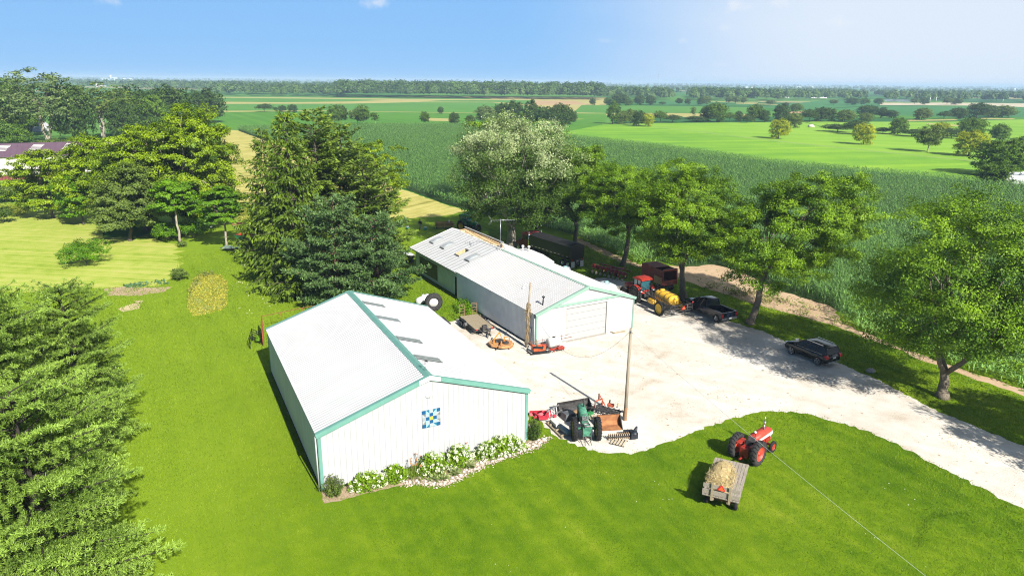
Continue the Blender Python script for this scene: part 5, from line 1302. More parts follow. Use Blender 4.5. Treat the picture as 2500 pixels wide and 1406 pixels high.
def hydrangea(x, y, w_, d_, h_, seed, nb, lab, wide=0):
    t = thing('hydrangea_bush', lab, 'flowering bush', bl(x, y, 0), A1, 'white hydrangeas along the barn'); rng = np.random.default_rng(seed); Q = []; V = []
    n = 1500 if not wide else 3400
    P = rvec(rng, n) * rng.uniform(.55, 1, (n, 1)); P[:, 2] = np.abs(P[:, 2]); lump = 1 + .14 * np.sin(P[:, 0:1] * 7 + seed) * np.cos(P[:, 1:2] * 6)
    P = P * np.array([w_ / 2, d_ / 2, h_]) * lump
    link('foliage', quads('hydrangea_leaves', blades(rng, P, .17, .11, .9), np.clip(rng.uniform(.1, .7, n) + .25 * P[:, 2] / h_, 0, 1), hyd_leaf), t)
    Q = []; V = []
    for i in range(nb):
        d = rvec(rng, 1)[0]; d[2] = abs(d[2]) * .9 + .05; d[1] = -abs(d[1]) if rng.uniform() < .8 else d[1]; d /= np.linalg.norm(d); c = d * np.array([w_ / 2, d_ / 2, h_]) * 1.0
        r = rng.uniform(.055, .10); q = rvec(rng, 22) * r + c; Q.append(blades(rng, q, .075, .065, .4)); V.append(rng.uniform(.2, 1, 22))
    link('blooms', quads('hydrangea_blooms', np.concatenate(Q), np.concatenate(V), hyd_white), t); return t


A1 = 0.4721
hydrangea(2.75, -.85, 2.5, 1.3, 1.15, 1, 34, 'white hydrangea next to the dark shrub at the barn corner')
hydrangea(4.55, -.75, 1.9, 1.2, 1.15, 2, 12, 'greenest hydrangea with few blooms, beside the day lilies')
hydrangea(7.05, -1.0, 2.1, 1.5, 1.5, 3, 42, 'white hydrangea just right of the orange day lilies')
hydrangea(9.0, -.85, 2.1, 1.5, 1.5, 4, 46, 'rounded white hydrangea standing free in the middle of the bed')
hydrangea(12.15, -.75, 4.3, 1.5, 1.3, 5, 110, 'longest white hydrangea hedge, nearest the upright dark shrub', 1)
# day lilies
lily_leaf = leaf_mat('lily_leaf', (.10, .17, .01), (.24, .34, .04), .3); lily_or = leaf_mat('lily_orange', (.5, .17, .04), (.62, .34, .14), .3)
def lily(x, y, seed, n, nf, lab, r=.55):
    t = thing('day_lily', lab, 'flower', bl(x, y, 0), 0, 'day lilies in the flower bed'); rng = np.random.default_rng(seed); Q = []
    P = np.zeros((n, 3)); P[:, :2] = rng.normal(size=(n, 2)) * .16; D = np.stack([rng.normal(size=n), rng.normal(size=n), rng.uniform(.5, 2.2, n)], 1); D /= np.linalg.norm(D, axis=1, keepdims=True)
    a = blades(rng, P, .55, .04, .2, D, .15); D2 = D * np.array([1.2, 1.2, .15]) + np.array([0, 0, -.25]); D2 /= np.linalg.norm(D2, axis=1, keepdims=True)
    b_ = blades(rng, P + D * .42, .5, .045, .6, D2, .15); link('leaves', quads('lily_leaves', np.concatenate([a, b_]), rng.uniform(0, 1, 2 * n), lily_leaf), t)
    mb = MB(); Q = []; 
    for i in range(nf):
        e = np.array([rng.normal() * r * .7, rng.normal() * r * .4, rng.uniform(.85, 1.3)]); mb.tube([(e[0] * .2, e[1] * .2, 0), (e[0] * .7, e[1] * .7, e[2] * .6), tuple(e)], [.012, .01, .008], 4)
        Q.append(blades(rng, np.tile(e, (7, 1)), .11, .05, .2, rvec(rng, 7) + np.array([0, -.3, .4]), .2))
    mb.build('stems', mat('stem_brown', (.2, .17, .08), .8), t); link('blooms', quads('lily_blooms', np.concatenate(Q), rng.uniform(0, 1, 7 * nf), lily_or), t)
lily(5.85, -.75, 21, 260, 11, 'day lily clump with the most orange blooms, left of a tall hydrangea')
lily(6.5, -.25, 22, 120, 5, 'orange day lily behind the tall hydrangea, against the wall', .8)
lily(9.2, -.15, 23, 100, 5, 'sparse faded day lily above the rounded hydrangea', .9)
# hostas
hosta_m = leaf_mat('hosta_leaf', (.14, .22, .03), (.52, .56, .28), .3)
for i, (x, y, s, lab) in enumerate(((6.8, -1.95, .42, 'variegated hosta below the tall hydrangea'), (7.45, -2.15, .38, 'small yellowish hosta by the stone border'), (8.35, -1.85, .4, 'pale striped hosta on bare soil'), (9.55, -1.45, .5, 'biggest pale hosta, at the foot of the rounded hydrangea'))):
    t = thing('hosta', lab, 'plant', bl(x, y, 0), 0, 'hostas in the flower bed'); rng = np.random.default_rng(40 + i); n = 110
    D = rvec(rng, n); D[:, 2] = np.abs(D[:, 2]) * .7 + .25; P = np.zeros((n, 3)) + np.array([0, 0, .03]) + D * s * .35
    link('leaves', quads('hosta_leaves', blades(rng, P, s * .8, .13, 1.0, D, .25), rng.uniform(0, 1, n), hosta_m), t)
# upright dark shrubs at both barn corners
for (x, y, w_, h_, seed, m_, lab) in ((.55, -.75, 1.9, 1.55, 51, olive_m, 'grey-green spiky shrub at the corner of the long shaded barn wall'), (15.25, -.15, 1.5, 2.0, 52, oak_m, 'upright dark shrub at the barn corner beside the gravel')):
    t = thing('corner_shrub', lab, 'shrub', bl(x, y, 0), 0, 'shrubs at the corners of the front barn'); rng = np.random.default_rng(seed); Q = []; V = []; mb = MB()
    for k in range(46):
        a = rng.uniform(0, 6.28); rr = rng.uniform(0, 1) ** .6; e = np.array([math.cos(a) * rr * w_ / 2, math.sin(a) * rr * w_ / 2 * .7, h_ * rng.uniform(.45, 1.0) * (1.05 - .4 * rr)])
        mb.tube([(e[0] * .25, e[1] * .25, 0), tuple(e * np.array([.7, .7, .6])), tuple(e)], [.014, .01, .006], 4)
        n = 64; tt = rng.uniform(.15, 1, (n, 1)); P = np.array([e[0] * .25, e[1] * .25, 0]) * (1 - tt) + e * tt + rng.normal(size=(n, 3)) * .06
        Q.append(blades(rng, P, .10, .06, .3)); V.append(np.clip(rng.uniform(.1, .7) + rng.normal(size=n) * .15, 0, 1))
    mb.build('stems', bark_m, t); link('foliage', quads('shrub_leaves', np.concatenate(Q), np.concatenate(V), m_), t)
# ------------------------------------------------------------------ machines and vehicles (local +Y is forward)
def head(h): return math.atan2(-h[0], h[1])


rub_m = mat('tyre_rubber', (0.013, 0.013, 0.014), 0.85, var=.3, scale=6)
rubd_m = mat('dusty_rubber', (0.03, 0.029, 0.028), 0.9, var=.35, scale=5)
red_m = mat('tractor_red', (0.42, 0.035, 0.02), 0.45, c2=(.22, .025, .018), scale=4, spec=.45)
redf_m = mat('faded_red', (0.50, 0.07, 0.04), 0.5, c2=(.38, .04, .025), scale=3)
dred_m = mat('dark_red', (0.20, 0.018, 0.018), 0.45, var=.2, scale=2)
rust_m = mat('rust', (0.25, 0.095, 0.035), 0.9, c2=(.13, .05, .025), scale=4)
yel_m = mat('tank_yellow', (0.75, 0.43, 0.035), 0.4, spec=.5, var=.08, scale=2)
ylr_m = mat('rim_yellow', (0.66, 0.42, 0.03), 0.45)
grn_m = mat('tractor_green', (0.03, 0.20, 0.06), 0.45, var=.15, scale=3)
mint_g = mat('faded_green', (0.085, 0.27, 0.175), 0.5, c2=(.04, .13, .085), scale=5)
steel_m = mat('grey_steel', (0.22, 0.22, 0.22), 0.5, metal=.3, var=.25, scale=5)
dsteel_m = mat('dark_steel', (0.045, 0.043, 0.042), 0.6, var=.4, scale=5)
chrome_m = mat('chrome', (0.62, 0.63, 0.65), 0.22, metal=.9)
glass_m = mat('dark_glass', (0.008, 0.011, 0.015), 0.12, spec=.25)
glassb_m = mat('tinted_glass', (0.03, 0.10, 0.12), 0.08, spec=.8)
navy_m = mat('navy_paint', (0.006, 0.009, 0.022), 0.2, spec=.4, coat=.35)
blk_m = mat('black_car_paint', (0.005, 0.005, 0.006), 0.2, spec=.35, coat=.3)
orange_m = mat('faded_orange', (0.56, 0.28, 0.10), 0.65, c2=(.36, .19, .09), scale=3)
tail_m = mat('tail_red', (0.5, 0.02, 0.025), 0.25)
lamp_m = mat('lamp_clear', (0.75, 0.76, 0.76), 0.15)
smv_m = mat('smv_orange', (0.95, 0.13, 0.03), 0.5)
whitep_m = mat('white_paint', (0.55, 0.55, 0.535), 0.4, var=.05)
poly_m = mat('white_poly_tank', (0.50, 0.56, 0.58), 0.4, var=.04)
plank_m = mat('grey_plank', (0.34, 0.30, 0.25), 0.9, c2=(.24, .2, .16), scale=3, streak=(7, .8, 7))
straw_m = mat('straw', (0.50, 0.40, 0.20), 0.95, c2=(.38, .28, .12), scale=5, bump=1, bscale=25)


def wheel(t, c, r, w, rim, lug=False, rim_r=.6, spokes=0, tyre=None, axis_side=1, dish=.25):
    b = MB(); rr = rim_r * r
    b.lathe([(rr, -w * .42), (r * .9, -w * .5), (r * .985, -w * .36), (r, 0), (r * .985, w * .36), (r * .9, w * .5), (rr, w * .42), (rr, -w * .42)], (0, 0, 0), 'x', 26)
    if lug:
        n = 20
        for k in range(n):
            a = 2 * PI * k / n
            for s in (-1, 1):
                a2 = a + s * .075; a3 = a2 + .16
                p0 = Vector((s * w * .02, math.cos(a2) * r * 1.0, math.sin(a2) * r * 1.0)); p1 = Vector((s * w * .5, math.cos(a3) * r * .965, math.sin(a3) * r * .965))
                b.bar(p0, p1, r * .05, r * .10)
    o = b.build('wheel', tyre or rub_m, t); o.location = c
    b = MB(); d = w * dish
    b.lathe([(rr * 1.01, -w * .40), (rr * .92, -w * .30), (rr * .88, -d), (rr * .3, -d * .8), (rr * .22, -d * 1.5), (0.001, -d * 1.5)], (0, 0, 0), 'x', 22)
    b.lathe([(rr * 1.01, w * .40), (rr * .92, w * .30), (rr * .88, d), (rr * .3, d * .8), (rr * .22, d * 1.5), (0.001, d * 1.5)], (0, 0, 0), 'x', 22)
    b.build('rim', rim if not spokes else dsteel_m, o)
    if spokes:
        for s in (-1, 1):
            b = MB()
            for k in range(spokes):
                a = 2 * PI * k / spokes
                for da in (-.13, .13): b.bar((s * w * .36, 0.12 * rr * math.cos(a), .12 * rr * math.sin(a)), (s * w * .40, rr * .98 * math.cos(a + da), rr * .98 * math.sin(a + da)), rr * .11, .03)
            b.lathe([(rr * 1.02, s * w * .40), (rr * .9, s * w * .42), (rr * .9, s * w * .34)], (0, 0, 0), 'x', 22); b.build('spokes', rim, o)
    return o


def triangle(parent, c, s, rx=0.0, name='slow_sign'):
    b = MB(); b.prism([(-s * .5, 0), (s * .5, 0), (s * .58, s * .12), (s * .08, s * .95), (-s * .08, s * .95), (-s * .58, s * .12)], -.012, .012, 'y')
    o = b.build(name, mat('smv_border', (.55, .03, .03), .4), parent); o.location = c; o.rotation_euler = (rx, 0, 0)
    b = MB(); b.prism([(-s * .4, s * .11), (s * .4, s * .11), (0, s * .76)], -.02, .02, 'y'); b.build('sign_centre', smv_m, o)
    return o


def rbox(hw, z0, z1, y, r=.12, tuck=.04):
    """rounded car-like cross-section at station y"""
    return [(-hw + tuck, y, z0), (-hw, y, z0 + r), (-hw, y, z1 - r), (-hw + r * .9, y, z1), (0, y, z1 + .02), (hw - r * .9, y, z1), (hw, y, z1 - r), (hw, y, z0 + r), (hw - tuck, y, z0)]


# --- black SUV
rl, fl = Vector((28.54, 59.55, 0)), Vector((27.12, 62.25, 0)); hv = (fl - rl).normalized(); rgt = Vector((hv.y, -hv.x, 0))
c = (rl + fl) / 2 + rgt * .93
suv = thing('black_car', 'shiny black five-door car parked in tree shade on the drive edge', 'car', c, head(hv))
b = MB(); b.loft([rbox(.80, .55, .95, -2.46), rbox(.97, .40, 1.10, -2.36), rbox(1.02, .34, 1.20, -2.0), rbox(1.03, .34, 1.17, 0), rbox(1.02, .34, 1.12, 1.2), rbox(1.0, .34, 1.06, 1.75), rbox(.95, .36, .96, 2.3), rbox(.78, .45, .82, 2.55)], True)
b.build('body', blk_m, suv)
def cabin(t, lo, hi, z0, z1, wl, wh, paint, gl_mat, tilt=0.0):
    """glasshouse between belt line z0 and roof z1; lo/hi = (y rear, y front) at belt and roof"""
    P = [(-wl, lo[0], z0), (wl, lo[0], z0), (wl, lo[1], z0), (-wl, lo[1], z0), (-wh, hi[0], z1), (wh, hi[0], z1), (wh, hi[1], z1), (-wh, hi[1], z1)]
    b = MB(); b.add(P, [(0, 1, 5, 4), (1, 2, 6, 5), (2, 3, 7, 6), (3, 0, 4, 7)]); b.build('window', gl_mat, t)
    b = MB(); Pm = lambda i, j, f: tuple(P[i][k] * (1 - f) + P[j][k] * f for k in range(3))
    for i in range(4): b.bar(P[i], P[i + 4], .09, .09)
    for f in (.36, .68): b.bar(Pm(0, 3, f), Pm(4, 7, f), .08, .06); b.bar(Pm(1, 2, f), Pm(5, 6, f), .08, .06)
    b.build('pillars', paint, t)
    rings = []
    for f, dz in ((-.03, -.03), (.03, .03), (.3, .07), (.7, .07), (.96, .03), (1.03, -.04)):
        y = hi[0] + (hi[1] - hi[0]) * f; w = wh * (1.04 if 0 < f < 1 else .97); rings.append([(-w, y, z1 + dz - .05), (-w * .85, y, z1 + dz), (w * .85, y, z1 + dz), (w, y, z1 + dz - .05), (w * .9, y, z1 - .08), (-w * .9, y, z1 - .08)])
    b = MB(); b.loft(rings, True); b.build('roof', paint, t)
cabin(suv, (-2.30, 1.35), (-2.05, .3), 1.18, 1.82, .97, .76, blk_m, glass_m)
b = MB()
for s in (-1, 1): b.bar((s * .74, -1.7, 1.92), (s * .74, .1, 1.92), .05, .05)
b.build('roof_rails', chrome_m, suv)
b = MB()
for s in (-1, 1): b.bar((s * .985, -1.9, 1.15), (s * .985, 1.2, 1.12), .02, .03)
b.build('chrome_strip', chrome_m, suv)
for s in (-1, 1):
    b = MB(); b.prism([(-2.5, .88), (-2.05, 1.05), (-2.3, 1.18), (-2.46, 1.1)], s * .72, s * 1.04); b.build('tail_light', tail_m, suv)
    b = MB(); b.box((s * .72, 2.33, .86), (.34, .34, .18), rz=-s * .35); b.build('headlight', lamp_m, suv)
    b = MB(); b.box((s * 1.12, .95, 1.2), (.2, .12, .16)); b.build('mirror', blk_m, suv)
b = MB(); b.box((0, -2.47, .88), (.42, .03, .16)); b.build('number_plate', whitep_m, suv)
b = MB(); b.box((0, -2.44, .46), (1.5, .12, .14)); b.build('bumper_strip', chrome_m, suv)
for s in (-1, 1):
    for y in (-1.5, 1.5): wheel(suv, (s * .95, y, .41), .41, .26, chrome_m, False, .70, 5)

# --- dark blue pickup
rl, fl = Vector((22.37, 71.13, 0)), Vector((20.34, 75.02, 0)); hv = (fl - rl).normalized(); rgt = Vector((hv.y, -hv.x, 0))
pk = thing('pickup_truck', 'dark navy crew-cab pickup with an empty bed by the tree row', 'pickup', (rl + fl) / 2 + rgt * .98, head(hv))
b = MB(); b.loft([rbox(1.02, .55, 1.28, -.55, .1), rbox(1.07, .45, 1.3, -.5, .1), rbox(1.08, .42, 1.28, 1.2, .1), rbox(1.07, .42, 1.25, 2.0, .12), rbox(1.04, .44, 1.2, 3.0, .14), rbox(.95, .5, 1.1, 3.3, .14)], True); b.build('body', navy_m, pk)
b = MB()
for s in (-1, 1): b.box((s * 1.03, -1.75, .93), (.10, 2.45, .74))
b.box((0, -2.98, .93), (2.1, .09, .72)); b.box((0, -1.75, .66), (2.0, 2.4, .08)); b.box((0, -.6, .95), (2.0, .06, .66)); b.build('cargo_bed', navy_m, pk)
cabin(pk, (-.45, 2.15), (-.3, 1.0), 1.25, 1.98, 1.0, .80, navy_m, glass_m)
b = MB(); b.bar((-1.02, -3.05, .58), (1.02, -3.05, .58), .16, .2); b.build('rear_bumper', chrome_m, pk)
b = MB(); b.box((0, -3.15, .62), (.36, .02, .17)); b.build('number_plate', whitep_m, pk)
for s in (-1, 1):
    b = MB(); b.box((s * .98, -2.99, 1.0), (.2, .12, .44)); b.build('tail_light', tail_m, pk)
    b = MB(); b.box((s * 1.2, 1.75, 1.36), (.22, .14, .24)); b.build('mirror', blk_m, pk)
    b = MB(); b.box((s * .8, 3.28, .95), (.35, .1, .2)); b.build('headlight', lamp_m, pk)
    for y in (-2.2, 2.2): wheel(pk, (s * 1.0, y, .47), .47, .28, chrome_m, False, .62, 6)

# --- old red tractor on the lawn
ax = Vector((16.38, 42.51, 0)); hv = Vector((.726, .687, 0)); tr1 = thing('red_tractor', 'old open red tractor with white side panels hitched to the straw wagon', 'tractor', ax, head(hv))
b = MB(); b.loft([[(-.30, .55, 1.22), (-.33, .55, 1.42), (-.24, .55, 1.62), (.24, .55, 1.62), (.33, .55, 1.42), (.30, .55, 1.22)], [(-.31, 1.6, 1.18), (-.35, 1.6, 1.4), (-.26, 1.6, 1.6), (.26, 1.6, 1.6), (.35, 1.6, 1.4), (.31, 1.6, 1.18)],
                  [(-.31, 2.75, 1.1), (-.35, 2.75, 1.36), (-.27, 2.75, 1.56), (.27, 2.75, 1.56), (.35, 2.75, 1.36), (.31, 2.75, 1.1)], [(-.28, 2.9, 1.1), (-.31, 2.9, 1.3), (-.22, 2.9, 1.48), (.22, 2.9, 1.48), (.31, 2.9, 1.3), (.28, 2.9, 1.1)]], True); b.build('hood', redf_m, tr1)
for s in (-1, 1):
    b = MB(); b.prism([(.6, 1.2), (2.85, 1.12), (2.85, 1.38), (2.4, 1.36), (.6, 1.34)], s * .335, s * .372); b.build('side_panel', whitep_m, tr1)
b = MB(); b.box((0, 2.88, .98), (.5, .1, .62)); b.build('grille', whitep_m, tr1)
b = MB(); b.box((0, 1.6, .86), (.42, 1.9, .5)); b.box((0, 2.5, .72), (.55, .7, .3)); b.box((0, .3, .82), (.5, 1.1, .55)); b.box((0, -.25, .75), (.62, .45, .62)); b.cyl((-.95, 0, .82), (.95, 0, .82), .11); b.box((0, 2.35, .5), (1.4, .14, .14)); b.bar((-.3, -.45, .42), (.3, -.45, .42), .08); b.bar((0, -.3, .45), (0, -1.0, .42), .12, .05); b.build('chassis', red_m, tr1)
b = MB(); b.box((0, .1, 1.2), (.42, .08, .45), rx=-.2); b.box((0, .3, 1.06), (.46, .46, .12)); b.build('seat', dsteel_m, tr1)
b = MB(); b.lathe([(.2, -.015), (.225, 0), (.2, .015), (.175, 0), (.2, -.015)], (0, 0, 0), 'y', 18); o = b.build('steering_wheel', black_m, tr1); o.location = (0, .62, 1.62); o.rotation_euler = (-.5, 0, 0)
b = MB(); b.cyl((0, .62, 1.6), (0, .75, 1.3), .025); b.box((0, .52, 1.38), (.5, .1, .35)); b.build('dashboard', steel_m, tr1)
b = MB(); b.cyl((.02, 2.15, 1.55), (.02, 2.15, 1.95), .055); b.cyl((.02, 2.15, 1.95), (.02, 2.15, 2.2), .085); b.cyl((.02, 2.15, 2.2), (.02, 2.15, 2.55), .035); b.build('exhaust_pipe', gal_m, tr1)
b = MB(); b.blob((-.12, 1.15, 1.66), (.2, .2, .16), 3); b.build('air_cap', lamp_m, tr1)
for s in (-1, 1):
    wheel(tr1, (s * .82, 0, .86), .86, .42, redf_m, True, .62, 0, rubd_m, dish=.1); wheel(tr1, (s * .72, 2.35, .42), .42, .2, red_m, False, .6)
    b = MB(); b.box((s * .5, -.05, 1.3), (.28, .9, .06)); b.bar((s * .42, .3, .9), (s * .42, .3, 1.3), .06); b.build('fender', red_m, tr1)
# hay wagon
hv = Vector((.423, .906, 0)); wg = thing('hay_wagon', 'grey plank wagon with a slow-vehicle triangle on its tail rack', 'wagon', (13.72, 38.45, 0), head(hv))
b = MB(); WL, WW = 4.75, 2.2
for i in range(11): b.box((-WW / 2 + (i + .5) * WW / 11, 0, 1.0), (WW / 11 - .022, WL, .05))
b.build('deck', plank_m, wg)
b = MB()
for y in (-2.2, -1, .2, 1.4, 2.2): b.box((0, y, .92), (WW - .1, .12, .1))
for x in (-.45, .45): b.box((x, 0, .80), (.12, WL, .14))
b.build('sills', wood_m, wg)
b = MB(); b.box((0, -1.55, .42), (1.6, .12, .14)); b.box((0, 1.5, .42), (1.6, .12, .14)); b.bar((0, -1.55, .45), (0, 1.6, .45), .1); b.bar((0, 1.5, .42), (.15, 3.4, .42), .09)
for y in (-1.55, 1.5): b.box((0, y, .62), (1.0, .12, .28))
b.build('running_gear', rust_m, wg)
for s in (-1, 1):
    for y in (-1.55, 1.5): wheel(wg, (s * .88, y, .36), .36, .2, rust_m, False, .55)
    b = MB(); b.box((s * .52, -2.36, 1.32), (.13, .08, 1.2)); b.build('rack_stake', wood_m, wg)
b = MB(); b.box((0, -2.29, 1.64), (2.15, .045, .25)); b.box((0, -2.29, 1.22), (2.2, .045, .3)); b.build('tail_boards', plank_m, wg)
triangle(wg, (.0, -2.34, 1.5), .40)
sp_ = thing('straw_heap', 'loose heap of golden straw lying on the plank wagon', 'straw', wg.matrix_basis @ Vector((-.3, .1, 1.03)), head(hv))
b = MB(); b.blob((-.1, .45, .1), (1.35, 2.5, .52), 8, 18, 8, .15); b.blob((.1, -1.15, .06), (1.3, 1.9, .26), 9, 14, 6, .18); b.build('heap', straw_m, sp_)
rng = np.random.default_rng(3); n = 2600; P = rvec(rng, n) * np.array([.85, 2.0, .33]) * rng.uniform(.7, 1.08, (n, 1)); P[:, 2] = np.abs(P[:, 2]) * .9 + .02; P[:, 1] -= .15
link('loose_stalks', quads('loose_stalks', blades(rng, P, .34, .02, .5), rng.uniform(0, 1, n), leaf_mat('straw_stalk', (.42, .31, .12), (.74, .62, .36), .2)), sp_)['kind'] = 'stuff'

# --- old green tractor seen from behind
tg = thing('green_tractor', 'old open green tractor with tall rear wheels, parked among loose implements', 'tractor', (5.5, 45.15, 0), R(3))
b = MB(); b.loft([[(-.26, .7, 1.15), (-.30, .7, 1.4), (-.20, .7, 1.58), (.20, .7, 1.58), (.30, .7, 1.4), (.26, .7, 1.15)], [(-.27, 2.5, 1.1), (-.31, 2.5, 1.38), (-.22, 2.5, 1.56), (.22, 2.5, 1.56), (.31, 2.5, 1.38), (.27, 2.5, 1.1)], [(-.24, 2.95, 1.0), (-.28, 2.95, 1.3), (-.18, 2.95, 1.46), (.18, 2.95, 1.46), (.28, 2.95, 1.3), (.24, 2.95, 1.0)]], True); b.build('hood', mint_g, tg)
b = MB(); b.box((0, 2.9, .95), (.46, .12, .75)); b.build('grille', grn_m, tg)
b = MB(); b.box((0, 1.6, .85), (.45, 1.9, .5)); b.box((0, .2, .85), (.5, 1.1, .6)); b.box((0, -.3, .8), (.6, .4, .62)); b.cyl((-.95, 0, .88), (.95, 0, .88), .1); b.cyl((0, 2.7, .3), (0, 2.7, 1.0), .07); b.box((0, -.3, 1.12), (.34, .3, .3)); b.build('chassis', mint_g, tg)
b = MB(); b.bar((-.3, -.5, .4), (.3, -.5, .4), .07); b.bar((-.18, -.5, .42), (-.22, -1.25, .18), .04); b.bar((.18, -.5, .42), (.24, -1.2, .18), .04); b.bar((-.28, -.4, .9), (-.28, -.9, .35), .04); b.bar((.28, -.4, .9), (.28, -.9, .35), .04); b.lathe([(.22, -.02), (.24, 0), (.22, .02)], (0, -.62, .38), 'y', 14); b.build('hitch', dsteel_m, tg)
b = MB(); b.lathe([(.0, .0), (.24, .02), (.27, .1), (.24, .16)], (0, -.25, 1.18), 'z', 16); b.build('seat', steel_m, tg)
b = MB(); b.lathe([(.19, -.015), (.21, 0), (.19, .015), (.17, 0), (.19, -.015)], (0, 0, 0), 'y', 18); o = b.build('steering_wheel', steel_m, tg); o.location = (0, .42, 1.62); o.rotation_euler = (-.6, 0, 0)
b = MB(); b.cyl((0, .45, 1.6), (0, .8, 1.35), .025); b.box((.0, .62, 1.35), (.45, .15, .3)); b.build('dashboard', steel_m, tg)
b = MB(); b.cyl((.1, 2.1, 1.5), (.1, 2.1, 2.25), .05); b.build('exhaust_pipe', dsteel_m, tg)
for s in (-1, 1):
    wheel(tg, (s * .86, 0, .84), .84, .34, mat('old_yellow_rim', (.28, .24, .06), .6), True, .64, 0, rub_m); wheel(tg, (s * .16, 2.7, .33), .33, .16, mat('old_yellow_rim', (.28, .24, .06), .6), False, .55)

# --- big red cab tractor, sprayer
def cab_tractor(name, lab, loc, rz, paint, rim, glassm, sc=1.0):
    t = thing(name, lab, 'tractor', loc, rz); t.scale = (sc,) * 3
    b = MB(); b.loft([[(-.45, .7, 1.1), (-.5, .7, 1.7), (-.38, .7, 1.95), (.38, .7, 1.95), (.5, .7, 1.7), (.45, .7, 1.1)], [(-.45, 2.2, 1.05), (-.5, 2.2, 1.62), (-.38, 2.2, 1.86), (.38, 2.2, 1.86), (.5, 2.2, 1.62), (.45, 2.2, 1.05)], [(-.38, 2.75, .95), (-.43, 2.75, 1.45), (-.32, 2.75, 1.7), (.32, 2.75, 1.7), (.43, 2.75, 1.45), (.38, 2.75, .95)]], True); b.build('hood', paint, t)
    b = MB(); b.box((0, 2.77, 1.3), (.7, .06, .6)); b.box((0, 1.5, .85), (.5, 2.4, .5)); b.box((0, -.1, .95), (.7, 1.3, .7)); b.cyl((-1.0, 0, .95), (1.0, 0, .95), .14); b.box((0, 2.1, .62), (1.6, .2, .2)); b.build('chassis', dsteel_m, t)
    P = [(-.72, -.55, 1.5), (.72, -.55, 1.5), (.62, .85, 1.5), (-.62, .85, 1.5), (-.76, -.65, 2.75), (.76, -.65, 2.75), (.7, .72, 2.75), (-.7, .72, 2.75)]
    b = MB(); b.add(P, [(0, 1, 5, 4), (1, 2, 6, 5), (2, 3, 7, 6), (3, 0, 4, 7)]); b.build('window', glassm, t)
    b = MB()
    for i in range(4): b.bar(P[i], P[i + 4], .09); b.bar(P[i], P[(i + 1) % 4], .08)
    b.bar((-.7, .1, 1.5), (-.73, .05, 2.75), .07); b.bar((.7, .1, 1.5), (.73, .05, 2.75), .07); b.build('cab_frame', black_m, t)
    b = MB(); b.box((0, .02, 1.3), (1.35, 1.4, .4)); b.build('cab_floor', paint, t)
    b = MB(); b.loft([[(-.82, -.85, 2.75), (-.82, -.85, 2.9), (.82, -.85, 2.9), (.82, -.85, 2.75)], [(-.84, -.3, 2.75), (-.76, -.3, 3.03), (.76, -.3, 3.03), (.84, -.3, 2.75)], [(-.8, .5, 2.75), (-.72, .5, 3.02), (.72, .5, 3.02), (.8, .5, 2.75)], [(-.74, .95, 2.75), (-.7, .95, 2.86), (.7, .95, 2.86), (.74, .95, 2.75)]]); b.build('cab_roof', paint, t)
    b = MB(); b.cyl((.56, .95, 1.6), (.56, .95, 2.9), .06); b.build('exhaust_pipe', black_m, t)
    b = MB()
    for s in (-1, 1): b.bar((s * .35, -.75, .8), (s * .42, -1.6, .55), .08); b.bar((s * .35, -.8, 1.2), (s * .42, -1.4, .6), .05); b.bar((s * .2, -.75, 1.3), (0, -1.5, .9), .05)
    b.box((0, -.85, 1.0), (.9, .25, .7)); b.build('hitch', dsteel_m, t)
    for s in (-1, 1):
        b = MB(); pts = [(0.55 * math.cos(a) * 2.0, .98 + 1.1 * math.sin(a)) for a in np.linspace(.35, 2.5, 7)]
        ring = []
        for (yy, zz) in pts: ring.append([(s * .72, yy, zz), (s * .72, yy, zz + .05), (s * 1.2, yy, zz + .05), (s * 1.2, yy, zz)])
        b.loft(ring); b.build('fender', paint, t)
        b = MB(); b.box((s * .95, -.98, 1.55), (.3, .1, .12)); b.build('work_light', lamp_m, t)
        b = MB(); b.box((s * .2, 2.79, 1.5), (.2, .05, .12)); b.build('headlight', lamp_m, t)
        wheel(t, (s * 1.02, 0, .98), .98, .55, rim, True, .58, 0, rubd_m, dish=.05); wheel(t, (s * .9, 2.1, .70), .70, .42, rim, True, .58, 0, rubd_m)
    return t
tb = cab_tractor('cab_tractor', 'big red tractor with a glazed cab in front of the yellow sprayer', (15.45, 78.55, 0), head((-.50, .866)), red_m, dsteel_m, glassb_m, 1.0)
triangle(tb, (-.55, -1.0, 1.3), .4)
hv = Vector((-.43, .903, 0)); ss = thing('field_sprayer', 'trailed sprayer with a long yellow tank, yellow wheels and folded black booms', 'sprayer', (17.85, 73.9, 0), head(hv))
def hull(c, w, l, h, n=14):
    rings = []
    for f, k in ((-.5, .55), (-.46, .82), (-.38, .97), (-.2, 1), (.2, 1), (.38, .97), (.46, .82), (.5, .55)):
        rings.append([(c[0] + w / 2 * k * math.copysign(abs(math.cos(a)) ** .7, math.cos(a)), c[1] + l * f, c[2] + h / 2 * k * math.copysign(abs(math.sin(a)) ** .7, math.sin(a))) for a in [2 * PI * i / n for i in range(n)]])
    return rings
b = MB(); b.loft(hull((0, .75, 1.75), 1.5, 3.3, 1.2), True); b.lathe([(.28, 0), (.3, .12), (.2, .16), (.0, .17)], (0, 1.6, 2.32), 'z', 14); b.build('tank', yel_m, ss)
b = MB(); b.loft(hull((-1.15, 1.9, 1.1), .5, 1.2, .62), True); b.build('rinse_tank', yel_m, ss)
b = MB()
for y in (-.5, .25, 1.2, 2.0):
    for k in range(10):
        a0, a1 = PI * k / 10, PI * (k + 1) / 10
        f = lambda a: (.77 * math.copysign(abs(math.cos(a)) ** .7, math.cos(a)), y, 1.75 + .62 * abs(math.sin(a)) ** .7)
        b.bar(f(a0), f(a1), .06, .03)
b.build('straps', dsteel_m, ss)
b = MB()
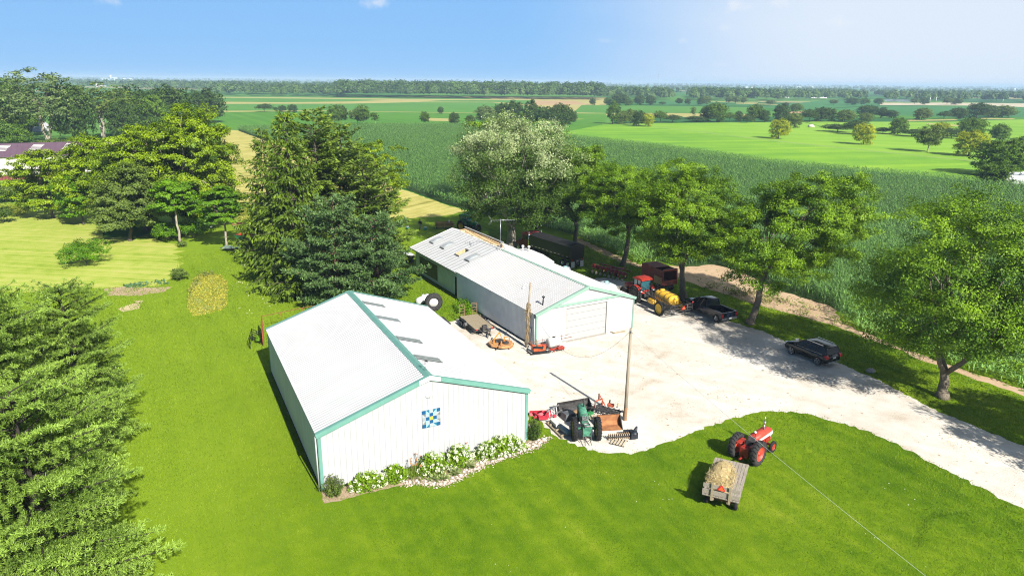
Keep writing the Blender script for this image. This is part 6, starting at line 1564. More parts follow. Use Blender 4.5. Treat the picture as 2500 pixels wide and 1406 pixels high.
for s in (-1, 1): b.bar((s * .5, -1.5, 1.02), (s * .5, 2.6, 1.02), .14); b.bar((s * .5, 2.6, 1.02), (0, 4.4, .7), .12)
b.bar((-1.5, 0, .9), (1.5, 0, .9), .13); b.bar((-.5, -1.5, 1.02), (.5, -1.5, 1.02), .12); b.bar((-.5, .9, 1.02), (.5, .9, 1.02), .1); b.bar((0, 4.2, .7), (0, 5.0, .7), .12); b.build('frame', dsteel_m, ss)
for s in (-1, 1):
    b = MB()
    for (dz, dx) in ((0, 0), (.5, .0), (.25, .28)): b.bar((s * (1.15 + dx), -1.9, 1.15 + dz), (s * (1.05 + dx), 4.4, 1.75 + dz), .06)
    for i in range(14):
        f0, f1 = i / 14, (i + 1) / 14; lerp = lambda f, dz, dx: (s * (1.15 + dx - .1 * f), -1.9 + 6.3 * f, 1.15 + dz + .6 * f)
        b.bar(lerp(f0, 0, 0), lerp(f1, .5, 0), .03); b.bar(lerp(f0, .5, 0), lerp(f1, .25, .28), .03); b.bar(lerp(f0, .25, .28), lerp(f1, 0, 0), .04)
    b.build('boom', dsteel_m, ss)
    wheel(ss, (s * 1.5, 0, .80), .80, .32, ylr_m, True, .72, 0, rub_m, dish=.1)
b = MB()
for z in (.95, 1.25, 1.65): b.bar((-1.5, -1.95, z), (1.5, -1.95, z), .07)
for x in (-1.5, -.8, 0, .8, 1.5): b.bar((x, -1.95, .9), (x, -1.95, 1.7), .07)
b.bar((-.5, -1.5, 1.0), (-.5, -1.95, 1.2), .1); b.bar((.5, -1.5, 1.0), (.5, -1.95, 1.2), .1); b.build('rear_rack', dsteel_m, ss)
triangle(ss, (.25, -2.02, 1.1), .45)
b = MB(); b.lathe([(.0, -.02), (.11, -.02), (.11, .02), (0, .02)], (1.5, -2.0, 1.8), 'y', 14); b.build('reflector', tail_m, ss)
b = MB(); b.box((.75, -2.0, 1.45), (.1, .03, .25)); b.build('reflector', tail_m, ss)
# --- red box cart beside it
hv = Vector((-.43, .903, 0)); gc = thing('forage_cart', 'red steel box cart with a dark rear opening behind the red tractor', 'cart', (18.6, 83.9, 0), head(hv))
b = MB()
for s in (-1, 1): b.prism([(-2.2, 1.1), (2.3, 1.1), (2.3, 2.9), (-2.0, 2.9)], s * 1.05, s * 1.12)
b.prism([(-1.05, 1.1), (1.05, 1.1), (1.05, 2.9), (-1.05, 2.9)], 2.22, 2.3, 'y'); b.box((0, 0, 1.08), (2.1, 4.4, .08)); b.box((0, -2.12, 1.3), (2.1, .08, .45)); b.box((0, .9, 2.92), (2.2, 2.6, .05)); b.build('box', mat('brown_red', (.24, .045, .025), .6, c2=(.16, .035, .025), scale=2), gc)
b = MB(); b.bar((-1.08, -2.15, 1.1), (-1.0, -2.05, 3.0), .16); b.bar((1.08, -2.15, 1.1), (1.0, -2.05, 3.0), .16); b.bar((-1.0, -2.05, 2.95), (1.0, -2.05, 2.95), .22); b.bar((-1.05, -2.13, 1.55), (1.05, -2.13, 1.55), .12); b.build('rear_frame', mat('worn_red', (.40, .07, .035), .5, var=.2), gc)
b = MB(); b.box((-1.14, -1.2, 1.55), (.04, 1.6, .9)); b.build('tan_panel', mat('tan_panel', (.38, .26, .11), .7, var=.1), gc)
b = MB(); b.box((0, 0, .8), (.9, 4.4, .2)); b.box((0, -1.2, .6), (1.9, .15, .15)); b.box((0, 1.3, .6), (1.9, .15, .15)); b.bar((0, 2.2, .7), (0, 3.6, .6), .1); b.build('chassis', dsteel_m, gc)
for s in (-1, 1):
    for y in (-1.2, 1.3): wheel(gc, (s * .95, y, .48), .48, .3, red_m, False, .55)
# --- planter / cultivator in the shade
pl = thing('planter', 'dark red folding planter with yellow hubs parked under the locusts', 'planter', (13.2, 89.2, 0), head((.75, .66)))
b = MB(); b.bar((-2.7, 0, .95), (2.7, 0, .95), .2); b.bar((-2.7, .8, 1.15), (2.7, .8, 1.15), .14); b.bar((0, 0, .95), (0, 3.2, .7), .16); b.bar((-1.6, 0, .95), (0, 2.6, .75), .12); b.bar((1.6, 0, .95), (0, 2.6, .75), .12); b.build('toolbar', dred_m, pl)
for i in range(8):
    x = -2.6 + i * .743
    b = MB(); b.box((x, -.45, 1.05), (.36, .4, .5), taper=.85); b.bar((x, -.2, .9), (x, -.75, .35), .09); b.build('seed_box', dred_m, pl)
    b = MB(); b.lathe([(0, -.03), (.22, -.03), (.22, .03), (0, .03)], (x, -.75, .25), 'x', 14); b.build('press_wheel', mat('press_white', (.4, .38, .32), .6), pl)
for x in (-1.9, -.6, .6, 1.9): wheel(pl, (x, .75, .38), .38, .18, ylr_m, False, .5)
# --- black grain trailer and its red tractor unit
hv = Vector((-.58, .815, 0)); gt = thing('grain_trailer', 'long black tarped grain trailer with white mud flaps under the locusts', 'trailer', (9.1, 93.6, 0), head(hv))
TLn = 9.6
b = MB(); b.loft([[(-1.0, y, 1.25), (-1.22, y, 1.55), (-1.25, y, 3.1), (1.25, y, 3.1), (1.22, y, 1.55), (1.0, y, 1.25)] for y in (0, TLn)]); b.build('hopper', mat('trailer_black', (.012, .012, .013), .35), gt)
b = MB()
nb = 14
b.loft([[(-1.27, TLn * i / nb, 3.08), (-.7, TLn * i / nb, 3.32 + .05 * (i % 2)), (0, TLn * i / nb, 3.38 + .05 * (i % 2)), (.7, TLn * i / nb, 3.32 + .05 * (i % 2)), (1.27, TLn * i / nb, 3.08)] for i in range(nb + 1)]); b.build('tarp', mat('black_tarp', (.02, .02, .022), .55), gt)
b = MB(); b.box((0, TLn / 2, 1.1), (1.0, TLn, .25)); b.box((0, .15, .9), (2.3, .1, .25)); b.bar((-.9, 7.5, .1), (-.9, 7.5, 1.1), .1); b.bar((.9, 7.5, .1), (.9, 7.5, 1.1), .1); b.build('frame', dsteel_m, gt)
b = MB()
for i in range(10): b.box((-1.27, .8 + i * .9, 1.6), (.02, .4, .06))
b.build('reflective_tape', mat('tape_pale', (.5, .45, .4), .4), gt)
for s in (-1, 1):
    b = MB(); b.box((s * .82, -.05, .55), (.6, .03, .85)); b.build('mud_flap', whitep_m, gt)
    b = MB(); b.box((s * .95, -.03, 1.2), (.3, .05, .1)); b.build('tail_light', tail_m, gt)
    for y in (.7, 1.9): wheel(gt, (s * .92, y, .52), .52, .5, chrome_m, False, .58)
b = MB(); b.box((0, -.04, 1.0), (.3, .03, .15)); b.build('number_plate', whitep_m, gt)
tk = thing('semi_truck', 'dark red conventional truck coupled to the black grain trailer', 'truck', Vector((9.1, 93.6, 0)) + hv * 9.2, head(hv))
b = MB(); b.box((0, 1.6, 2.1), (2.2, 1.7, 2.0)); b.box((0, 1.5, 3.15), (2.0, 1.4, .25), taper=.85); b.build('cab', dred_m, tk)
b = MB(); b.loft([[(-.9, y, 1.0), (-.95, y, z), (-.6, y, z + .15), (.6, y, z + .15), (.95, y, z), (.9, y, 1.0)] for y, z in ((2.45, 1.85), (3.9, 1.65), (4.3, 1.45))]); b.build('hood', dred_m, tk)
b = MB(); b.box((0, 2.46, 2.55), (1.9, .04, .7)); b.box((-1.11, 1.7, 2.5), (.03, 1.0, .7)); b.box((1.11, 1.7, 2.5), (.03, 1.0, .7)); b.build('window', glass_m, tk)
b = MB(); b.box((0, 1.2, .8), (.9, 6.0, .3)); b.build('frame', dsteel_m, tk)
for s in (-1, 1):
    b = MB(); b.cyl((s * 1.15, .65, 1.0), (s * 1.15, .65, 3.5), .09); b.build('exhaust_stack', chrome_m, tk)
    b = MB(); b.cyl((s * 1.12, .9, .75), (s * 1.12, 2.2, .75), .3); b.build('fuel_tank', chrome_m, tk)
    for y in (-1.2, 0, 3.5): wheel(tk, (s * .92, y, .5), .5, .35, chrome_m, False, .58)
# --- white nurse tanks and the camper behind the workshop roof
for (loc, rz, lab) in (((6.9, 87.2, 0), -.2, 'white poly tank peeping over the workshop roof near the mud flaps'), ((11.6, 80.4, 0), .5, 'bluish white poly tank beside the nose of the red cab tractor')):
    t = thing('poly_tank', lab, 'tank', loc, rz, 'poly tanks behind the workshop'); t.scale = (.84, .84, .80)
    b = MB(); b.loft(hull((0, 0, 1.35), 1.7, 2.9, 1.6), True); b.build('tank', poly_m, t)
    b = MB(); b.lathe([(.3, 0), (.32, .14), (.25, .2), (0, .2)], (0, .3, 2.12), 'z', 14); b.lathe([(.12, 0), (.12, .12), (0, .12)], (0, -.5, 2.12), 'z', 10); b.build('lid', mat('lid_teal', (.25, .42, .42), .5), t)
    b = MB(); b.box((0, 0, .35), (1.5, 2.6, .3)); b.bar((-.8, -.9, .35), (-.8, -.9, 1.2), .1); b.bar((.8, -.9, .35), (.8, -.9, 1.2), .1); b.bar((-.8, .9, .35), (-.8, .9, 1.2), .1); b.bar((.8, .9, .35), (.8, .9, 1.2), .1); b.build('cradle', dsteel_m, t)
cpm = thing('camper_trailer', 'low white trailer with two mushroom vents behind the workshop ridge', 'trailer', SB @ Vector((14.0, 20.0, 0)), A2)
b = MB(); b.loft([[(-1.2, y, .5), (-1.2, y, z), (-1.0, y, z + .15), (1.0, y, z + .15), (1.2, y, z), (1.2, y, .5)] for y, z in ((0, 2.3), (2.5, 2.62), (5.5, 2.62), (7.2, 2.45), (7.9, 2.0))]); b.build('body', mat('camper_white', (.72, .72, .71), .4, var=.06, scale=1.5), cpm)
b = MB(); b.box((0, -.02, 1.95), (1.7, .04, .4)); b.box((1.21, 2.2, 1.8), (.03, 1.2, .5)); b.build('window', glass_m, cpm)
for x, y in ((-.3, 5.6), (.25, 4.9)):
    b = MB(); b.cyl((x, y, 2.7), (x, y, 3.35), .09); b.lathe([(.2, .0), (.2, .18), (.1, .24), (0, .24)], (x, y, 3.3), 'z', 12); b.build('roof_vent', whitep_m, cpm)
b = MB(); b.box((0, 3.6, .5), (1.9, 6.8, .16)); b.bar((0, 7.3, .5), (0, 9.2, .5), .12); b.build('chassis', dsteel_m, cpm)
for s in (-1, 1): wheel(cpm, (s * 1.0, 3.0, .36), .36, .22, steel_m)
# --- poles, lamp and wires
p1 = Vector((1.46, 63.24, 0)); h1 = H_at((p1.x + .35, p1.y, 0), 690)
pole_m = mat('pole_wood', (.33, .285, .215), .9, c2=(.22, .18, .13), scale=2, streak=(5, 5, .6))
up1 = thing('utility_pole', 'weathered pole wrapped in dead vine at the workshop corner', 'utility pole', p1)
b = MB(); b.tube([(0, 0, 0), (.12, 0, h1 * .5), (.30, 0, h1)], [.13, .115, .09], 10); b.build('pole', pole_m, up1)
rng = np.random.default_rng(6); mb = MB()
for k in range(5):
    a0 = rng.uniform(0, 6.28); pts = []
    for i in range(14):
        z = h1 * (.05 + .62 * i / 13); a = a0 + i * .35; rr = .16 + rng.uniform(0, .04); pts.append((.12 * z / (h1 * .5) + rr * math.cos(a), rr * math.sin(a), z))
    mb.tube(pts, .028, 4)
n = 420; z = rng.uniform(.40, .70, n) * h1; a = rng.uniform(0, 6.28, n); rr = rng.uniform(.12, .38, n) * np.clip(1 - abs(z / h1 - .52) * 3, .3, 1)
P = np.stack([.24 * z / h1 + rr * np.cos(a), rr * np.sin(a), z], 1); mb.v += [tuple(v) for v in blades(rng, P, .2, .05, .2).reshape(-1, 3)]; o = len(mb.v) - n * 4; mb.f += [tuple(o + 4 * i + j for j in range(4)) for i in range(n)]; mb.sm += [False] * n
mb.build('vine', mat('dead_vine', (.27, .19, .09), .95, var=.3, scale=5), up1, fix=False)
b = MB(); b.tube([(.28, 0, h1 - .3), (-.15, -.1, h1 - .12), (-.38, -.15, h1 - .25)], .025, 6); b.lathe([(.05, .0), (.09, -.12), (.17, -.28), (.19, -.36), (0, -.34)], (-.38, -.15, h1 - .22), 'z', 14); b.build('yard_lamp', mat('lamp_shade_grey', (.5, .52, .52), .35), up1)
p2 = Vector((8.84, 48.15, 0)); h2 = 7.55
up2 = thing('utility_pole', 'plain bare wooden pole standing free in the gravel', 'utility pole', p2)
b = MB(); b.tube([(0, 0, 0), (.0, 0, h2 * .5), (.02, 0, h2)], [.14, .125, .105], 12); b.build('pole', pole_m, up2)
b = MB(); b.tube([(0, 0, 0), (0, 0, .95), (0, 0, 1.15)], [.147, .143, .14], 12, caps=False); b.build('rust_sleeve', mat('rusty_base', (.30, .15, .06), .9, c2=(.2, .14, .09), scale=4), up2)
b = MB(); b.box((0, -.15, h2 - .25), (.06, .08, .16)); b.build('insulator', steel_m, up2)
def wire(name, lab, a, c, sag, r, m_):
    pts = [a.lerp(c, i / 24) + Vector((0, 0, -sag * 4 * (i / 24) * (1 - i / 24))) for i in range(25)]
    b = MB(); b.tube(pts, r, 5); tag(b.build(name, m_), lab, 'wire')
cab_m = mat('cable_grey', (.36, .36, .34), .5)
wire('overhead_wire', 'grey cable sagging from the workshop corner to the bare pole', SB @ Vector((-.12, -.15, 3.35)), p2 + Vector((0, 0, h2 - .2)), 3.1, .010, mat('cable_dark', (.12, .12, .11), .6))
wire('overhead_wire', 'pale service wire running from the bare pole across the front lawn', p2 + Vector((0, -.1, h2 - .25)), G(2640, 1700, 7.2), .35, .009, mat('cable_pale', (.55, .57, .52), .4))
wire('overhead_wire', 'thin wire slanting off the top of the vine-wrapped pole over the roof', p1 + Vector((.3, 0, h1 - .25)), SB @ Vector((3.2, 4.5, 4.4)), .15, .009, cab_m)

# --- things along the workshop wall
hv = Vector((.424, -.905, 0)); fb = thing('flatbed_trailer', 'flatbed trailer with a worn plank deck and upright ramps', 'trailer', (-3.7, 68.5, 0), head(hv))
b = MB()
for i in range(8): b.box((-.93 + i * .266, -.1, .72), (.25, 4.4, .05))
b.build('deck', wood_m, fb)
b = MB()
for s in (-1, 1): b.box((s * 1.06, -.1, .66), (.08, 4.6, .2)); b.bar((s * .7, 2.1, .6), (0, 3.5, .5), .1)
for y in (-2.3, -.8, .8, 2.15): b.box((0, y, .58), (2.0, .1, .12))
b.bar((0, 3.3, .5), (0, 3.8, .5), .14); b.box((.15, 2.55, .95), (.5, .3, .5)); b.cyl((0, 3.1, .1), (0, 3.1, 1.1), .05); b.build('frame', dsteel_m, fb)
for s in (-1, 1):
    b = MB()
    for k in (-.28, .28): b.bar((s * .72 + k, -2.35, .65), (s * .72 + k, -2.5, 2.0), .06)
    for z in (.9, 1.2, 1.5, 1.8, 1.98): b.bar((s * .72 - .28, -2.37 - (z - .65) * .1, z), (s * .72 + .28, -2.37 - (z - .65) * .1, z), .05)
    b.build('ramp', mat('rusty_brown', (.18, .11, .06), .8), fb)
    b = MB(); b.loft([[(s * 1.10, y, z), (s * 1.10, y, z + .04), (s * 1.40, y, z + .04), (s * 1.40, y, z)] for y, z in ((-1.55, .5), (-1.4, .78), (-1.1, .86), (-.2, .86), (.1, .78), (.25, .5))]); b.build('fender', black_m, fb)
    for y in (-1.05, -.3): wheel(fb, (s * 1.24, y, .36), .36, .22, steel_m)
    b = MB(); b.box((s * .85, 2.24, .7), (.2, .03, .09)); b.build('marker_light', tail_m, fb)
ut = thing('utility_trailer', 'black mud-guarded trailer wheel half hidden behind the front barn roof', 'trailer', (-7.6, 69.0, 0), head((.424, -.905)))
b = MB(); b.box((-.3, 0, .55), (1.0, 2.4, .1)); b.bar((-.3, 1.2, .5), (-.3, 2.2, .45), .1); b.build('frame', dsteel_m, ut)
b = MB(); b.loft([[(.3, y, z), (.3, y, z + .05), (.7, y, z + .05), (.7, y, z)] for y, z in ((-.55, .45), (-.45, .85), (0, .98), (.45, .85), (.55, .45))]); b.build('fender', black_m, ut)
wheel(ut, (.5, 0, .4), .4, .24, lamp_m)
tt = thing('tractor_tyre', 'huge loose tractor tyre standing on edge with a white disc in it', 'tyre', (-8.85, 74.2, 0), .35)
b = MB()
b.lathe([(.55, -.26), (.85, -.34), (1.0, -.22), (1.04, 0), (1.0, .22), (.85, .34), (.55, .26), (.52, 0), (.55, -.26)], (0, 0, 1.0), 'y', 32)
for k in range(26):
    a = 2 * PI * k / 26
    for s in (-1, 1): b.bar((1.0 * math.cos(a), s * .02, 1.0 + 1.03 * math.sin(a)), (.93 * math.cos(a + .14), s * .33, 1.0 + .93 * math.sin(a + .14)), .06, .1)
b.build('tread', rubd_m, tt)
b = MB(); b.lathe([(0, -.14), (.5, -.14), (.54, -.05)], (0, 0, 1.0), 'y', 24); b.build('disc', whitep_m, tt)
lp = thing('gas_tank', 'white gas tank lying in the grass behind the huge tyre', 'tank', (-10.3, 76.4, 0), 1.1)
b = MB(); b.loft([[(x, .45 * k * math.cos(a), .62 + .45 * k * math.sin(a)) for a in [2 * PI * i / 14 for i in range(14)]] for x, k in ((-1.2, .3), (-1.1, .75), (-.9, 1), (.9, 1), (1.1, .75), (1.2, .3))], True); b.build('tank', whitep_m, lp)
b = MB(); b.lathe([(.14, 0), (.14, .16), (0, .18)], (0, 0, 1.05), 'z', 10); b.build('valve_dome', whitep_m, lp)
b = MB(); b.box((-.6, 0, .12), (.1, .6, .24)); b.box((.6, 0, .12), (.1, .6, .24)); b.build('feet', steel_m, lp)
mw = thing('rotary_mower', 'faded orange rotary mower deck standing on the gravel', 'mower', (-1.05, 63.35, 0), -.42)
b = MB(); oc = [(-1.15, .35), (-.75, .95), (.75, .95), (1.15, .35), (1.15, -.45), (.55, -1.0), (-.55, -1.0), (-1.15, -.45)]
b.prism(oc, .22, .42, 'z'); b.build('deck', orange_m, mw)
b = MB(); b.cyl((-.55, 0, .42), (-.55, 0, .55), .3); b.cyl((.55, 0, .42), (.55, 0, .55), .3); b.box((0, 0, .58), (.36, .36, .34)); b.build('gearbox', dsteel_m, mw)
b = MB(); b.bar((-.4, -.7, .42), (-.4, -.7, .85), .09); b.bar((.4, -.7, .42), (.4, -.7, .85), .09); b.bar((-.9, .2, .45), (-.55, .9, 1.1), .09); b.bar((-.55, .9, 1.1), (.1, .1, .7), .07); b.bar((.25, .3, .45), (.25, .3, .95), .08); b.bar((.8, .3, .45), (.8, .3, .95), .08); b.bar((.25, .3, .95), (.8, .3, .95), .06); b.build('hitch_frame', mat('bright_orange', (.68, .25, .04), .5), mw)
b = MB(); b.bar((.1, -.3, .55), (.25, -1.35, .25), .09); b.build('drive_shaft', black_m, mw)
b = MB(); b.box((0, .9, .11), (2.0, .06, .22)); b.box((-1.1, 0, .11), (.06, .9, .22)); b.box((1.1, 0, .11), (.06, .9, .22)); b.build('skirt', mat('orange_dark', (.3, .14, .05), .7), mw)
sprt = thing('mounted_sprayer', 'white spray tank on a red frame with a thin boom by the roll-up door', 'sprayer', (4.1, 62.55, 0), A2)
b = MB(); b.loft([[(x, .48 * k * math.cos(a), .85 + .48 * k * math.sin(a)) for a in [2 * PI * i / 16 for i in range(16)]] for x, k in ((-.68, .2), (-.66, .82), (-.56, 1), (.56, 1), (.66, .82), (.68, .2))], True); b.build('tank', whitep_m, sprt)
b = MB(); b.lathe([(.15, 0), (.15, .06), (0, .07)], (0, 0, 1.32), 'z', 10); b.build('lid', black_m, sprt)
b = MB(); b.bar((-.7, -.4, .3), (.9, -.4, .3), .1); b.bar((-.7, .4, .3), (.9, .4, .3), .1); b.bar((.6, -.9, .25), (.6, .4, .3), .1); b.bar((-.4, -.8, .2), (-.4, .4, .3), .1); b.box((.4, -.6, .38), (.7, .4, .2)); b.box((-1.2, .2, .55), (.9, .12, .3)); b.build('frame', red_m, sprt)
b = MB(); b.bar((-2.6, .42, 1.05), (1.9, .42, 1.1), .03)
for x in (-2.4, -1.7, -1.0, -.2, .5, 1.2): b.bar((x, .42, .55), (x, .42, 1.25), .03)
b.bar((.9, .42, .8), (2.2, .1, .95), .04); b.build('boom', rust_m, sprt)
b = MB(); b.bar((-.6, -.4, .25), (-.6, -.4, 0), .06); b.bar((.7, -.4, .25), (.7, -.4, 0), .06); b.bar((-.6, .4, .25), (-.6, .4, 0), .06); b.bar((.7, .4, .25), (.7, .4, 0), .06); b.build('stand', dsteel_m, sprt)
rm = thing('flail_mower', 'small orange-red mower with a black roller at the workshop corner', 'mower', (2.62, 61.9, 0), A2 - .2)
b = MB(); b.box((0, 0, .38), (1.2, .55, .3)); b.box((.1, .1, .62), (.5, .3, .25)); b.box((-.5, .1, .55), (.25, .5, .4)); b.box((.55, .05, .5), (.22, .5, .35)); b.build('housing', mat('orange_red', (.55, .09, .03), .5, var=.15), rm)
b = MB(); b.cyl((-.6, -.15, .62), (.35, -.3, .55), .13); b.cyl((-.65, -.4, .16), (.7, -.4, .16), .12); b.build('roller', rub_m, rm)
b = MB(); b.bar((-1.0, -.5, .08), (1.0, -.5, .08), .08); b.bar((-.9, -.5, .08), (-1.0, .6, .1), .08); b.bar((-1.0, .6, .1), (-.8, .3, .9), .06); b.bar((.9, -.5, .08), (.6, .2, .2), .06); b.bar((-1.15, .1, .05), (-.6, -.7, .4), .05); b.build('skids', black_m, rm)

# --- implements around the green tractor
rb = thing('rear_blade', 'bright red scraper blade implement at the gravel edge by the barn corner', 'implement', (2.45, 48.45, 0), .1)
redb_m = mat('blade_red', (.45, .03, .05), .5, var=.12)
b = MB(); b.loft([[(x, -.05 + d, .02), (x, .08 + d, .2), (x, .02 + d, .42), (x, .06 + d, .42), (x, .12 + d, .2), (x, 0 + d, .02)] for x, d in ((-.95, .35), (.75, .35))]); b.build('blade', redb_m, rb)
b = MB(); b.bar((-.6, .3, .3), (-.1, -.6, .25), .14); b.bar((.5, .3, .3), (.1, -.6, .25), .14); b.box((0, -.5, .25), (.7, .3, .2)); b.bar((.0, .3, .4), (.0, -.3, .75), .1); b.bar((.2, -.3, .2), (.95, .0, .15), .16); b.bar((.95, .0, .15), (1.0, -.2, .2), .2); b.bar((-.7, -.2, .15), (.5, -.1, .15), .12); b.build('mast', redb_m, rb)
bk = thing('loader_bucket', 'wide black loader bucket with a toothed rake edge behind the green tractor', 'bucket', (5.2, 49.4, 0), .38)
b = MB(); prof = [(-.55, .03), (.25, .03), (.5, .2), (.55, .6), (.45, .85)]
rin = [[(x, p, q) for p, q in prof] + [(x, p + .05, q + (.0 if i > 1 else -.03)) for i, (p, q) in reversed(list(enumerate(prof)))] for x in (-1.45, 1.3)]
b.loft(rin); b.prism([(-.55, .0), (.25, .0), (.52, .2), (.58, .6), (.48, .87)], -1.48, -1.43); b.prism([(-.55, .0), (.25, .0), (.52, .2), (.58, .6), (.48, .87)], 1.28, 1.33); b.build('bucket', dsteel_m, bk)
b = MB(); b.bar((-2.6, .0, .5), (-1.4, .35, .75), .07); b.bar((-2.4, -.35, .15), (-1.3, .05, .4), .07)
for i in range(5): b.bar((-2.45 + .25 * i, -.3 + .09 * i, .15), (-2.4 + .25 * i, .05 + .08 * i, .6), .05)
b.build('rake', steel_m, bk)
b = MB(); b.box((-1.1, -.75, .3), (1.0, .8, .5), rz=.1, taper=.8); b.build('grey_hopper', mat('hopper_grey', (.10, .105, .11), .5, var=.2), bk)
b = MB(); b.blob((.2, -.1, .12), (1.2, .7, .3), 5); b.build('soil_fill', mat('fill_soil', (.28, .18, .1), .9, var=.3, scale=4), bk)
bw = thing('brush_pile', 'pale sticks and scraps lying between the bucket and the tine tool', 'scrap heap', (6.6, 48.2, 0), .3); rng = np.random.default_rng(9)
b = MB()
for i in range(26):
    a = rng.uniform(0, PI); x, y = rng.normal() * .35, rng.normal() * .35; b.bar((x - .35 * math.cos(a), y - .35 * math.sin(a), .05 + .01 * i), (x + .35 * math.cos(a), y + .35 * math.sin(a), .08 + .01 * i), .06)
b.build('sticks', mat('pale_sticks', (.5, .42, .32), .9, var=.2), bw)
b = MB(); b.box((-.35, .45, .3), (.5, .3, .3), rz=.4); b.bar((-.5, .2, .2), (.1, .7, .35), .08); b.build('green_part', grn_m, bw)
tn = thing('tine_tiller', 'black spring-tine tool with a red hitch mast between bucket and pole', 'implement', (7.65, 49.2, 0), .6)
b = MB(); 
for d in (-.35, 0, .35): b.bar((-.7 + d, .9, .45), (.35 + d, -1.0, .4), .1)
for k in range(6):
    f = k / 5
    for d in (-.35, 0, .35): x, y = -.7 + d + 1.05 * f, .9 - 1.9 * f; b.bar((x, y, .42), (x - .12, y - .1, .02), .05); b.bar((x - .18, y + .05, .46), (x + .18, y, .46), .05)
b.bar((-1.1, .8, .42), (.4, 1.0, .45), .09); b.bar((0, -1.0, .4), (.8, -.8, .4), .09); b.build('tine_frame', dsteel_m, tn)
b = MB(); b.bar((-.75, .7, .45), (-.75, .7, 1.0), .08); b.bar((.05, .75, .45), (.05, .75, 1.0), .08); b.bar((-.75, .7, 1.0), (.05, .75, 1.0), .08); b.bar((-.35, .72, 1.0), (-.35, .72, 1.55), .1); b.bar((-.35, .72, 1.5), (-.1, .2, .6), .06); b.box((.35, .1, .62), (.3, .5, .2), rz=.5); b.build('hitch_mast', mat('rusty_red', (.42, .10, .05), .6, var=.2), tn)
b = MB(); b.cyl((.5, .45, .5), (.65, .5, .85), .06); b.cyl((.62, -.35, .5), (.78, -.3, .85), .06); b.build('handles', mat('pale_olive', (.32, .3, .2), .7), tn)
rk = thing('rusty_bucket', 'rusty brown front bucket with dark ends beside the green tractor wheel', 'bucket', (7.5, 47.0, 0), .12)
b = MB(); rin = [[(x, -.55, .03), (x, .25, .06), (x, .45, .3), (x, .5, .75), (x, .56, .75), (x, .52, .28), (x, .3, .02), (x, -.55, .0)] for x in (-.85, .85)]; b.loft(rin); b.build('scoop', mat('rusty_plate', (.36, .16, .06), .85, c2=(.22, .09, .04), scale=2), rk)
for s in (-1, 1):
    b = MB(); b.prism([(-.55, .0), (.28, .0), (.52, .28), (.56, .75), (.2, .72)], s * .86, s * .91); b.build('end_plate', dsteel_m, rk)
b = MB(); b.bar((-.9, .56, .74), (.9, .56, .74), .07); b.build('lip', rust_m, rk)
tc_ = thing('trencher', 'black skid-steer trencher with a toothed chain bar on the gravel edge', 'implement', (8.25, 45.25, 0), .18)
b = MB(); b.box((.95, .15, .35), (.75, .12, .7), rz=.9); b.box((.75, -.1, .35), (.5, .55, .45)); b.box((.45, .25, .42), (.7, .2, .25)); b.cyl((.55, -.15, .45), (.95, -.3, .45), .2); b.build('mount', mat('trencher_black', (.018, .022, .03), .4), tc_)
b = MB(); b.box((-.3, -.05, .28), (1.6, .12, .16)); b.build('boom_bar', dsteel_m, tc_)
b = MB()
for i in range(11): b.box((-1.1 + i * .15, -.05, .42), (.06, .26, .1)); b.box((-1.1 + i * .15, -.05, .14), (.06, .26, .1)); b.box((-1.1 + i * .15, .1, .28), (.03, .02, .3))
b.build('chain_teeth', mat('teeth_tan', (.42, .3, .18), .7), tc_)
pa = thing('wooden_pallet', 'short row of pale pallet slats lying below the trencher', 'pallet', (7.85, 44.65, 0), -.45)
b = MB()
for i in range(5): b.box((-.45 + i * .22, 0, .1), (.12, .95, .03))
b.build('slats', mat('pallet_wood', (.48, .4, .28), .9, var=.15), pa)
b = MB(); b.box((0, -.42, .05), (1.05, .08, .09)); b.box((0, .42, .05), (1.05, .08, .09)); b.build('bearers', dsteel_m, pa)
bt = thing('tank_rack', 'blue-grey cylinder on a wooden skid left of the green tractor', 'tank', (3.75, 46.3, 0), .42)
b = MB(); b.cyl((.15, -1.05, .35), (-.0, .15, .35), .2, n=14); b.build('cylinder', mat('blue_grey', (.17, .25, .30), .4), bt)
b = MB(); b.box((-.1, .75, .38), (.36, 1.0, .2)); b.build('white_lid', whitep_m, bt)
b = MB(); b.bar((-.45, -1.1, .1), (-.45, 1.4, .1), .12); b.bar((.4, -1.1, .1), (.1, 1.4, .1), .12)
for y in (-.9, 0, .9, 1.3): b.bar((-.45, y, .18), (.3, y, .18), .1)
b.build('skid', wood_m, bt)
bm_ = thing('timber_beams', 'grey timbers lying on the gravel by the workshop front corner', 'timber', G(1512, 812), .5)
b = MB(); b.box((0, 0, .05), (1.5, .18, .1)); b.box((-.7, .45, .05), (.18, 1.0, .1)); b.build('beams', wood_m, bm_)

# --- corral panels behind the front barn
cp_ = thing('corral_panel', 'rust-red pipe corral panel behind the rear corner of the front barn', 'fence panel', (-24.15, 62.7, 0), 0)
def rail(mb, a, c, z): mb.bar((a[0], a[1], z), (c[0], c[1], z), .05)
q = [(0, 0), (-1.35, 3.7), (2.0, 6.6), (5.6, 9.0)]
b = MB()
for z in (.3, .55, .8, 1.05, 1.3, 1.55, 1.8): rail(b, q[0], q[1], z)
rail(b, q[1], q[2], 1.8); rail(b, q[2], q[3], 1.8); b.build('rails', rust_m, cp_)
b = MB()
for i in range(7):
    f = i / 6; b = MB(); b.bar((q[1][0] * f, q[1][1] * f, 0), (q[1][0] * f, q[1][1] * f, 1.85), .09); b.build('post', mat('rust_red_post', (.30, .07, .04), .8, var=.3, scale=4), cp_)
for p in ((.2, 5.0), (2.0, 6.6), (3.8, 7.8), (5.6, 9.0)): b = MB(); b.bar((p[0], p[1], 0), (p[0], p[1], 1.82), .06); b.build('post', mat('rust_red_post', (.30, .07, .04), .8, var=.3, scale=4), cp_)
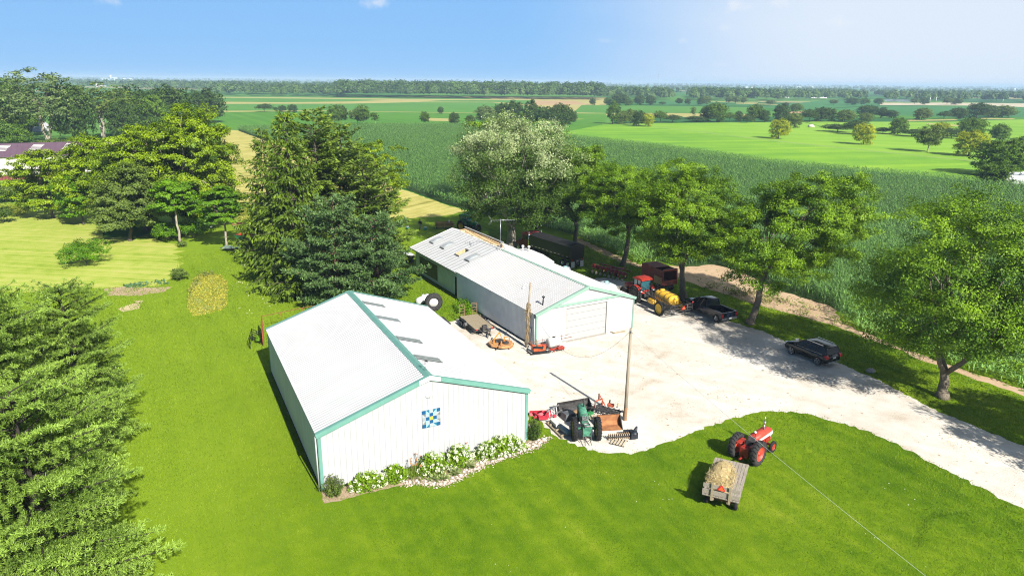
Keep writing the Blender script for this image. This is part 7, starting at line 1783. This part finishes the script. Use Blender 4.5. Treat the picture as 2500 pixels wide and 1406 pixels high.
bg_ = thing('cattle_gate', 'black tubular gate leaning by the rust-red corral panel', 'gate', (-24.3, 62.9, 0), 0)
b = MB(); e = (-1.45, 1.25)
for z in (.25, .5, .75, 1.0, 1.25): rail(b, (0, 0), e, z)
for f in (0, .5, 1): b.bar((e[0] * f, e[1] * f, .2), (e[0] * f, e[1] * f, 1.3), .05)
b.build('bars', black_m, bg_)
b = MB(); rail(b, e, (-.9, -.9), .4); rail(b, e, (-.9, -.9), .8); rail(b, e, (-.9, -.9), 1.2); b.bar((-.9, -.9, 0), (-.9, -.9, 1.25), .06); b.bar((e[0], e[1], 0), (e[0], e[1], 1.3), .06); b.build('side_bars', black_m, bg_)

# --- beyond the workshop: green cab tractor, tan box implement, person, buckets
tf = cab_tractor('cab_tractor', 'dark green cab tractor in tree shade beyond the workshop roof', (-8.2, 117.8, 0), head((.78, -.62)), grn_m, ylr_m, glassb_m, .98)
hr = thing('box_implement', 'tan open-topped box implement hitched behind the green cab tractor', 'implement', (-12.1, 119.8, 0), .18)
tanp = mat('tan_steel', (.44, .29, .09), .6, c2=(.33, .2, .08), scale=2)
b = MB(); b.box((0, -.75, .75), (3.1, .06, .55)); b.box((0, .75, .75), (3.1, .06, .55)); b.box((-1.55, 0, .75), (.06, 1.5, .55)); b.box((1.55, 0, .75), (.06, 1.5, .55)); b.box((0, 0, .5), (3.0, 1.4, .05)); b.build('box', tanp, hr)
b = MB(); b.bar((-1.6, -.8, 1.04), (1.6, -.8, 1.04), .1); b.bar((-1.6, -.8, .45), (1.6, -.8, .45), .1)
for x in (-1.6, 0, 1.6): b.bar((x, -.8, .2), (x, -.8, 1.05), .12)
b.bar((1.6, 0, .5), (3.4, -.5, .55), .1); b.build('frame', mat('tan_frame', (.52, .36, .13), .6), hr)
b = MB(); b.blob((.9, .3, 1.1), (.3, .3, .5), 4); b.build('white_jug', whitep_m, hr)
for s in (-1, 1): wheel(hr, (s * 1.3, .2, .3), .3, .2, rust_m)


def person(loc, rz):
    t = thing('person', 'person in a dark navy jacket and grey trousers standing on the grass', 'person', loc, rz)
    def skin(name, verts, edges, rad, m_, root, sub=2):
        me = bpy.data.meshes.new(name); me.from_pydata(verts, edges, []); o = link(name, me, t); me.materials.append(m_)
        md = o.modifiers.new('skin', 'SKIN'); md.use_smooth_shade = True
        for i, r_ in enumerate(rad): me.skin_vertices[0].data[i].radius = (r_ if hasattr(r_, '__len__') else (r_, r_))
        me.skin_vertices[0].data[root].use_root = True
        s_ = o.modifiers.new('sub', 'SUBSURF'); s_.levels = s_.render_levels = sub; return o
    V = [(0, 0, .95), (0, .01, 1.15), (0, 0, 1.38), (0, 0, 1.48), (0, .015, 1.56), (0, .03, 1.66), (0, .02, 1.77), (.1, 0, .90), (.11, .02, .50), (.11, -.02, .10), (.12, .12, .04), (-.1, 0, .90), (-.13, .03, .50), (-.14, -.01, .10), (-.16, .13, .04),
         (.19, 0, 1.40), (.25, -.02, 1.14), (.26, .09, .93), (.26, .12, .83), (-.19, 0, 1.40), (-.25, -.02, 1.14), (-.25, .10, .94), (-.25, .13, .84)]
    E = [(0, 1), (1, 2), (2, 3), (3, 4), (4, 5), (5, 6), (0, 7), (7, 8), (8, 9), (9, 10), (0, 11), (11, 12), (12, 13), (13, 14), (2, 15), (15, 16), (16, 17), (17, 18), (2, 19), (19, 20), (20, 21), (21, 22)]
    Rr = [(.15, .11), (.14, .10), (.16, .11), .06, .06, .095, .06, .09, .06, .045, .035, .09, .06, .045, .035, .065, .045, .035, .035, .065, .045, .035, .035]
    skin('body', V, E, Rr, mat('skin', (.45, .27, .19), .5), 0)
    J = [0, 1, 2, 3, 15, 16, 17, 19, 20, 21]; mp_ = {j: i for i, j in enumerate(J)}
    skin('jacket', [V[j] for j in J], [(mp_[a], mp_[b_]) for a, b_ in E if a in mp_ and b_ in mp_], [(.185, .14), (.175, .13), (.19, .135), .075, .085, .065, .055, .085, .065, .055], mat('navy_jacket', (.012, .014, .024), .8), 0)
    J = [0, 7, 8, 9, 11, 12, 13]; mp_ = {j: i for i, j in enumerate(J)}
    skin('trousers', [V[j] for j in J], [(mp_[a], mp_[b_]) for a, b_ in E if a in mp_ and b_ in mp_], [(.17, .125), .105, .078, .065, .105, .078, .065], mat('grey_trousers', (.12, .125, .135), .85), 0)
    b = MB(); b.blob((0, 0.0, 1.73), (.23, .25, .2), 2, 12, 7, .03); b.blob((0, .03, 1.68), (.2, .2, .2), 3, 12, 7, .02); b.build('hair', mat('dark_hair', (.012, .01, .009), .6), t)
    b = MB(); b.box((.12, .07, .035), (.1, .27, .07)); b.box((-.155, .08, .035), (.1, .27, .07)); b.build('shoes', black_m, t)
    for sx, hx in ((1, .26), (-1, -.25)):
        b = MB(); hz = .83 if sx > 0 else .84
        b.blob((hx, .125, hz - .03), (.04, .085, .1), 5, 8, 5, .02)
        for k, (dy, ln_) in enumerate(((.155, .075), (.135, .085), (.115, .08), (.097, .065))): b.tube([(hx, dy, hz - .06), (hx - sx * .006, dy + .004, hz - .06 - ln_ * .55), (hx - sx * .02, dy + .006, hz - .06 - ln_)], [.010, .009, .007], 5)
        b.tube([(hx - sx * .01, .165, hz - .01), (hx - sx * .025, .19, hz - .045), (hx - sx * .03, .19, hz - .07)], [.011, .010, .008], 5); b.build('hand', mat('skin', (.45, .27, .19), .5), t)
    t.scale = (1.05,) * 3
    return t


person(G(1026, 561), -.1)
for (px, py, lab) in ((1038.5, 562, 'turquoise pail with a white rim beside the person'), (995, 560, 'turquoise pail half hidden by a pine branch')):
    t = thing('pail', lab, 'bucket', G(px, py), 0, 'pails on the grass'); b = MB(); b.lathe([(0, .01), (.2, .01), (.26, .5)], (0, 0, 0), 'z', 16); b.build('bucket', mat('turquoise', (.05, .36, .42), .4), t)
    b = MB(); b.lathe([(.26, .47), (.275, .5), (.27, .54), (0.02, .53)], (0, 0, 0), 'z', 16); b.build('rim', whitep_m, t)
kn = thing('kennel', 'little dark kennel with a white roof under the pine by the workshop', 'kennel', G(997, 640), .5)
b = MB(); b.box((0, 0, .55), (1.1, 1.3, 1.1)); b.build('hut', mat('kennel_dark', (.05, .04, .035), .8), kn)
b = MB(); b.box((.05, 0, 1.2), (1.5, 1.7, .08), ry=.18); b.build('roof', whitep_m, kn)
b = MB(); b.box((0, -.66, .45), (.5, .03, .7)); b.build('door', dark_m, kn)
jc = thing('fuel_can', 'small red and white can against the foot of the workshop wall', 'can', G(1010, 663), .5)
b = MB(); b.box((0, 0, .2), (.45, .3, .4), taper=.85); b.build('can', red_m, jc); b = MB(); b.cyl((.1, 0, .4), (.22, 0, .58), .04); b.box((-.35, 0, .15), (.25, .28, .3)); b.build('spout', whitep_m, jc)

# --- under the conifers on the left
gw = thing('gravity_wagon', 'green hopper wagon with a red inside, half in the shade of the conifers', 'wagon', G(606, 607), -.35)
b = MB(); lo = [(-.9, -.7, .9), (.9, -.7, .9), (.9, .7, .9), (-.9, .7, .9)]; hi = [(-1.5, -1.2, 2.3), (1.5, -1.2, 2.3), (1.5, 1.2, 2.3), (-1.5, 1.2, 2.3)]
b.loft([lo, hi], caps=False); b.add(lo, [(0, 1, 2, 3)]); b.build('hopper', mat('wagon_green', (.035, .18, .06), .5, var=.25, scale=2), gw)
b = MB(); k = .97; b.loft([[(x * k, y * k, z) for x, y, z in hi], [(x * .9, y * .9, z + .05) for x, y, z in lo]], caps=False); b.add([(x * .9, y * .9, z + .06) for x, y, z in lo], [(0, 1, 2, 3)]); b.build('lining', red_m, gw)
b = MB(); b.bar((-1.3, 0, .6), (2.0, 0, .6), .14)
for x in (-1, 1): b.bar((x, -.8, .55), (x, .8, .55), .12); b.bar((x, -.7, .6), (x, -.7, 1.0), .1); b.bar((x, .7, .6), (x, .7, 1.0), .1)
b.build('running_gear', dsteel_m, gw)
for x in (-1, 1):
    for y in (-.85, .85):
        o = wheel(gw, (x, y, .4), .4, .22, steel_m); o.rotation_euler = (0, 0, PI / 2)
ft = thing('low_trailer', 'low grey-green flat trailer at the foot of the young tree', 'trailer', G(590, 611), .12)
b = MB(); b.box((-.4, 0, .55), (4.4, 1.7, .1)); b.build('deck', mat('trailer_grey_green', (.24, .32, .26), .6, c2=(.14, .2, .16), scale=2), ft)
b = MB(); b.box((0, -.86, .45), (4.0, .08, .16)); b.box((0, .86, .45), (4.0, .08, .16)); b.bar((-2.5, 0, .5), (-3.1, 0, .42), .12); b.build('frame', dsteel_m, ft)
b = MB(); b.loft([[(.6 + .55 * math.cos(a), y, .36 + .5 * math.sin(a)) for a in np.linspace(0, PI, 8)] + [(.6 + .5 * math.cos(a), y, .36 + .45 * math.sin(a)) for a in np.linspace(PI, 0, 8)] for y in (-1.15, -.9)]); b.build('fender', mat('trailer_grey_green', (.24, .32, .26), .6), ft)
for y in (-1.02, 1.02): o = wheel(ft, (.6, y, .36), .36, .22, mat('rim_tan', (.4, .33, .24), .6)); o.rotation_euler = (0, 0, PI / 2)
rg = thing('garden_tractor', 'small red machine with white ends in front of the grove', 'machine', G(507, 557), .2)
b = MB(); b.box((0, 0, .8), (1.5, .9, .6), taper=.85); b.box((.1, 0, 1.25), (.7, .7, .35)); b.build('body', red_m, rg)
b = MB(); b.box((-1.0, 0, .9), (.5, .8, .9)); b.box((1.05, -.1, .85), (.6, .8, .6)); b.build('panels', whitep_m, rg)
for x in (-.8, .8):
    for y in (-.5, .5): o = wheel(rg, (x, y, .3), .3, .2, whitep_m); o.rotation_euler = (0, 0, PI / 2)
ri = thing('rusty_implement', 'rusty brown implement lying behind the young tree by the stubble', 'implement', G(592, 553), .1)
b = MB(); b.box((0, 0, .55), (3.2, .5, .3)); b.box((.6, .2, .8), (1.0, .5, .4), taper=.7); b.bar((-1.6, -.3, .4), (1.7, -.3, .4), .12)
for i in range(7): b.bar((-1.4 + i * .47, 0, .5), (-1.4 + i * .47, -.35, .0), .07)
b.build('frame', mat('rust_brown', (.26, .10, .06), .85, var=.25, scale=3), ri)
b = MB(); b.lathe([(0, -.04), (.45, -.04), (.45, .04), (0, .04)], (1.2, .5, .5), 'x', 14); b.lathe([(0, -.04), (.45, -.04), (.45, .04), (0, .04)], (-1.2, .5, .5), 'x', 14); b.build('discs', rust_m, ri)
pkb = MB(); pkb.box((0, 0, .05), (1.3, .22, .07), rz=.05); o = pkb.build('plank', mat('pale_plank', (.6, .58, .5), .8)); o.location = G(604, 648); tag(o, 'pale plank lying flat on the lawn near the conifer shade', 'plank')
mr_ = MB(); mr_.blob((0, 0, .12), (.9, .6, .5), 77, 10, 6, .12); o = mr_.build('boulder', conc_m); o.location = G(2125, 908); tag(o, 'grey boulder in the shaded grass behind the black car', 'boulder')

# --- camper at the right edge
cv = thing('camper', 'white camper van with a dark window at the frame edge by the corn', 'camper', G(2455, 456), -.25)
b = MB(); b.loft([[(x, 0, .8), (x, 0, z), (x, .2, z + .2), (x, 2.6, z + .2), (x, 2.8, z), (x, 2.8, .8)] for x, z in ((-.3, 3.0), (.4, 3.6), (9.0, 3.6))]); b.build('body', mat('camper_white', (.72, .72, .71), .4), cv)
b = MB(); b.box((5.2, -.03, 2.5), (2.6, .06, .9)); b.box((-.02, 1.4, 2.4), (.3, 1.4, .6)); b.build('window', glass_m, cv)
b = MB(); b.box((4.3, 1.4, .65), (8.8, 2.7, .35)); b.build('chassis', black_m, cv)
b = MB(); b.bar((.3, -.03, 3.3), (9, -.03, 3.3), .08, .28); b.build('awning', mat('awning_grey', (.3, .34, .37), .5), cv)
for x in (1.6, 6.5):
    for y in (.15, 2.65): o = wheel(cv, (x, y, .42), .42, .26, steel_m); o.rotation_euler = (0, 0, PI / 2)

# --- far farm buildings
fw_m = mat('far_white', (.74, .74, .73), .5); fr_m = mat('far_grey_roof', (.45, .46, .47), .5)
def far_barn(px, py, wpx, hpx, lab, name='farm_building', roofm=None, rz=0.0):
    p = G(px, py); k = dist_at((p.x, p.y, 0)) / F_PX; w_, h_ = wpx * k, hpx * k
    t = thing(name, lab, 'building', p, rz); b = MB(); b.box((0, 0, h_ * .35), (w_, w_ * .5, h_ * .7)); b.build('wall', fw_m, t)
    b = MB(); b.prism([(-w_ * .27, h_ * .68), (w_ * .27, h_ * .68), (0, h_)], -w_ * .52, w_ * .52); b.build('roof', roofm or fw_m, t)
def far_silo(px, py, wpx, hpx, lab):
    p = G(px, py); k = dist_at((p.x, p.y, 0)) / F_PX; r_, h_ = wpx * k / 2, hpx * k; t = thing('silo', lab, 'silo', p); b = MB(); b.cyl((0, 0, 0), (0, 0, h_ * .9), r_, n=16); b.build('shaft', fw_m, t)
    b = MB(); b.lathe([(r_, h_ * .9), (r_ * .7, h_ * .97), (0.01, h_)], (0, 0, 0), 'z', 16); b.build('dome', fr_m, t)
far_silo(271, 195.5, 4.5, 12, 'pale concrete silo of the far white farm'); far_barn(256, 195.5, 18, 4.5, 'long white barn beside the far silo'); far_barn(281, 195.5, 12, 5.5, 'white barn with a rounded roof right of the far silo')
far_barn(304, 196.5, 7, 4, 'small white farmhouse far right of the silo'); far_barn(319, 197.5, 8, 5, 'white farm shed next to the small far farmhouse'); far_silo(237, 213, 6, 9, 'stubby white silo behind the wood edge'); far_silo(225, 190.5, 3, 5, 'tiny white bins on the far skyline')
far_barn(305, 211, 14, 5, 'long white roof half hidden behind the wood edge'); far_barn(248, 212, 18, 3.5, 'low white roof beside the stubby silo')
far_barn(1996, 240, 38, 8, 'long white farm sheds by the teal crop', roofm=fw_m); far_barn(1922, 239, 10, 6, 'small white house left of the long sheds'); far_barn(2070, 237.5, 8, 4, 'single white barn right of the long sheds')
for (px, py, w_, h_, lab) in ((1675, 222, 6, 4, 'white house high in the far village'), (1681, 229, 10, 4, 'lower white house of the far village'), (1700, 229, 8, 3.5, 'white garage of the far village'), (1661, 219.5, 4, 3, 'tiny white roof at the village edge'), (1812, 216, 7, 2.5, 'first pale roof of a far cluster of three'), (1823, 215, 6, 2.5, 'middle pale roof of a far cluster of three'), (1838, 216, 9, 2.8, 'widest pale roof of a far cluster of three'),
                            (1976, 214.5, 16, 3.5, 'bright white farm on the hazy rise'), (1950, 214.5, 10, 2.5, 'pale farm roofs left of the bright white farm'), (1905, 214, 9, 2.2, 'faint far roof near the skyline'), (2475, 221, 7, 4, 'white barn by the frame edge in the haze'), (1563, 203.5, 4, 2, 'speck of a white house below the radio mast')):
    far_barn(px, py, w_, h_, lab)
p = G(1606, 207); k = dist_at((p.x, p.y, 0)) / F_PX; t = thing('radio_mast', 'thin radio mast standing alone on the skyline', 'mast', p); hm_ = 27 * k
b = MB()
for a in range(3): b.bar((.9 * math.cos(a * 2.1) * k, .9 * math.sin(a * 2.1) * k, 0), (.12 * k * math.cos(a * 2.1), .12 * k * math.sin(a * 2.1), hm_), .16 * k)
b.build('lattice', mat('mast_grey', (.3, .3, .32), .6), t)
for (px, py, lab) in ((618, 191, 'far white water tower left of the horizon rise'), (858, 190, 'tiny white water tower on the skyline'), (1149, 194.2, 'tiny white tank above the dense wood')):
    p = G(px, max(py + 5, 199.5 + (px - 1250) * .0105 + 1.5)); k = dist_at((p.x, p.y, 0)) / F_PX; t = thing('water_tower', lab, 'water tower', p); b = MB(); b.cyl((0, 0, 0), (0, 0, 4.0 * k), .4 * k); b.build('shaft', fw_m, t); b = MB(); b.blob((0, 0, 5.0 * k), (3.2 * k, 3.2 * k, 2.4 * k), 1, 12, 8, 0); b.build('bulb', fw_m, t)
for (px, py, hpx, lab) in ((1706, 238, 7, 'white field pylon left of a far tree pair'), (1738, 238, 5, 'short white field pylon'), (2270, 250, 11, 'white post by the river'), (2285, 250, 12, 'taller white post by the river'), (2448, 250, 9, 'lone white post near the frame edge')):
    p = G(px, py); k = dist_at((p.x, p.y, 0)) / F_PX; b = MB(); b.cyl((0, 0, 0), (0, 0, hpx * k), .5 * k); b.bar((-1.2 * k, 0, hpx * k * .85), (1.2 * k, 0, hpx * k * .85), .3 * k); o = b.build('far_post', fw_m); o.location = p; tag(o, lab, 'post', 'white posts in the far fields')
p = G(1980, 311); b = MB(); b.blob((0, 0, .5), (4.2, 3.0, 2.4), 4, 10, 6, .15); o = b.build('rock_pile', mat('rock_pale', (.5, .46, .38), .9, var=.2)); o.location = p; tag(o, 'pale rock pile in the open lime field', 'rocks')
